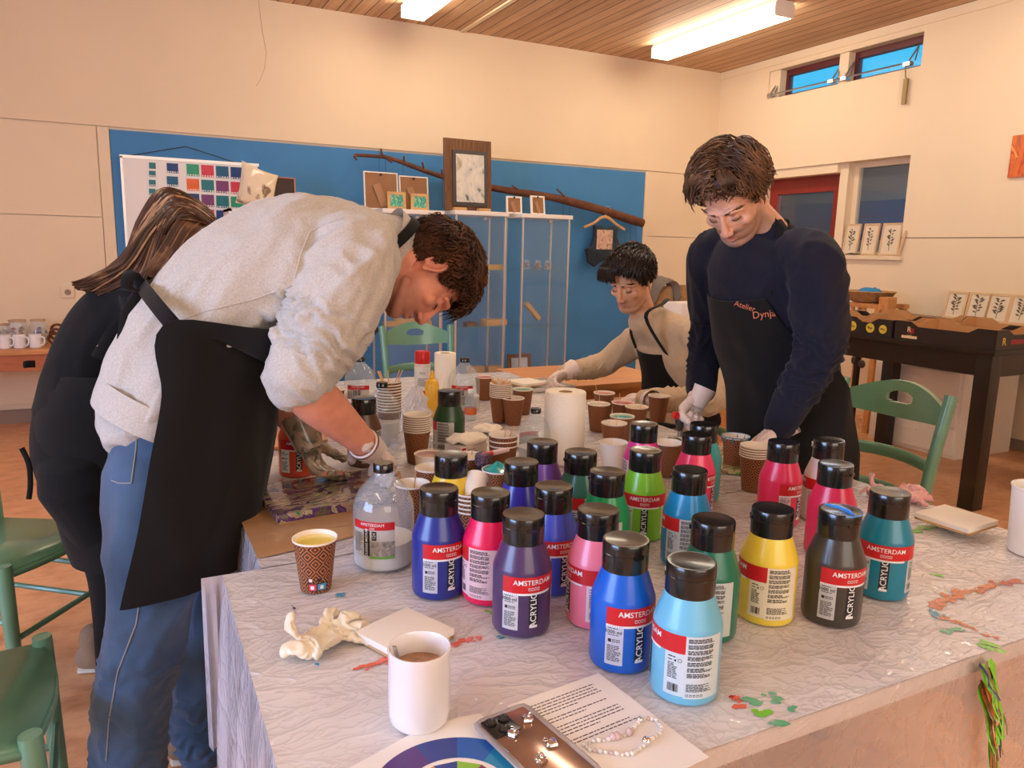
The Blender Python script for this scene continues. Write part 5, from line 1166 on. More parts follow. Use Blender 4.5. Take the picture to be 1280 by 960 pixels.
# ---------------------------------------------------------------- corner behind the seated man: wicker chair, bag, planks
t = thing('wicker_armchair', 'wicker armchair with a grey cloth in the far corner', 'chair', (on(850, 380, 1, 5.3).x, 5.3, 0))
a = on(832, 356, 1, 5.2); b = on(868, 356, 1, 5.2)
q = MB(); q.grid(lambda u, v: (a.x - .05 + (b.x - a.x + .45) * u, 5.35 - .16 * math.sin(PI * u), .42 + (a.z - .42 - .03 * (1 - math.sin(PI * u))) * v), 20, 10); q.grid(lambda u, v: (a.x - .05 + (b.x - a.x + .45) * u, 5.39 - .16 * math.sin(PI * u), .42 + (a.z - .42 - .03 * (1 - math.sin(PI * u))) * v), 20, 10)
obj('chair_back', q, M_wicker, t, world=True); obj('seat', MB().bb((a.x - .03, 4.85, .36), (b.x + .38, 5.36, .43), bev=.02), M_wicker, t, world=True)
for xx in (a.x, b.x + .34):
    for yy in (4.88, 5.3): obj('leg', MB().tube([(xx, yy, 0), (xx, yy, .4)], .018, 10), M_wicker, t, world=True)
q = MB().tube([(a.x - .06, 5.33, a.z - .20), (a.x - .02, 5.29, a.z - .01), (a.x + .07, 5.30, a.z + .035), (a.x + .13, 5.26, a.z - .02), (a.x + .13, 5.2, a.z - .12)], [.05, .08, .10, .09, .06], 16, rb=.02, side=(0, 1, .2), sub=4, cap='round'); me = q.mesh('c', mat('grey_cloth', srgb(120, 108, 96), .9)); folds(me, .02, (0, 0, 1), 14, 5, 3)
o = obj('grey_cloth', me, None); tag(o, 'grey cloth thrown over the wicker armchair corner', 'cloth')
q = MB().bb((0, 0, 0), (.36, .28, .30), bev=.01); t = thing('white_box', 'white box with handwriting behind the seated man shoulder', 'box', (on(844, 380, 1, 4.7).x, 4.62, .44), .1); zz = on(850, 378, 1, 4.7).z
obj('box_body', MB().bb((0, 0, 0), (.42, .2, zz - .44), bev=.006), M_white, t); q = MB()
for k in range(3): q.tube([(.12 + .02 * i + .05 * k, -.002, zz - .44 - .05 + .008 * math.sin(i * 2 + k)) for i in range(4)], .002, 5)
obj('box_writing', q, M_ink, t); 
t = thing('stool', 'low wooden stool carrying the white box', 'stool', (on(844, 380, 1, 4.7).x, 4.62, 0), .1); obj('stool_top', MB().bb((-.02, -.03, .41), (.46, .26, .438), bev=.005), M_ply, t)
for xx in (.02, .42):
    for yy in (.0, .22): obj('leg', MB().tube([(xx, yy, 0), (xx, yy, .41)], .016, 8), M_ply, t)
for k in range(4):
    A0 = on(898 + 8 * k, 470, 1, 3.7 + .03 * k); A1 = on(908 + 7 * k, 372 + 4 * k, 1, 3.95 + .03 * k)
    A0 = A0 + (A0 - A1) * ((A0.z) / (A1.z - A0.z)); 
    q = MB().tube([(0, 0, 0), A1 - A0], .026, 4, rb=.007); o = obj('wooden_plank', q, M_pine); o.location = A0; tag(o, ['leftmost', 'second from left', 'third from left', 'rightmost'][k] + ' long pine plank leaning between the two men', 'plank', 'pine planks leaning in the corner')
# rest the planks on a board against a rack
pz = on(915, 372, 1, 4.05); t = thing('plank_rack', 'wooden rack post the pine planks lean on', 'rack', (pz.x, 4.15, 0)); obj('rack_frame', MB().bb((pz.x - .12, 4.16, 0), (pz.x - .07, 4.2, pz.z - .1)).bb((pz.x + .1, 4.16, 0), (pz.x + .15, 4.2, pz.z - .1)).bb((pz.x - .12, 4.14, pz.z - .16), (pz.x + .15, 4.18, pz.z - .1)), M_pine, t, world=True)

# ---------------------------------------------------------------- black tall table with trays
BT = .905
t = thing('black_table', 'tall black wooden table at the right carrying the fruit trays', 'table', (4.6, 3.0, 0))
obj('tabletop', MB().bb((4.09, 2.40, BT - .03), (5.05, 3.72, BT), bev=.004), M_blackwood, t, world=True)
obj('table_frame', MB().bb((4.12, 2.43, BT - .15), (4.15, 3.69, BT - .03)).bb((4.12, 2.43, BT - .15), (5.02, 2.46, BT - .03)).bb((4.12, 3.66, BT - .15), (5.02, 3.69, BT - .03)).bb((4.99, 2.43, BT - .15), (5.02, 3.69, BT - .03)), M_blackwood, t, world=True)
for a in (4.155, 4.985):
    for b in (2.465, 3.655): obj('leg', MB().bb((a - .045, b - .045, 0), (a + .045, b + .045, BT - .03), bev=.004), M_blackwood, t, world=True)
M_tray = mat('black_tray_print', (.016, .013, .012), .4)
M_yel = mat('tray_yellow', srgb(214, 192, 70), .5); M_trd = mat('tray_red', srgb(140, 36, 48), .5); M_crm = mat('tray_cream', srgb(220, 200, 160), .5)
def tray(x0, y0_, w_, l_, h_, label, logos, rz=0, z=BT):
    """cardboard fruit tray, printed side faces -X, origin at its near left corner; raised corners"""
    t = thing('fruit_tray', label, 'tray', (x0, y0_, z), rz, 'cardboard fruit trays on the black table')
    obj('tray_bottom', MB().bb((0, 0, 0), (w_, l_, .005)), M_card, t)
    def side(p0, p1, up):
        d = Vector(p1) - Vector(p0); L_ = d.length; A = Matrix.Translation(Vector((*p0, 0))) @ Matrix.Rotation(math.atan2(d.y, d.x), 4, 'Z')
        prof = [(0, 0), (L_, 0), (L_, h_ + up), (L_ - .10, h_ + up), (L_ - .15, h_), (.15, h_), (.10, h_ + up), (0, h_ + up)]
        B_ = A @ Matrix.Rotation(PI / 2, 4, 'X'); return prof, B_
    for p0, p1 in (((0, l_), (0, 0)), ((0, 0), (w_, 0)), ((w_, 0), (w_, l_)), ((w_, l_), (0, l_))):
        prof, B_ = side(p0, p1, .028); q = MB(); q.prism(prof, .003, 0, B_); q.prism([(a, b) for a, b in prof], .003, 1, B_ @ Matrix.Translation((0, 0, -.003)))
        obj('tray_side', q, [M_tray, M_card], t, smooth=False)
    q = MB()
    for kind, y, z_, s in logos:
        A = Matrix.Translation((-.0035, y, z_)) @ Matrix(((0, 0, -1), (-1, 0, 0), (0, 1, 0))).to_4x4()
        if kind == 'R':
            vs, fs = text('R', .03); q.add([(v.x * s - .004, v.y * s, .0022) for v in vs], fs, 2, A); q.add([(-s * .4, -s * .75, 0), (s * .9, -s * .75, 0), (s * .9, s * .3, 0), (-s * .1, s * .3, 0)], [(0, 1, 2, 3)], 1, A); q.add([(x * .22, yy * .22 - s * 1.1, .001) for x, yy, *_ in [(v.x * s, v.y * s) for v in text('R. KING')[0]]], text('R. KING')[1], 2, A)
        elif kind == 'P':
            q.add([(s * math.cos(a), s * math.sin(a), .0006) for a in [i * PI / 12 for i in range(24)]], [list(range(24))], 0, A)
            vs, fs = text('Plus', .02); q.add([(v.x * s * .5, v.y * s * .5, .0022) for v in vs], fs, 3, A)
        elif kind == 'L': q.add([(-s, -.008, .0012), (s, -.008, .0012), (s, .008, .0012), (-s, .008, .0012)], [(0, 1, 2, 3)], 2, A)
    obj('tray_print', q, [M_yel, M_trd, M_crm, M_lblack], t, smooth=False); return t
tray(4.10, 2.41, .40, .60, .082, 'nearest black fruit tray with a large letter on its end', [('R', .50, .062, .030), ('L', .50, .018, .05)])
tr = [o for o in bpy.data.objects if o.name == 'fruit_tray'][0]
q = MB(); A = Matrix.Translation((.07, -.0036, .045)) @ Matrix.Rotation(PI / 2, 4, 'X'); vs, fs = text('R', .02); q.add([(v.x * .042, v.y * .042, .0005) for v in vs], fs, 0, A); q.bb((.13, -.004, .03), (.36, -.0032, .055), 1)
obj('end_print', q, [M_yel, M_trd], tr, smooth=False)
tray(4.10, 3.03, .42, .36, .078, 'black fruit tray in the middle with round yellow emblems', [('P', .06, .045, .027), ('P', .15, .045, .030), ('P', .28, .045, .030)])
tray(4.11, 3.40, .42, .34, .078, 'black fruit tray farthest along the table with a red emblem', [('R', .10, .050, .026)])
tray(4.54, 2.50, .42, .56, .080, 'black fruit tray on the rear half of the table, near end', [('P', .40, .045, .028), ('R', .52, .05, .02)])
tray(4.56, 3.08, .42, .60, .080, 'black fruit tray on the rear half of the table, far end', [('R', .1, .05, .02)])
# wall table behind with thin legs and framed botanicals
t = thing('narrow_table', 'narrow black table with thin legs along the right wall', 'table', (5.55, 3.4, 0))
wz = on(1220, 402, 0, 5.62).z
obj('tabletop', MB().bb((5.2, 2.2, wz - .03), (5.79, 4.22, wz), bev=.003), M_blackwood, t, world=True)
for a in (5.25, 5.74):
    for b in (2.25, 3.2, 4.16): obj('leg', MB().bb((a - .018, b - .018, 0), (a + .018, b + .018, wz - .03)), M_blackwood, t, world=True)
def botan(seed): return pour_mat('botanical_%d' % seed, [(.40, srgb(222, 200, 168)), (.57, srgb(214, 190, 158)), (.61, srgb(104, 92, 74)), (.66, srgb(150, 132, 104)), (.70, srgb(226, 206, 176))], 5 + seed * .7, .8, .45)
def leaf_art(t, w_, h_, seed, lean):
    R_ = Matrix.Rotation(-lean, 4, 'X'); q = MB(); rnd = random.Random(seed)
    q.tube([(0, -.0065, h_ * .15), (rnd.uniform(-.01, .01), -.0065, h_ * .5), (rnd.uniform(-.02, .02), -.0065, h_ * .8)], .0016, 5, M=R_, rb=.0006)
    for k in range(11):
        z = h_ * (.3 + .05 * k); s = 1 if k % 2 else -1; l = w_ * rnd.uniform(.14, .28); a = rnd.uniform(.2, 1.0)
        q.add([(0, -.007, z), (s * l * .5, -.007, z + l * a * .6 + .006), (s * l, -.007, z + l * a * .8), (s * l * .55, -.007, z + l * a * .3 - .004)], [(0, 1, 2, 3)], 0, R_)
    obj('botanical_print', q, mat('leaf_ink', srgb(96, 84, 66), .6), t, smooth=False)
M_fr = mat('pale_frame', srgb(216, 178, 132), .5, var=.06)
M_pr = mat('print_paper', srgb(226, 206, 178), .5)
yy0 = 4.04
for k in range(5):
    y_ = on([1192, 1220, 1246, 1275, 1300][k], 385, 0, 5.66).y
    pf = pframe(5.66, y_, wz, .165, .215, ['leftmost', 'second from left', 'third from left', 'fourth from left', 'fifth, outermost right'][k] + ' pale frame with a botanical print on the narrow table', M_fr, M_pr, -PI / 2 + .0, .22, bw=.016, group='framed prints on the narrow table')
    leaf_art(pf, .165, .215, k + 3, .22)
for k, px in enumerate((1067, 1090, 1116)):
    y_ = on(px, 300, 0, XW + .06).y; pf = pframe(XW + .02, y_, z0 + .002, .155 if k < 2 else .19, .275, ['left', 'middle', 'right'][k] + ' framed botanical print standing in the low window', M_fr, M_pr, -PI / 2, .12, bw=.014, group='framed prints on the window sill')
    leaf_art(pf, .15, .27, k + 30, .12)
pf = pframe(XW + .0, on(1127, 300, 0, XW).y + .02, z0 + .002, .10, .21, 'slanted narrow frame at the right corner of the low window', M_fr, M_pr, -PI / 2 - .9, .2, bw=.012, group='framed prints on the window sill')
o = obj('dried_leaf', MB().tube([(0, 0, 0), (0, -.05, .008), (0, -.1, .004), (0, -.16, .010)], [.006, .012, .012, .003], 8, rb=.002, sub=3), mat('dried_leaf', srgb(70, 60, 46), .8)); o.location = (XW + .0, on(1057, 315, 0, XW).y, z0 + .003); tag(o, 'dried dark leaf lying on the low window sill', 'leaf')
# basket on a wooden rack
a = on(1085, 372, 0, 5.35); t = thing('wooden_rack', 'rough wooden rack under the basket left of the trays', 'rack', (5.35, a.y, 0))
ry = a.y; rz_ = on(1085, 378, 0, 5.35).z
for dy in (-.22, .16):
    for dx in (-.14, .14): obj('leg', MB().tube([(5.35 + dx * 1.2, ry + dy * 1.1, 0), (5.35 + dx, ry + dy, rz_)], .03, 4), M_pine, t, world=True)
obj('rail', MB().bb((5.19, ry - .26, rz_ - .035), (5.25, ry + .20, rz_)).bb((5.45, ry - .26, rz_ - .035), (5.51, ry + .2, rz_)).bb((5.19, ry - .26, rz_ - .18), (5.23, ry + .2, rz_ - .13)), M_pine, t, world=True)
for k in range(4): obj('spindle', MB().tube([(5.21, ry - .2 + .11 * k, rz_ - .15), (5.21, ry - .2 + .11 * k, rz_ - .02)], .016, 8), M_pine, t, world=True)
obj('upright_block', MB().bb((5.2, ry - .30, rz_ - .1), (5.3, ry - .22, rz_ + .06)), M_pine, t, world=True)
t = thing('basket', 'round wicker basket with a blue item on the wooden rack', 'basket', (5.34, ry - .02, rz_)); obj('basket_wall', MB().lathe([(0, .003), (.12, .003), (.15, .02), (.19, .085), (.2, .09), (.19, .095), (.17, .085), (.13, .02), (0, .012)], 36), M_wicker, t)
me = MB().ell((0, 0, .06), (.10, .08, .045), n=24).mesh('b', mat('blue_cloth', srgb(30, 130, 190), .6)); folds(me, .02, (0, 0, 1), 14, 14, 1); o = obj('blue_cloth', me, None); o.location = (5.34, ry - .02, rz_ + .015); tag(o, 'bright blue bundle inside the wicker basket', 'cloth')
for k, (px, py) in enumerate(((1067, 450), (1077, 455))):
    v = on(px, py, 0, 5.16); o = obj('hanging_charm', MB().tube([(0, 0, .10), (0, 0, .03)], .002, 5).ell((0, 0, 0), (.012, .022 + .012 * k, .034), n=14), mat('charm_dark', srgb(70, 60, 54), .4, metal=.4)); o.location = v; tag(o, ['long grey', 'round reddish'][k] + ' charm hanging under the rack beside the standing man', 'charm')
# white drawer unit under the tables
a = on(1172, 535, 2, 0); t = thing('drawer_unit', 'white drawer unit on the floor behind the black table', 'drawer unit', (5.35, 3.6, 0))
ux0, ux1, uy0, uy1 = 5.05, 5.70, 3.15, 3.85
obj('unit_body', MB().bb((ux0 + .02, uy0, 0), (ux1, uy1, .62), bev=.004), M_white, t, world=True)
for k in range(3): 
    d = obj('drawer', MB().bb((ux0, uy0 + .02, .03 + .195 * k), (ux0 + .02, uy1 - .02, .215 + .195 * k), bev=.004), M_white, t, world=True); obj('drawer_handle', MB().bb((ux0 - .012, (uy0 + uy1) / 2 - .06, .15 + .195 * k), (ux0, (uy0 + uy1) / 2 + .06, .165 + .195 * k)), M_white, d, world=True)
# picture at the right photo edge
a = on(1268, 170, 0, XW); b = on(1268, 222, 0, XW)
t = thing('wall_picture', 'orange swirl picture on the wall at the right photo edge', 'picture', (XW - .01, a.y - .2, b.z)); obj('picture_panel', MB().bb((XW - .02, a.y - .45, b.z), (XW - .002, a.y, a.z)), pour_mat('orange_art', [(.3, srgb(40, 90, 120)), (.4, srgb(200, 90, 40)), (.5, srgb(230, 120, 50)), (.6, srgb(190, 60, 30)), (.7, srgb(240, 160, 80))], 4, 3, .4), t, world=True)

# ---------------------------------------------------------------- people
def skin_mat(name, col, stub=(.18, .10, .07), lip=(.50, .16, .13)):
    m = bpy.data.materials.new(name); m.use_nodes = True; nt = m.node_tree; N = nt.nodes; L = nt.links; b = N['Principled BSDF']
    at = N.new('ShaderNodeAttribute'); at.attribute_name = 'zones'; sp = N.new('ShaderNodeSeparateColor'); L.new(at.outputs['Color'], sp.inputs[0])
    n = N.new('ShaderNodeTexNoise'); n.inputs['Scale'].default_value = 30; n.inputs['Detail'].default_value = 5; tc = N.new('ShaderNodeTexCoord'); L.new(tc.outputs['Object'], n.inputs['Vector'])
    r = ramp(nt, [(.35, tuple(c * .86 for c in col)), (.65, col)]); L.new(n.outputs[0], r.inputs[0])
    mx = N.new('ShaderNodeMixRGB'); L.new(sp.outputs[0], mx.inputs[0]); L.new(r.outputs[0], mx.inputs[1]); mx.inputs[2].default_value = (*stub, 1)
    mx2 = N.new('ShaderNodeMixRGB'); L.new(sp.outputs[1], mx2.inputs[0]); L.new(mx.outputs[0], mx2.inputs[1]); mx2.inputs[2].default_value = (*lip, 1)
    L.new(mx2.outputs[0], b.inputs['Base Color']); b.inputs['Roughness'].default_value = .56
    b.inputs['Subsurface Weight'].default_value = .12; b.inputs['Subsurface Scale'].default_value = .01
    n2 = N.new('ShaderNodeTexNoise'); n2.inputs['Scale'].default_value = 260; L.new(tc.outputs['Object'], n2.inputs['Vector'])
    bp = N.new('ShaderNodeBump'); bp.inputs['Strength'].default_value = .12; bp.inputs['Distance'].default_value = .002; L.new(n2.outputs[0], bp.inputs['Height']); L.new(bp.outputs[0], b.inputs['Normal'])
    return m
def hmat(c, fwd, roll=0, s=1):
    """matrix of a head centred at c that looks along fwd; local x to its left... y forward, z up"""
    f = Vector(fwd).normalized(); u = Vector((0, 0, 1)) - f * f.z
    if isinstance(roll, Vector): u = roll - f * roll.dot(f); roll = 0
    u.normalize(); x = f.cross(u); R_ = Matrix((x, f, u)).transposed() @ Matrix.Rotation(roll, 3, 'Y')
    return Matrix.Translation(Vector(c)) @ R_.to_4x4() @ Matrix.Scale(s, 4)
def smooth01(x): x = np.clip(x, 0, 1); return x * x * (3 - 2 * x)
def head_mesh(M, neck, neckr, skin, stub=.5, vox=.0028):
    """neck: world point where the neck ends inside the collar"""
    q = MB(); Mi = M.inverted(); nl = Mi @ Vector(neck)
    q.ell((0, -.014, .036), (.0765, .098, .086), n=36); q.ell((0, .026, -.018), (.064, .066, .088), n=32); q.ell((0, .026, -.066), (.0595, .062, .047), n=28)
    q.ell((0, .074, -.094), (.024, .018, .018), n=20); q.tube([(-.054, .012, -.072), (-.036, .054, -.094), (0, .078, -.100), (.036, .054, -.094), (.054, .012, -.072)], .0135, 12, sub=3, cap='round')
    for s in (-1, 1):
        q.ell((s * .044, .060, -.022), (.022, .020, .020), n=18)
        q.ell((s * .031, .0735, .004), (.0155, .0125, .0105), n=18)      # lid over the eye
        q.tube([(s * .010, .088, .022), (s * .03, .086, .028), (s * .052, .070, .020)], [.008, .010, .008], 10, cap='round', sub=3)
        q.ell((s * .0115, .100, -.040), (.0085, .011, .008), n=14)
        # ear: helix ring, hollow dish and lobe
        A = Matrix.Translation((s * .078, -.010, .000)) @ Matrix.Rotation(s * -.38, 4, 'Z') @ Matrix.Rotation(-.18, 4, 'X')
        q.tube([(s * .004, .017 * math.cos(a) - .002, .030 * math.sin(a)) for a in [i * PI / 9 - .9 for i in range(15)]], .0046, 9, cap='round', M=A)
        q.ell((-s * .001, -.002, -.002), (.006, .016, .027), n=18, M=A); q.ell((s * .003, .006, -.028), (.0055, .009, .010), n=12, M=A); q.ell((s * .003, .012, -.004), (.006, .005, .008), n=10, M=A)
    q.tube([(0, .086, .022), (0, .099, -.006), (0, .1055, -.024), (0, .1085, -.036)], [.0075, .0075, .0095, .0118], 14, cap='round', sub=3)
    q.tube([(-.025, .080, -.064), (-.010, .092, -.0605), (0, .0935, -.062), (.010, .092, -.0605), (.025, .080, -.064)], [.003, .006, .0055, .006, .003], 10, sub=3, cap='round', rb=[.003, .005, .005, .005, .003])
    q.tube([(-.021, .080, -.069), (0, .0915, -.074), (.021, .080, -.069)], [.003, .0068, .003], 10, sub=4, cap='round')
    nd = nl - Vector((0, -.03, -.04))
    q.tube([(0, -.025, -.02), Vector((0, -.025, -.02)).lerp(nl, .5) + Vector((0, -.004, 0)), nl], [neckr * .98, neckr * .96, neckr * 1.18], 28, sub=4)
    me = fuse(q, vox, 8, skin, 'head'); co = coords(me); nr = normals(me)
    def g(cx, cy, cz, sx, sy_, sz): return np.exp(-(((co[:, 0] - cx) / sx) ** 2 + ((co[:, 1] - cy) / sy_) ** 2 + ((co[:, 2] - cz) / sz) ** 2))
    d = np.zeros(len(co))
    for s in (-1, 1):
        d -= .0055 * g(s * .018, .085, .008, .008, .02, .009); d -= .004 * g(s * .048, .07, .006, .008, .02, .010)
        d -= .0035 * g(s * .031, .085, .0165, .014, .02, .0038); d -= .0028 * g(s * .031, .085, -.011, .014, .02, .004)
        d -= .004 * g(s * .0055, .105, -.048, .004, .012, .004); d -= .001 * g(s * .05, .05, -.055, .015, .02, .02)
        d -= .006 * g(s * .082, -.008, .003, .010, .006, .010)
    d -= .0035 * g(0, .1, -.0672, .022, .02, .0022); d -= .0035 * g(0, .09, -.084, .018, .02, .005); d -= .0015 * g(0, .1, -.054, .004, .01, .006)
    setco(me, co + nr * d[:, None])
    z = np.zeros((len(co), 4)); z[:, 3] = 1
    lower = smooth01((-.030 - co[:, 2]) / .03) * smooth01((co[:, 2] + .135) / .03) * smooth01((co[:, 1] + .02) / .03)
    must = g(0, .1, -.053, .028, .03, .006)
    lips = np.clip(g(0, .1, -.0675, .021, .03, .0078) * 1.3, 0, 1) * (co[:, 1] > .07)
    z[:, 0] = np.clip((lower * .8 + must) * stub, 0, 1) * (1 - lips); z[:, 1] = np.clip(lips * .75 + .35 * g(.085, -.01, 0, .02, .03, .035) + .35 * g(-.085, -.01, 0, .02, .03, .035) + .25 * g(0, .11, -.036, .02, .02, .014), 0, 1)
    return me, z, M
def bake(me, M): me.transform(M); me.update(); return me
def join_meshes(name, parts, mats):
    """parts: (mesh, zones or None); one mesh, one object"""
    vs, fs, zs = [], [], []; o = 0
    for me, z in parts:
        co = coords(me); vs += co.tolist(); fs += [[i + o for i in p.vertices] for p in me.polygons]; o += len(co)
        zs.append(z if z is not None else np.tile([0, 0, 0, 1.0], (len(co), 1)))
    m = bpy.data.meshes.new(name); m.from_pydata(vs, [], fs); a = m.attributes.new('zones', 'FLOAT_COLOR', 'POINT'); a.data.foreach_set('color', np.concatenate(zs).ravel())
    for x in mats: m.materials.append(x)
    m.polygons.foreach_set('use_smooth', [True] * len(m.polygons)); m.update(); return m
def hand_mb(side, curls, spread=.10, thumb=(.55, .5), L_=1.0, infl=0):
    """palm down, fingers along +X, thumb on +Y when side=1; curls: base bend per finger (radians)"""
    q = MB(); i_ = infl
    q.tube([(-.045, 0, .0), (-.01, 0, 0), (.03, .0, .002), (.070, .0, .001), (.088, 0, -.002)], [.027 + i_, .027 + i_, .038 + i_, .043 + i_, .040 + i_], 24, sub=3, cap='round', side=(0, 1, 0), rb=[.021 + i_, .019 + i_, .0165 + i_, .0145 + i_, .011 + i_])
    q.ell((.028, side * .020, -.006), (.030, .018, .014), n=18)
    for k in range(4):
        y = side * (.032 - .0215 * k); ln = (.070, .079, .073, .058)[k]; c = curls[k]; a = side * spread * (1.4 - k) ; p = Vector((.080 - .004 * abs(k - 1.2), y, -.001)); th = .10; pts = [Vector((.058, y * .92, 0)), p]
        for j, f in enumerate((.46, .30, .24)):
            th += c * (1.0, .95, .6)[j]; d = Vector((math.cos(th) * math.cos(a), math.cos(th) * math.sin(a), -math.sin(th))); p = p + d * ln * f; pts.append(p)
        r = (.0092, .0096, .0092, .0082)[k] + i_
        q.tube(pts, [r * 1.0, r * 1.06, r * 1.0, r * .93, r * .80], 14, sub=4, cap='round')
    t0, t1 = thumb; p = Vector((.012, side * .024, -.006)); pts = [p.copy()]
    for j, (l, aa, zz) in enumerate(((.040, t0 + .35, .25), (.032, t0, .25 + t1 * .5), (.026, t0 - t1 * .5, .25 + t1 * .8))):
        d = Vector((math.cos(aa) * math.cos(zz), side * math.sin(aa), -math.sin(zz))).normalized(); p = p + d * l; pts.append(p.copy())
    q.tube(pts, [.0145 + i_, .0125 + i_, .0108 + i_, .0092 + i_], 14, sub=4, cap='round'); return q
def handM(wrist, fdir, palmn, s=1.0):
    f = Vector(fdir).normalized(); n = -Vector(palmn); n = (n - f * n.dot(f)).normalized(); y = n.cross(f)
    return Matrix.Translation(Vector(wrist)) @ Matrix((f, y, n)).transposed().to_4x4() @ Matrix.Scale(s, 4)
def limb(q, pts, r, rb=None, n=20, sub=5, cap='round', side=None): q.tube(pts, r, n, sub=sub, cap=cap, rb=rb, side=side)

# --- hair: a cap grown from the skull plus many locks
def zmin_line(y, back=-.055):
    return np.interp(y, [-.115, -.05, -.022, -.012, .004, .014, .030, .050, .070, .085, .11], [back, back + .004, -.010, .030, .034, .000, .006, .046, .070, .078, .082])
EC, ER = Vector((0, -.014, .036)), Vector((.0765, .098, .086))
def epoint(d, off=0):
    d = Vector(d); k = 1 / math.sqrt((d.x / ER.x) ** 2 + (d.y / ER.y) ** 2 + (d.z / ER.z) ** 2); p = EC + d * k; n = Vector((d.x / ER.x ** 2, d.y / ER.y ** 2, d.z / ER.z ** 2)).normalized(); return p + n * off, n
def hair(M, flow, length, thick, nlock, width, mat_, seed, wav=.004, back=-.055, lift=.3, mask=None, nseg=7, parent=None, label=None, jitter=.25, short=True):
    rnd = random.Random(seed); q = MB(); n = 64; vs = []; ok = []
    for i in range(n + 1):
        th = PI * i / n
        for j in range(n):
            a = 2 * PI * j / n; d = Vector((math.sin(th) * math.cos(a), math.sin(th) * math.sin(a), math.cos(th))); p, nn = epoint(d)
            h = p.z - float(zmin_line(p.y, back)); t = max(0, min(1, h / .03)); t = t * t * (3 - 2 * t)
            o = thick(p) * t * .6 + .001 - (.006 if h < 0 else 0); o += .003 * noise.noise(p * 40) * t; vs.append(p + nn * o); ok.append(h > -.006)
    fs = [(i * n + j, (i + 1) * n + j, (i + 1) * n + (j + 1) % n, i * n + (j + 1) % n) for i in range(n) for j in range(n) if ok[i * n + j] and ok[(i + 1) * n + j] and ok[i * n + (j + 1) % n]]
    q.add(vs, fs); k = 0; tries = 0
    while k < nlock and tries < nlock * 20:
        tries += 1; d = Vector((rnd.gauss(0, 1), rnd.gauss(0, 1), rnd.gauss(0, 1))).normalized(); p, nn = epoint(d)
        if p.z < float(zmin_line(p.y, back)) + .002: continue
        if mask and not mask(p): continue
        k += 1; o0 = thick(p) * rnd.uniform(.5, 1.05); L_ = length(p) * rnd.uniform(.75, 1.15); h0 = p.z - float(zmin_line(p.y, back)); L_ *= (max(.22, min(1, h0 / .05)) if p.z < .075 else 1) if short else 1; L_ = min(L_, h0 * 1.2 + .010) if (short and abs(p.x) > .042) else L_; pts = [p + nn * o0]; ph = rnd.random() * 6; cur = p.copy(); jt = Vector((rnd.gauss(0, jitter), rnd.gauss(0, jitter), rnd.gauss(0, jitter)))
        for s in range(1, nseg + 1):
            f = flow(cur) + jt; dd = (cur - EC); dn = Vector((dd.x / ER.x ** 2, dd.y / ER.y ** 2, dd.z / ER.z ** 2)).normalized(); f = (f - dn * f.dot(dn))
            if f.length < 1e-4: f = Vector((0, -1, 0))
            f.normalize(); cur = cur + f * L_ / nseg; e, en = epoint((cur - EC).normalized()); cur = e
            sd = f.cross(en); pts.append(e + en * (o0 + thick(e) * .25 + lift * L_ * (s / nseg) ** 1.5 * .35) + sd * wav * math.sin(ph + s * 1.5) + en * wav * .5 * math.cos(ph + s * 1.9))
        wd = width * rnd.uniform(.7, 1.3); q.tube(pts, [wd * .7] + [wd] * (nseg - 2) + [wd * .7, wd * .15], 5, rb=wd * .45, cap=False)
    me = q.mesh('hair', mat_); me.transform(M); return obj('hair', me, None, parent, world=True)
def hair_mat(name, a, b_, c=None, rough=.45, st=(1, 1, 1), sc=25):
    m = bpy.data.materials.new(name); m.use_nodes = True; nt = m.node_tree; N = nt.nodes; L = nt.links; b = N['Principled BSDF']
    tc = N.new('ShaderNodeTexCoord'); mp = N.new('ShaderNodeMapping'); mp.inputs['Scale'].default_value = st; L.new(tc.outputs['Object'], mp.inputs[0]); n = N.new('ShaderNodeTexNoise'); n.inputs['Scale'].default_value = sc; n.inputs['Detail'].default_value = 6; L.new(mp.outputs[0], n.inputs['Vector'])
    r = ramp(nt, [(.3, a), (.6, b_)] + ([(.72, c)] if c else [])); L.new(n.outputs[0], r.inputs[0]); L.new(r.outputs[0], b.inputs['Base Color']); b.inputs['Roughness'].default_value = rough; b.inputs['Specular IOR Level'].default_value = .3; return m
def brows(M, mat_, parent, s=1):
    rnd = random.Random(3)
    for sd in (-1, 1):
        q = MB(); q.tube([(sd * .014, .0965, .0235), (sd * .03, .092, .028), (sd * .050, .076, .026)], [.0016, .0022, .0012], 6, sub=4, rb=.001)
        for k in range(50):
            t = rnd.random(); x = sd * (.012 + .042 * t); z = .0235 + .006 * math.sin(t * 2.2) + rnd.uniform(-.003, .003); y = .0985 - .023 * t ** 1.7
            q.tube([(x, y, z), (x + sd * .005, y - .001 - .003 * t, z + .0025), (x + sd * .0105, y - .004 - .005 * t, z + .002)], [.0010, .0013, .0005], 4, cap=False)
        me = q.mesh('eyebrow', mat_); me.transform(M); obj('eyebrow', me, None, parent, world=True)
    q = MB()
    for sd in (-1, 1):
        q.tube([(sd * .0175, .0825, -.001), (sd * .025, .0870, -.0045), (sd * .032, .0872, -.0058), (sd * .040, .0830, -.0045), (sd * .046, .0765, -.001)], [.0005, .0011, .0014, .0013, .0006], 6, sub=3, rb=.0016)
        for k in range(12): t = k / 11; x = sd * (.021 + .024 * t); y = .0865 - .010 * abs(t - .4) ** 1.5 * 2; q.tube([(x, y, -.005), (x + sd * .001, y + .004, -.009)], [.0005, .0002], 4, cap=False)
    me = q.mesh('eyelashes', mat_); me.transform(M); obj('eyelashes', me, None, parent, world=True)
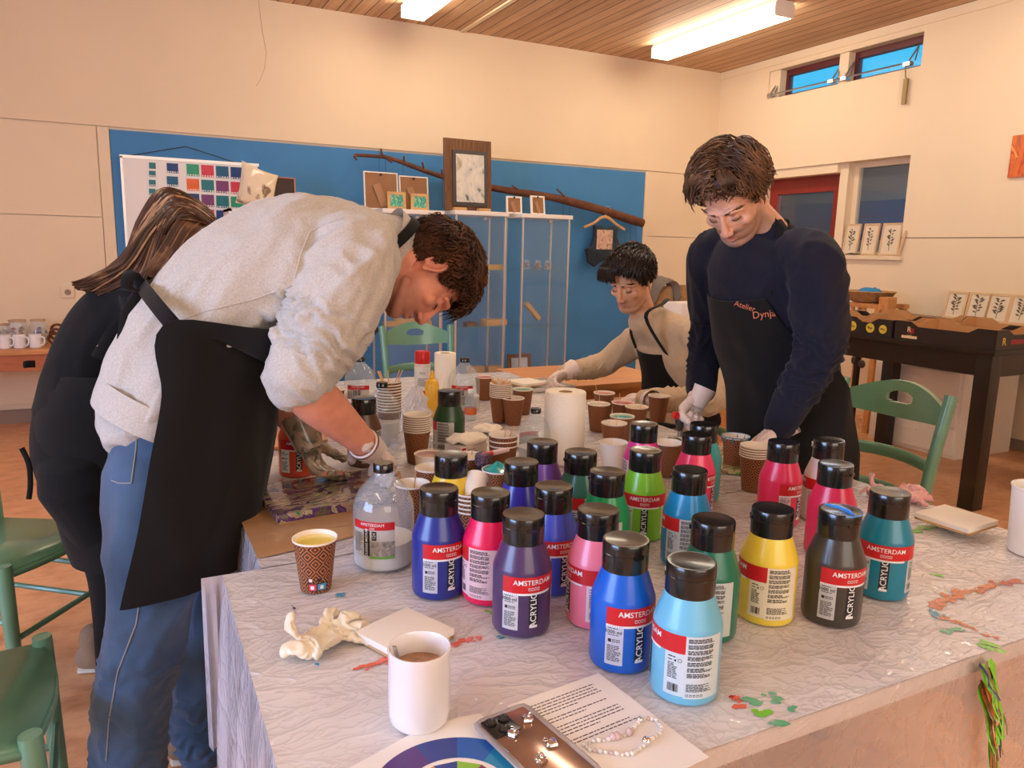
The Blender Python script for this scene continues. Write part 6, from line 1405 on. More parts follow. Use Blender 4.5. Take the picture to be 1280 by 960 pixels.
def fabric(name, col, rough=.9, bs=700, bst=.25, var=.06, vs=60, sheen=.2):
    m = mat(name, col, rough, bump=bst, bscale=bs, var=var, vscale=vs, spec=.2); m.node_tree.nodes['Principled BSDF'].inputs['Sheen Weight'].default_value = sheen; return m
M_skinA = skin_mat('skin_fair', srgb(226, 150, 122)); M_skinB = skin_mat('skin_light', srgb(230, 172, 140)); M_skinC = skin_mat('skin_olive', srgb(226, 172, 136)); M_skinW = skin_mat('skin_woman', srgb(220, 160, 130))
M_hood = fabric('heather_grey_sweat', srgb(192, 184, 174), var=.14, vs=240); M_navy = fabric('dark_navy_knit', srgb(26, 26, 40), var=.1, sheen=.1); M_beige = fabric('beige_knit', srgb(206, 182, 152), var=.05)
M_apron = fabric('black_apron', srgb(24, 22, 22), sheen=.08, bst=.15); M_blackshirt = fabric('black_shirt', srgb(20, 19, 20), sheen=.06, bst=.12)
M_jeans = fabric('blue_denim', srgb(66, 90, 120), var=.3, vs=7, bst=.3, bs=900); M_seam = mat('denim_stitch', srgb(150, 150, 150), .8)
M_shoe = mat('tan_suede', srgb(150, 122, 96), .8, bump=.3, bscale=120); M_sole = mat('pale_sole', srgb(206, 196, 180), .6)
M_orange = mat('orange_print', srgb(210, 120, 84), .6)
def wrap(name, rows, par, m, th=.004, n=36, amp=0, seed=0, fseed=(0, 0, 1), fn=None, sub=6):
    """open cloth shell. rows: (centre, forward unit, lateral unit, r_forward, r_lateral, a0, a1); angle 0 is forward"""
    R_ = []
    k = len(rows)
    def cr(a, b, c, d, t): return .5 * ((2 * b) + (c - a) * t + (2 * a - 5 * b + 4 * c - d) * t * t + (3 * b - a - 3 * c + d) * t * t * t)
    rr = [tuple(Vector(x) if not isinstance(x, (int, float)) else x for x in r) for r in rows]
    for i in range(k - 1):
        a, b, c, d = rr[max(0, i - 1)], rr[i], rr[i + 1], rr[min(k - 1, i + 2)]
        for j in range(sub): R_.append([cr(a[x], b[x], c[x], d[x], j / sub) for x in range(7)])
    R_.append(list(rr[-1])); q = MB(); nv = len(R_) - 1
    def P(i, j, off):
        c, f, l, rf, rl, a0, a1 = R_[j]; a = math.radians(a0 + (a1 - a0) * i / n); f = f.normalized(); l = l.normalized(); return c + f * (rf + off) * math.cos(a) + l * (rl + off) * math.sin(a)
    w_ = (n + 1) * (nv + 1); vs = [P(i, j, o) for o in (0, th) for j in range(nv + 1) for i in range(n + 1)]; ix = lambda i, j, s: s * w_ + j * (n + 1) + i
    fs = [(ix(i, j, 0), ix(i, j + 1, 0), ix(i + 1, j + 1, 0), ix(i + 1, j, 0)) for j in range(nv) for i in range(n)] + [(ix(i, j, 1), ix(i + 1, j, 1), ix(i + 1, j + 1, 1), ix(i, j + 1, 1)) for j in range(nv) for i in range(n)]
    fs += [(ix(i, 0, 0), ix(i + 1, 0, 0), ix(i + 1, 0, 1), ix(i, 0, 1)) for i in range(n)] + [(ix(i + 1, nv, 0), ix(i, nv, 0), ix(i, nv, 1), ix(i + 1, nv, 1)) for i in range(n)]
    fs += [(ix(0, j + 1, 0), ix(0, j, 0), ix(0, j, 1), ix(0, j + 1, 1)) for j in range(nv)] + [(ix(n, j, 0), ix(n, j + 1, 0), ix(n, j + 1, 1), ix(n, j, 1)) for j in range(nv)]
    if amp:
        ax = Vector(fseed).normalized()
        cc = [sum((R_[j][0] for j in range(nv + 1)), Vector()) / (nv + 1)][0]
        out = []
        for id_, v in enumerate(vs):
            j = (id_ % w_) // (n + 1); c = R_[j][0]; d = (v - c).normalized(); al = ax * v.dot(ax); p = (v - al) * 9 + al * 2.2 + Vector((seed, 0, 0)); h = 1 - 2 * abs(noise.noise(p)) ; out.append(v + d * amp * h * (j / nv) ** .4)
        vs = out
    q.add(vs, fs); return obj(name, q, m, par, world=True)
def ribbon(name, pts, wd, th, m, par, side=(0, 1, 0), sub=5, world=True): return obj(name, MB().tube(pts, wd, 10, rb=th, side=side, sub=sub), m, par, world=world)
def shoe(par, heel, toe, m=M_shoe, w_=.045, h=.07):
    heel = Vector(heel); toe = Vector(toe); d = toe - heel; q = MB(); z = Vector((0, 0, 1)); 
    P_ = [heel + z * .045, heel + d * .2 + z * .05, heel + d * .5 + z * .045, heel + d * .8 + z * .034, toe + z * .028]
    q.tube(P_, [w_ * .75, w_ * .85, w_ * .95, w_ * 1.05, w_ * .7], 20, sub=4, cap='round', rb=[.045, .050, .044, .032, .022], side=d.cross(z)); q.tube([heel + d * .12 + z * .05, heel + d * .10 + z * .12], [.042, .040], 18, cap='round'); s = obj('shoe', fuse(q, .005, 2, m, 'shoe'), None, par, world=True)
    q = MB(); q.tube([heel + z * .012 - d * .06, heel + d * .3 + z * .012, heel + d * .75 + z * .012, toe + z * .012 + d * .1], [w_ * .8, w_ * .85, w_ * 1.12, w_ * .7], 20, sub=4, cap='round', rb=.012, side=d.cross(z)); obj('sole', q, M_sole, s, world=True)
    q = MB()
    for k in range(4): c = heel + d * (.38 + .1 * k) + z * (.094 - .010 * k); q.tube([c - d.cross(z).normalized() * .022, c + z * .003, c + d.cross(z).normalized() * .022], .003, 6)
    obj('laces', q, M_paper, s, world=True)
def fuse_c(q, vox, sm, m, name, fl=()):
    me = fuse(q, vox, sm, m, name)
    for f in fl: folds(me, *f)
    return me
def near_seg(a, b, r0, r1):
    a = np.array(a); b = np.array(b)
    def fn(co):
        ab = b - a; t = np.clip(((co - a) @ ab) / (ab @ ab), 0, 1); d = np.linalg.norm(co - (a + t[:, None] * ab), axis=1); return np.clip((r1 - d) / (r1 - r0), 0, 1)
    return fn
def ruche(me, a, b, amp, k, r1, seed=0, t0=0, t1=1):
    """rings of gathered cloth around the segment a-b"""
    a_ = np.array(a); b_ = np.array(b); co = coords(me); nr = normals(me); ab = b_ - a_; L_ = np.linalg.norm(ab); t = ((co - a_) @ ab) / (ab @ ab); d = np.linalg.norm(co - (a_ + np.clip(t, 0, 1)[:, None] * ab), axis=1)
    w_ = np.clip((r1 - d) / (.25 * r1), 0, 1) * smooth01((t - t0) / .08) * smooth01((t1 - t) / .08)
    nz = np.array([noise.noise(Vector(p) * 16 + Vector((seed, 0, 0))) for p in co]); s = np.sin((t * k + nz * 1.1) * 2 * PI); setco(me, co + nr * (amp * w_ * (1 - np.abs(s) * 1.6))[:, None])

def surf_line(name, me, path, r, m, par):
    from mathutils.bvhtree import BVHTree
    bv = BVHTree.FromPolygons([v.co for v in me.vertices], [list(p.vertices) for p in me.polygons]); P_ = []
    for i in range(len(path) - 1):
        for k in range(8):
            d = ray(path[i][0] + (path[i + 1][0] - path[i][0]) * k / 8, path[i][1] + (path[i + 1][1] - path[i][1]) * k / 8).normalized(); h = bv.ray_cast(CAM, d)
            if h[0] and (not P_ or (h[0] - P_[-1]).length < .08): P_.append(h[0] - d * r * .2)
    if len(P_) > 2: obj(name, MB().tube(P_, r, 8), m, par, world=True)
# ============ man in the grey sweatshirt
def grey_man():
    Y0 = 1.86
    P = thing('person', 'man in grey sweatshirt, black apron and jeans bending over the wet painting', 'person', (.02, 1.9, 0))
    pel, wa, mi, che, up, nb_ = W(218, 548, Y0), W(243, 452, Y0), W(305, 372, Y0), W(388, 332, 1.85), W(446, 316, 1.84), W(486, 314, 1.83)
    shR, elR, wrR = W(452, 328, 1.66), W(366, 474, 1.60), W(462, 560, 1.71)
    shL, elL, wrL = W(450, 345, 2.03), W(330, 470, 2.02), W(383, 548, 1.90)
    hipR, knR, anR = W(196, 590, 1.78), W(190, 770, 1.72), W(160, 985, 1.73)
    hipL, knL, anL = W(252, 600, 1.95), W(262, 770, 1.99), W(256, 925, 2.02)
    # sweatshirt
    q = MB(); S_ = (0, 1, 0)
    q.tube([W(200, 512, Y0), W(216, 474, Y0), W(249, 432, Y0), W(300, 372, Y0), W(372, 334, 1.85), W(440, 318, 1.84), W(484, 308, 1.83)], [.185, .19, .195, .205, .215, .175, .085], 40, sub=6, cap='round', side=S_, rb=[.132, .142, .156, .162, .162, .130, .080])
    q.ell(W(440, 322, 1.70), (.11, .10, .11), n=24); q.ell(W(440, 325, 1.99), (.11, .10, .11), n=24)
    q.tube([W(446, 318, 1.68), W(428, 362, 1.63), W(398, 425, 1.61), W(376, 470, 1.60)], [.098, .094, .082, .070], 26, sub=6, cap='round')
    q.tube([W(442, 330, 2.02), W(400, 400, 2.05), W(345, 455, 2.03)], [.09, .08, .068], 22, sub=5, cap='round')
    me = fuse(q, .006, 6, M_hood, 'sweatshirt')
    folds(me, .018, (.75, 0, .55), 8, 2.4, 4, lambda c: smooth01((.62 - c[:, 0]) / .2)); folds(me, .005, (.6, 0, .7), 22, 7, 9)
    ruche(me, W(428, 362, 1.63), W(376, 470, 1.60), .011, 3.2, .14, 2, .25, .85)
    folds(me, .010, (.5, 0, -.8), 20, 7, 6, near_seg(W(440, 330, 1.66), W(376, 470, 1.6), .08, .15))
    sw_ = obj('sweatshirt', me, None, P, world=True)
    obj('cuff', MB().tube([W(383, 447, 1.603), W(377, 464, 1.60), W(373, 479, 1.60)], [.076, .072, .070], 36, sub=4, cap=False), M_hood, sw_, world=True)
    # shoulder seam and side seam
    sm = []
    cs, ds = W(446, 318, 1.68), (W(398, 425, 1.61) - W(446, 318, 1.68)).normalized()
    obj('collar_rib', MB().tube([W(483, 300, 1.83), W(496, 306, 1.83)], [.088, .078], 40, sub=3, side=S_, cap=False, rb=[.086, .076]), M_hood, sw_, world=True)
    obj('hem_band', MB().tube([W(190, 530, Y0), W(197, 516, Y0), W(206, 498, Y0)], [.186, .191, .192], 44, sub=3, side=S_, cap=False, rb=[.134, .139, .142]), M_hood, sw_, world=True)
    surf_line('armhole_seam', me, [(430, 272), (405, 280), (387, 291), (376, 318), (367, 352)], .0022, M_hood, sw_)
    surf_line('side_seam', me, [(365, 357), (314, 375), (257, 389), (226, 400)], .0018, M_hood, sw_)
    # jeans
    q = MB()
    q.tube([W(216, 490, Y0), W(218, 540, Y0), W(220, 590, Y0)], [.175, .185, .175], 34, sub=4, cap='round', side=S_, rb=[.128, .136, .140])
    q.tube([hipR, W(194, 680, 1.74), knR, W(166, 870, 1.72), anR, W(158, 1020, 1.74)], [.108, .102, .086, .078, .076, .078], 28, sub=6, cap='round')
    q.tube([hipL, W(256, 690, 1.98), knL, W(252, 850, 2.01), anL], [.108, .094, .084, .082, .082], 28, sub=6, cap='round')
    me = fuse(q, .0065, 5, M_jeans, 'jeans'); folds(me, .012, (.3, 0, 1), 12, 5, 3, lambda c: smooth01((.95 - c[:, 2]) / .2)); ruche(me, knR, anR, .003, 4, .16, 3, .05, 1.0); ruche(me, W(258, 850, 2.01), anL, .006, 3.0, .14, 5, .0, 1.1)
    J = obj('jeans', me, None, P, world=True)
    # side stitching and back pocket on the near side
    dg = bpy.context.evaluated_depsgraph_get()
    from mathutils.bvhtree import BVHTree
    bv = BVHTree.FromPolygons([v.co for v in me.vertices], [list(p.vertices) for p in me.polygons])
    def onto(px, py, off=.002):
        d = ray(px, py).normalized(); h = bv.ray_cast(CAM, d); return (h[0] - d * off) if h[0] else None
    def seam(name, path, r=.0014):
        P_ = []
        for i in range(len(path) - 1):
            for k in range(8):
                v = onto(path[i][0] + (path[i + 1][0] - path[i][0]) * k / 8, path[i][1] + (path[i + 1][1] - path[i][1]) * k / 8)
                if v is not None and (not P_ or (v - P_[-1]).length < .12): P_.append(v)
        if len(P_) > 2: obj(name, MB().tube(P_, r, 6), M_seam, J, world=True)
    seam('side_seam', [(180, 712), (170, 780), (147, 840), (136, 900), (132, 958)]); seam('inner_seam', [(250, 716), (246, 780), (258, 860), (268, 930)])
    seam('pocket_edge', [(123, 506), (150, 514), (172, 516), (170, 560), (164, 604), (148, 604), (138, 600)])
    shoe(P, W(240, 932, 2.02) * 1 + Vector((-.03, 0, -W(240, 932, 2.02).z)), (W(240, 932, 2.02).x + .19, 1.98, 0)); shoe(P, (anR.x - .05, 1.76, 0), (anR.x + .17, 1.70, 0))
    # body
    HM = hmat(W(531, 343, 1.80), (.17, -.16, -.97), Vector((.98, .04, .17)), 1.02)
    hm, z, _ = head_mesh(HM, nb_, .060, M_skinA, .55); bake(hm, HM)
    q = MB(); q.tube([pel, wa, mi, che, up, nb_], [.15, .15, .16, .175, .13, .06], 24, sub=4, cap='round', side=S_, rb=[.12, .125, .13, .13, .09, .055])
    q.tube([shR, elR], [.055, .045], 16, sub=4, cap='round'); q.tube([elR, elR.lerp(wrR, .3), elR.lerp(wrR, .7), wrR], [.048, .053, .040, .031], 22, sub=6, cap='round'); q.tube([shL, elL, elL.lerp(wrL, .4), wrL], [.055, .046, .048, .032], 18, sub=5, cap='round')
    q.tube([hipR, knR, anR], [.09, .06, .045], 16, sub=4, cap='round'); q.tube([hipL, knL, anL], [.09, .06, .045], 16, sub=4, cap='round')
    bmh = fuse(q, .006, 4, M_skinA, 'b')
    hR = handM(wrR, W(512, 600, 1.84) - wrR, Vector((-.1, .3, -1)), 1.0); hL = handM(wrL, W(402, 602, 1.86) - wrL, Vector((.35, -.35, -.6)), 1.0)
    m1 = fuse(hand_mb(1, (.35, .4, .45, .5)), .0024, 2, M_skinA, 'h'); bake(m1, hR); m2 = fuse(hand_mb(-1, (.45, .5, .55, .5)), .0024, 2, M_skinA, 'h'); bake(m2, hL)
    obj('body', join_meshes('body', [(bmh, None), (hm, z), (m1, None), (m2, None)], [M_skinA]), None, P, world=True)
    g = fuse(hand_mb(1, (.35, .4, .45, .5), infl=.0022), .0024, 2, M_glove, 'g'); bake(g, hR); folds(g, .003, hR.to_3x3() @ Vector((0, 1, 0)), 60, 30, 1); G = obj('glove', g, None, P, world=True)
    ax = (W(500, 588, 1.8) - wrR).normalized(); obj('glove_cuff', MB().tube([wrR - ax * .03, wrR - ax * .0, wrR + ax * .03], [.041, .036, .032], 28, sub=3, cap=False), M_glove, G, world=True)
    obj('cuff_roll', MB().tube([wrR - ax * .032 + (ax.orthogonal() * math.cos(a) + ax.cross(ax.orthogonal()) * math.sin(a)) * .040 for a in [i * .35 for i in range(19)]], .003, 8, cap=False), M_glove, G, world=True)
    dirty = pour_mat('dirty_glove', [(.35, srgb(70, 62, 50)), (.46, srgb(168, 146, 124)), (.6, srgb(150, 128, 108)), (.68, srgb(84, 80, 60))], 9, 1.4, .35)
    g = fuse(hand_mb(-1, (.45, .5, .55, .5), infl=.0022), .0024, 2, dirty, 'g'); bake(g, hL); folds(g, .003, hL.to_3x3() @ Vector((0, 1, 0)), 60, 30, 2); G = obj('glove', g, None, P, world=True); G['label'] = 'glove smeared with paint'
    ax = (W(402, 602, 1.86) - wrL).normalized(); obj('glove_cuff', MB().tube([wrL - ax * .06, wrL - ax * .0, wrL + ax * .03], [.046, .039, .034], 28, sub=3, cap=False), dirty, G, world=True)
    # hair: short wavy brown
    H_ = hair_mat('hair_brown', srgb(40, 24, 16), srgb(84, 50, 30), srgb(112, 70, 40), st=(1, 1, 1), sc=18, rough=.55)
    def th(p): return .006 + .020 * max(0, min(1, (p.z - .02) / .06)) + .006 * max(0, p.y) / .08
    def fl(p): top = max(0, min(1, (p.z - .05) / .04)); return Vector((p.x * 1.5, .9, .1)) * top + Vector((0, -.25, -1)) * (1 - top)
    hair(HM, fl, lambda p: .03 + .022 * max(0, min(1, (p.z - .03) / .06)), th, 2800, .0024, H_, 5, wav=.0035, lift=.5, parent=P, back=-.060, jitter=.35)
    brows(HM, H_, P)
    # apron
    f = lambda a, b: (Vector(b) - Vector(a))
    def row(pb, pf, py, rl, a, y=Y0): 
        A_, B_ = W(pb, py, y), W(pf, py, y); sp = (B_.x - A_.x); k = -math.cos(math.radians(a)); rf = sp / (1 + k); return (A_ + Vector((rf * k, 0, 0)), (1, 0, 0), (0, 1, 0), rf, rl, -a, a)
    rows = []
    # bib under the bent chest
    n1 = Vector((.62, 0, -.78))
    S1 = W(212, 409, 1.655); Cc = Vector((S1.x + .01, Y0, S1.z)); B0 = W(180, 360, Y0); fb = (Cc - B0); fd = (W(345, 436, Y0) - Cc)
    rows.append((W(415, 350, Y0), n1, (0, 1, 0), .165, .16, -50, 50)); rows.append((W(360, 362, Y0), Vector((.68, 0, -.73)), (0, 1, 0), .190, .215, -64, 64))
    rows.append((W(296, 388, Y0), Vector((.78, 0, -.62)), (0, 1, 0), .216, .228, -82, 82)); rows.append((Cc, fd, (0, 1, 0), fd.length * 1.05, .218, -95, 95))
    rows += [row(198, 342, 472, .215, 98), row(186, 338, 540, .222, 98), row(172, 326, 620, .228, 98), row(158, 312, 680, .230, 98), row(152, 306, 706, .230, 98)]
    A_ = wrap('apron', rows, P, M_apron, .0035, 64, .014, 3, (0.1, 0, 1))
    ring = [Cc - fb.normalized() * (fb.length + .006) * math.cos(a) + Vector((0, -1, 0)) * .214 * math.sin(a) for a in [math.radians(96 - 8 * k) for k in range(25)]]
    ribbon('waist_tie', ring, .016, .0025, M_apron, A_, side=(.55, 0, .83), sub=2)
    bk = ring[12]
    for k, (dx, dz, dy) in enumerate(((-.05, -.14, -.05), (-.03, -.17, .03))): ribbon('tie_end', [bk, bk + Vector((dx * .7, dy, dz * .4)), bk + Vector((dx, dy * 1.3, dz))], .010, .002, M_apron, A_, side=(1, 0, 0))
    for s in (-1, 1): obj('tie_bow', MB().tube([bk, bk + Vector((-.02, s * .035, .03)), bk + Vector((-.03, s * .055, .0)), bk + Vector((-.008, s * .02, -.01))], .012, 10, sub=5, rb=.003, side=(1, 0, 0)), M_apron, A_, world=True)
    nk = [W(478, 306, 1.83) + Vector((.55, 0, .83)) * .098 * math.cos(a) + Vector((0, 1, 0)) * .098 * math.sin(a) + Vector((.83, 0, -.55)) * (-.0 + .03 * math.cos(a)) for a in [i * PI / 12 for i in range(-8, 9)]]
    ribbon('neck_strap', [W(424, 384, 1.70)] + nk + [W(424, 384, 1.98)], .013, .0022, M_apron, A_, side=(.83, 0, -.55), sub=3)
grey_man()

# ============ woman in black
def woman():
    y = 2.45; S_ = (0, 1, 0)
    P = thing('person', 'woman with long brown hair in black shirt and apron bent behind the man in grey', 'person', (-.1, 2.5, 0))
    q = MB(); q.tube([W(108, 520, y), W(122, 450, y), W(148, 402, y), W(180, 376, y), W(203, 360, y)], [.14, .12, .135, .15, .07], 34, sub=6, cap='round', side=S_, rb=[.135, .122, .115, .10, .06])
    q.tube([W(180, 376, y - .14), W(232, 450, y - .16), W(268, 500, y - .06)], [.062, .052, .042], 20, sub=5, cap='round'); q.tube([W(185, 380, y + .15), W(240, 450, y + .2), W(300, 505, y + .18)], [.06, .05, .04], 20, sub=5, cap='round')
    me = fuse(q, .007, 5, M_blackshirt, 's'); folds(me, .006, (.5, 0, .8), 12, 4, 2); obj('shirt', me, None, P, world=True)
    q = MB(); q.tube([W(112, 500, y), W(110, 560, y), W(120, 610, y)], [.145, .15, .13], 34, sub=5, cap='round', side=S_, rb=[.135, .145, .13])
    kR, aR = W(140, 700, y - .05), W(140, 832, y + .05); kL, aL = W(165, 700, y + .14), W(205, 868, 2.2)
    q.tube([W(105, 600, y - .08), kR, aR], [.12, .075, .045], 22, sub=6, cap='round'); q.tube([W(120, 600, y + .1), kL, aL], [.12, .075, .045], 22, sub=6, cap='round')
    me = fuse(q, .007, 5, M_blackshirt, 'p'); obj('trousers', me, None, P, world=True)
    shoe(P, (-.20, 2.62, 0), (.02, 2.56, 0), M_shoe); shoe(P, (aL.x - .06, 2.22, 0), (aL.x + .16, 2.16, 0), mat('patterned_shoe', srgb(150, 136, 128), .7, var=.6, vscale=60))
    HM = hmat(W(222, 305, y - .03), (.80, .10, -.60), 0, 1.0); nb_ = W(203, 352, y)
    hm, z, _ = head_mesh(HM, nb_, .05, M_skinW, 0); bake(hm, HM)
    wr = W(300, 515, 2.60); q = MB(); q.tube([W(125, 520, y), W(150, 402, y), W(190, 372, y), nb_], [.08, .08, .09, .05], 20, sub=4, cap='round', side=S_, rb=[.06, .06, .06, .05]); q.tube([W(190, 375, y + .13), W(240, 450, y + .2), wr], [.045, .038, .026], 16, sub=4, cap='round'); q.tube([W(190, 375, y - .13), W(230, 450, y - .12), W(270, 505, y)], [.045, .038, .026], 16, sub=4, cap='round')
    q.tube([W(105, 600, y - .08), kR, aR], [.09, .055, .035], 16, cap='round'); q.tube([W(120, 600, y + .1), kL, aL], [.09, .055, .035], 16, cap='round')
    bm_ = fuse(q, .007, 4, M_skinW, 'b'); hR = handM(wr, T(345, 545, TZ + .03) - wr, (0.2, .2, -1), .95); w2 = W(270, 505, y); h2 = handM(w2, T(318, 552, TZ + .04) - w2, (0, 0, -1), .92)
    m1 = fuse(hand_mb(1, (.5, .55, .6, .6)), .0028, 2, M_skinW, 'h'); bake(m1, hR); m2 = fuse(hand_mb(1, (.5, .55, .6, .6)), .0028, 2, M_skinW, 'h'); bake(m2, h2)
    obj('body', join_meshes('body', [(bm_, None), (hm, z), (m1, None), (m2, None)], [M_skinW]), None, P, world=True)
    for h_ in (hR, h2): g = fuse(hand_mb(1, (.5, .55, .6, .6), infl=.003), .0028, 2, M_glove, 'g'); bake(g, h_); folds(g, .005, h_.to_3x3() @ Vector((0, 1, 0)), 50, 22, 1); obj('glove', g, None, P, world=True)
    # apron: wraps hips with ties, skirt to the knee
    def row(pb, pf, py, rl, a, aa=180): A_, B_ = W(pb, py, y), W(pf, py, y); rf = (B_.x - A_.x) / 2; return ((A_ + B_) / 2, (1, 0, 0), (0, 1, 0), rf, rl, -aa, aa)
    ap = wrap('apron', [row(62, 200, 462, .145, 0), row(45, 196, 510, .160, 0), row(46, 200, 560, .165, 0), row(68, 210, 630, .155, 0), row(92, 222, 690, .15, 0)], P, M_apron, .004, 48, .008, 5)
    b0 = W(62, 455, y - .02); ribbon('tie_end', [W(44, 455, y), W(36, 455, y), W(30, 456, y - .02)], .010, .003, M_apron, ap, side=(0, 0, 1)); ribbon('tie_end', [W(27, 560, y - .03), W(36, 580, y - .04), W(38, 605, y - .04), W(36, 624, y - .04)], .007, .003, M_apron, ap, side=(1, 0, 0))
    # bow at her back-neck seen beside the sweatshirt
    c_ = W(176, 380, y - .22)
    for a_, b_ in (((150, 368), (186, 372)), ((186, 372), (200, 352)), ((176, 378), (150, 410)), ((170, 384), (122, 448)), ((180, 380), (160, 400))): ribbon('tie_bow', [W(*a_, y - .20), W((a_[0] + b_[0]) / 2 - 3, (a_[1] + b_[1]) / 2 - 3, y - .22), W(*b_, y - .20)], .017, .004, M_apron, ap, side=(.6, 0, -.5))
    obj('care_tag', MB().tube([W(136, 425, y - .21), W(126, 436, y - .21)], .012, 6, rb=.001, side=(.7, 0, -.7)), M_paper, ap, world=True)
    # long hair with light streaks
    H_ = hair_mat('hair_long_brown', srgb(44, 28, 20), srgb(84, 56, 40), srgb(156, 116, 84), st=(1, 1, 1), sc=9, rough=.38)
    Hs = [H_, hair_mat('hair_streak', srgb(120, 84, 58), srgb(170, 128, 92), rough=.38)]
    rnd = random.Random(8); q = MB(); me_cap = None
    for i in range(900):
        u = rnd.random(); v = rnd.random(); ang = rnd.uniform(-1.35, 1.35)
        # root along the crown, falls back over the nape to the shoulder blade
        top = HM @ epoint(Vector((math.sin(ang) * .9, .75 - 1.3 * v, .95 - .25 * abs(math.sin(ang)))), .012 + .006 * rnd.random())[0]
        mid = HM @ epoint(Vector((math.sin(ang) * 1.0, -.75 - .3 * v, .35)), .016 + .008 * rnd.random())[0]
        e1 = W(150 + 30 * u, 322 + 30 * u + 12 * rnd.random(), y - .13 * math.sin(ang)); e2 = W(88 + 62 * u + 10 * rnd.random(), 352 + 8 * rnd.random() + 20 * u, y - .10 * math.sin(ang))
        if rnd.random() < .2: e2 = e1.lerp(e2, .6); 
        if rnd.random() < .4: mid = HM @ epoint(Vector((.75 + .3 * v, -.55 - .6 * u, -.1)), .014 + .006 * rnd.random())[0]; e1 = W(176 + 18 * u, 340 + 22 * u, y - .09)
        r = rnd.uniform(.003, .0055); mm = 1 if rnd.random() < .16 else 0
        q.tube([top, top.lerp(mid, .5) + (top.lerp(mid, .5) - HM.translation).normalized() * .018, mid, mid.lerp(e1, .5) + Vector((0, 0, .012)), e1, e2], [r * .6, r, r, r, r, r * .2], 5, sub=3, rb=[r * .5] * 6, cap=False, m=mm)
    for i in range(420):   # side curtain falling toward the face
        v = rnd.random(); s = 1 if rnd.random() < .75 else -1
        top = HM @ epoint(Vector((s * .35, .8 - .9 * v, .9)), .012)[0]; mid = HM @ epoint(Vector((s * 1, .45 - .9 * v, .15)), .016)[0]; e = HM @ Vector((s * .098, .03 - .07 * v, -.10 - .03 * rnd.random()))
        r = rnd.uniform(.003, .005); q.tube([top, mid, mid.lerp(e, .5) + Vector((0, -.006, 0)), e], [r * .6, r, r, r * .3], 5, sub=4, rb=[r * .5] * 4, cap=False, m=1 if rnd.random() < .2 else 0)
    o_ = MB(); n = 40; vs = []
    capm = MB().ell(EC, (ER.x + .006, ER.y + .007, ER.z + .006), n=40); capm.v = [tuple(HM @ Vector(v)) for v, in zip(capm.v)]; k0 = len(q.v)
    keep = [f for f in capm.f if all(((HM.inverted() @ Vector(capm.v[i])).z > -.01 and (HM.inverted() @ Vector(capm.v[i])).y < .055) for i in f)]
    q.add(capm.v, keep, 0)
    obj('hair', q, Hs, P, world=True)
woman()

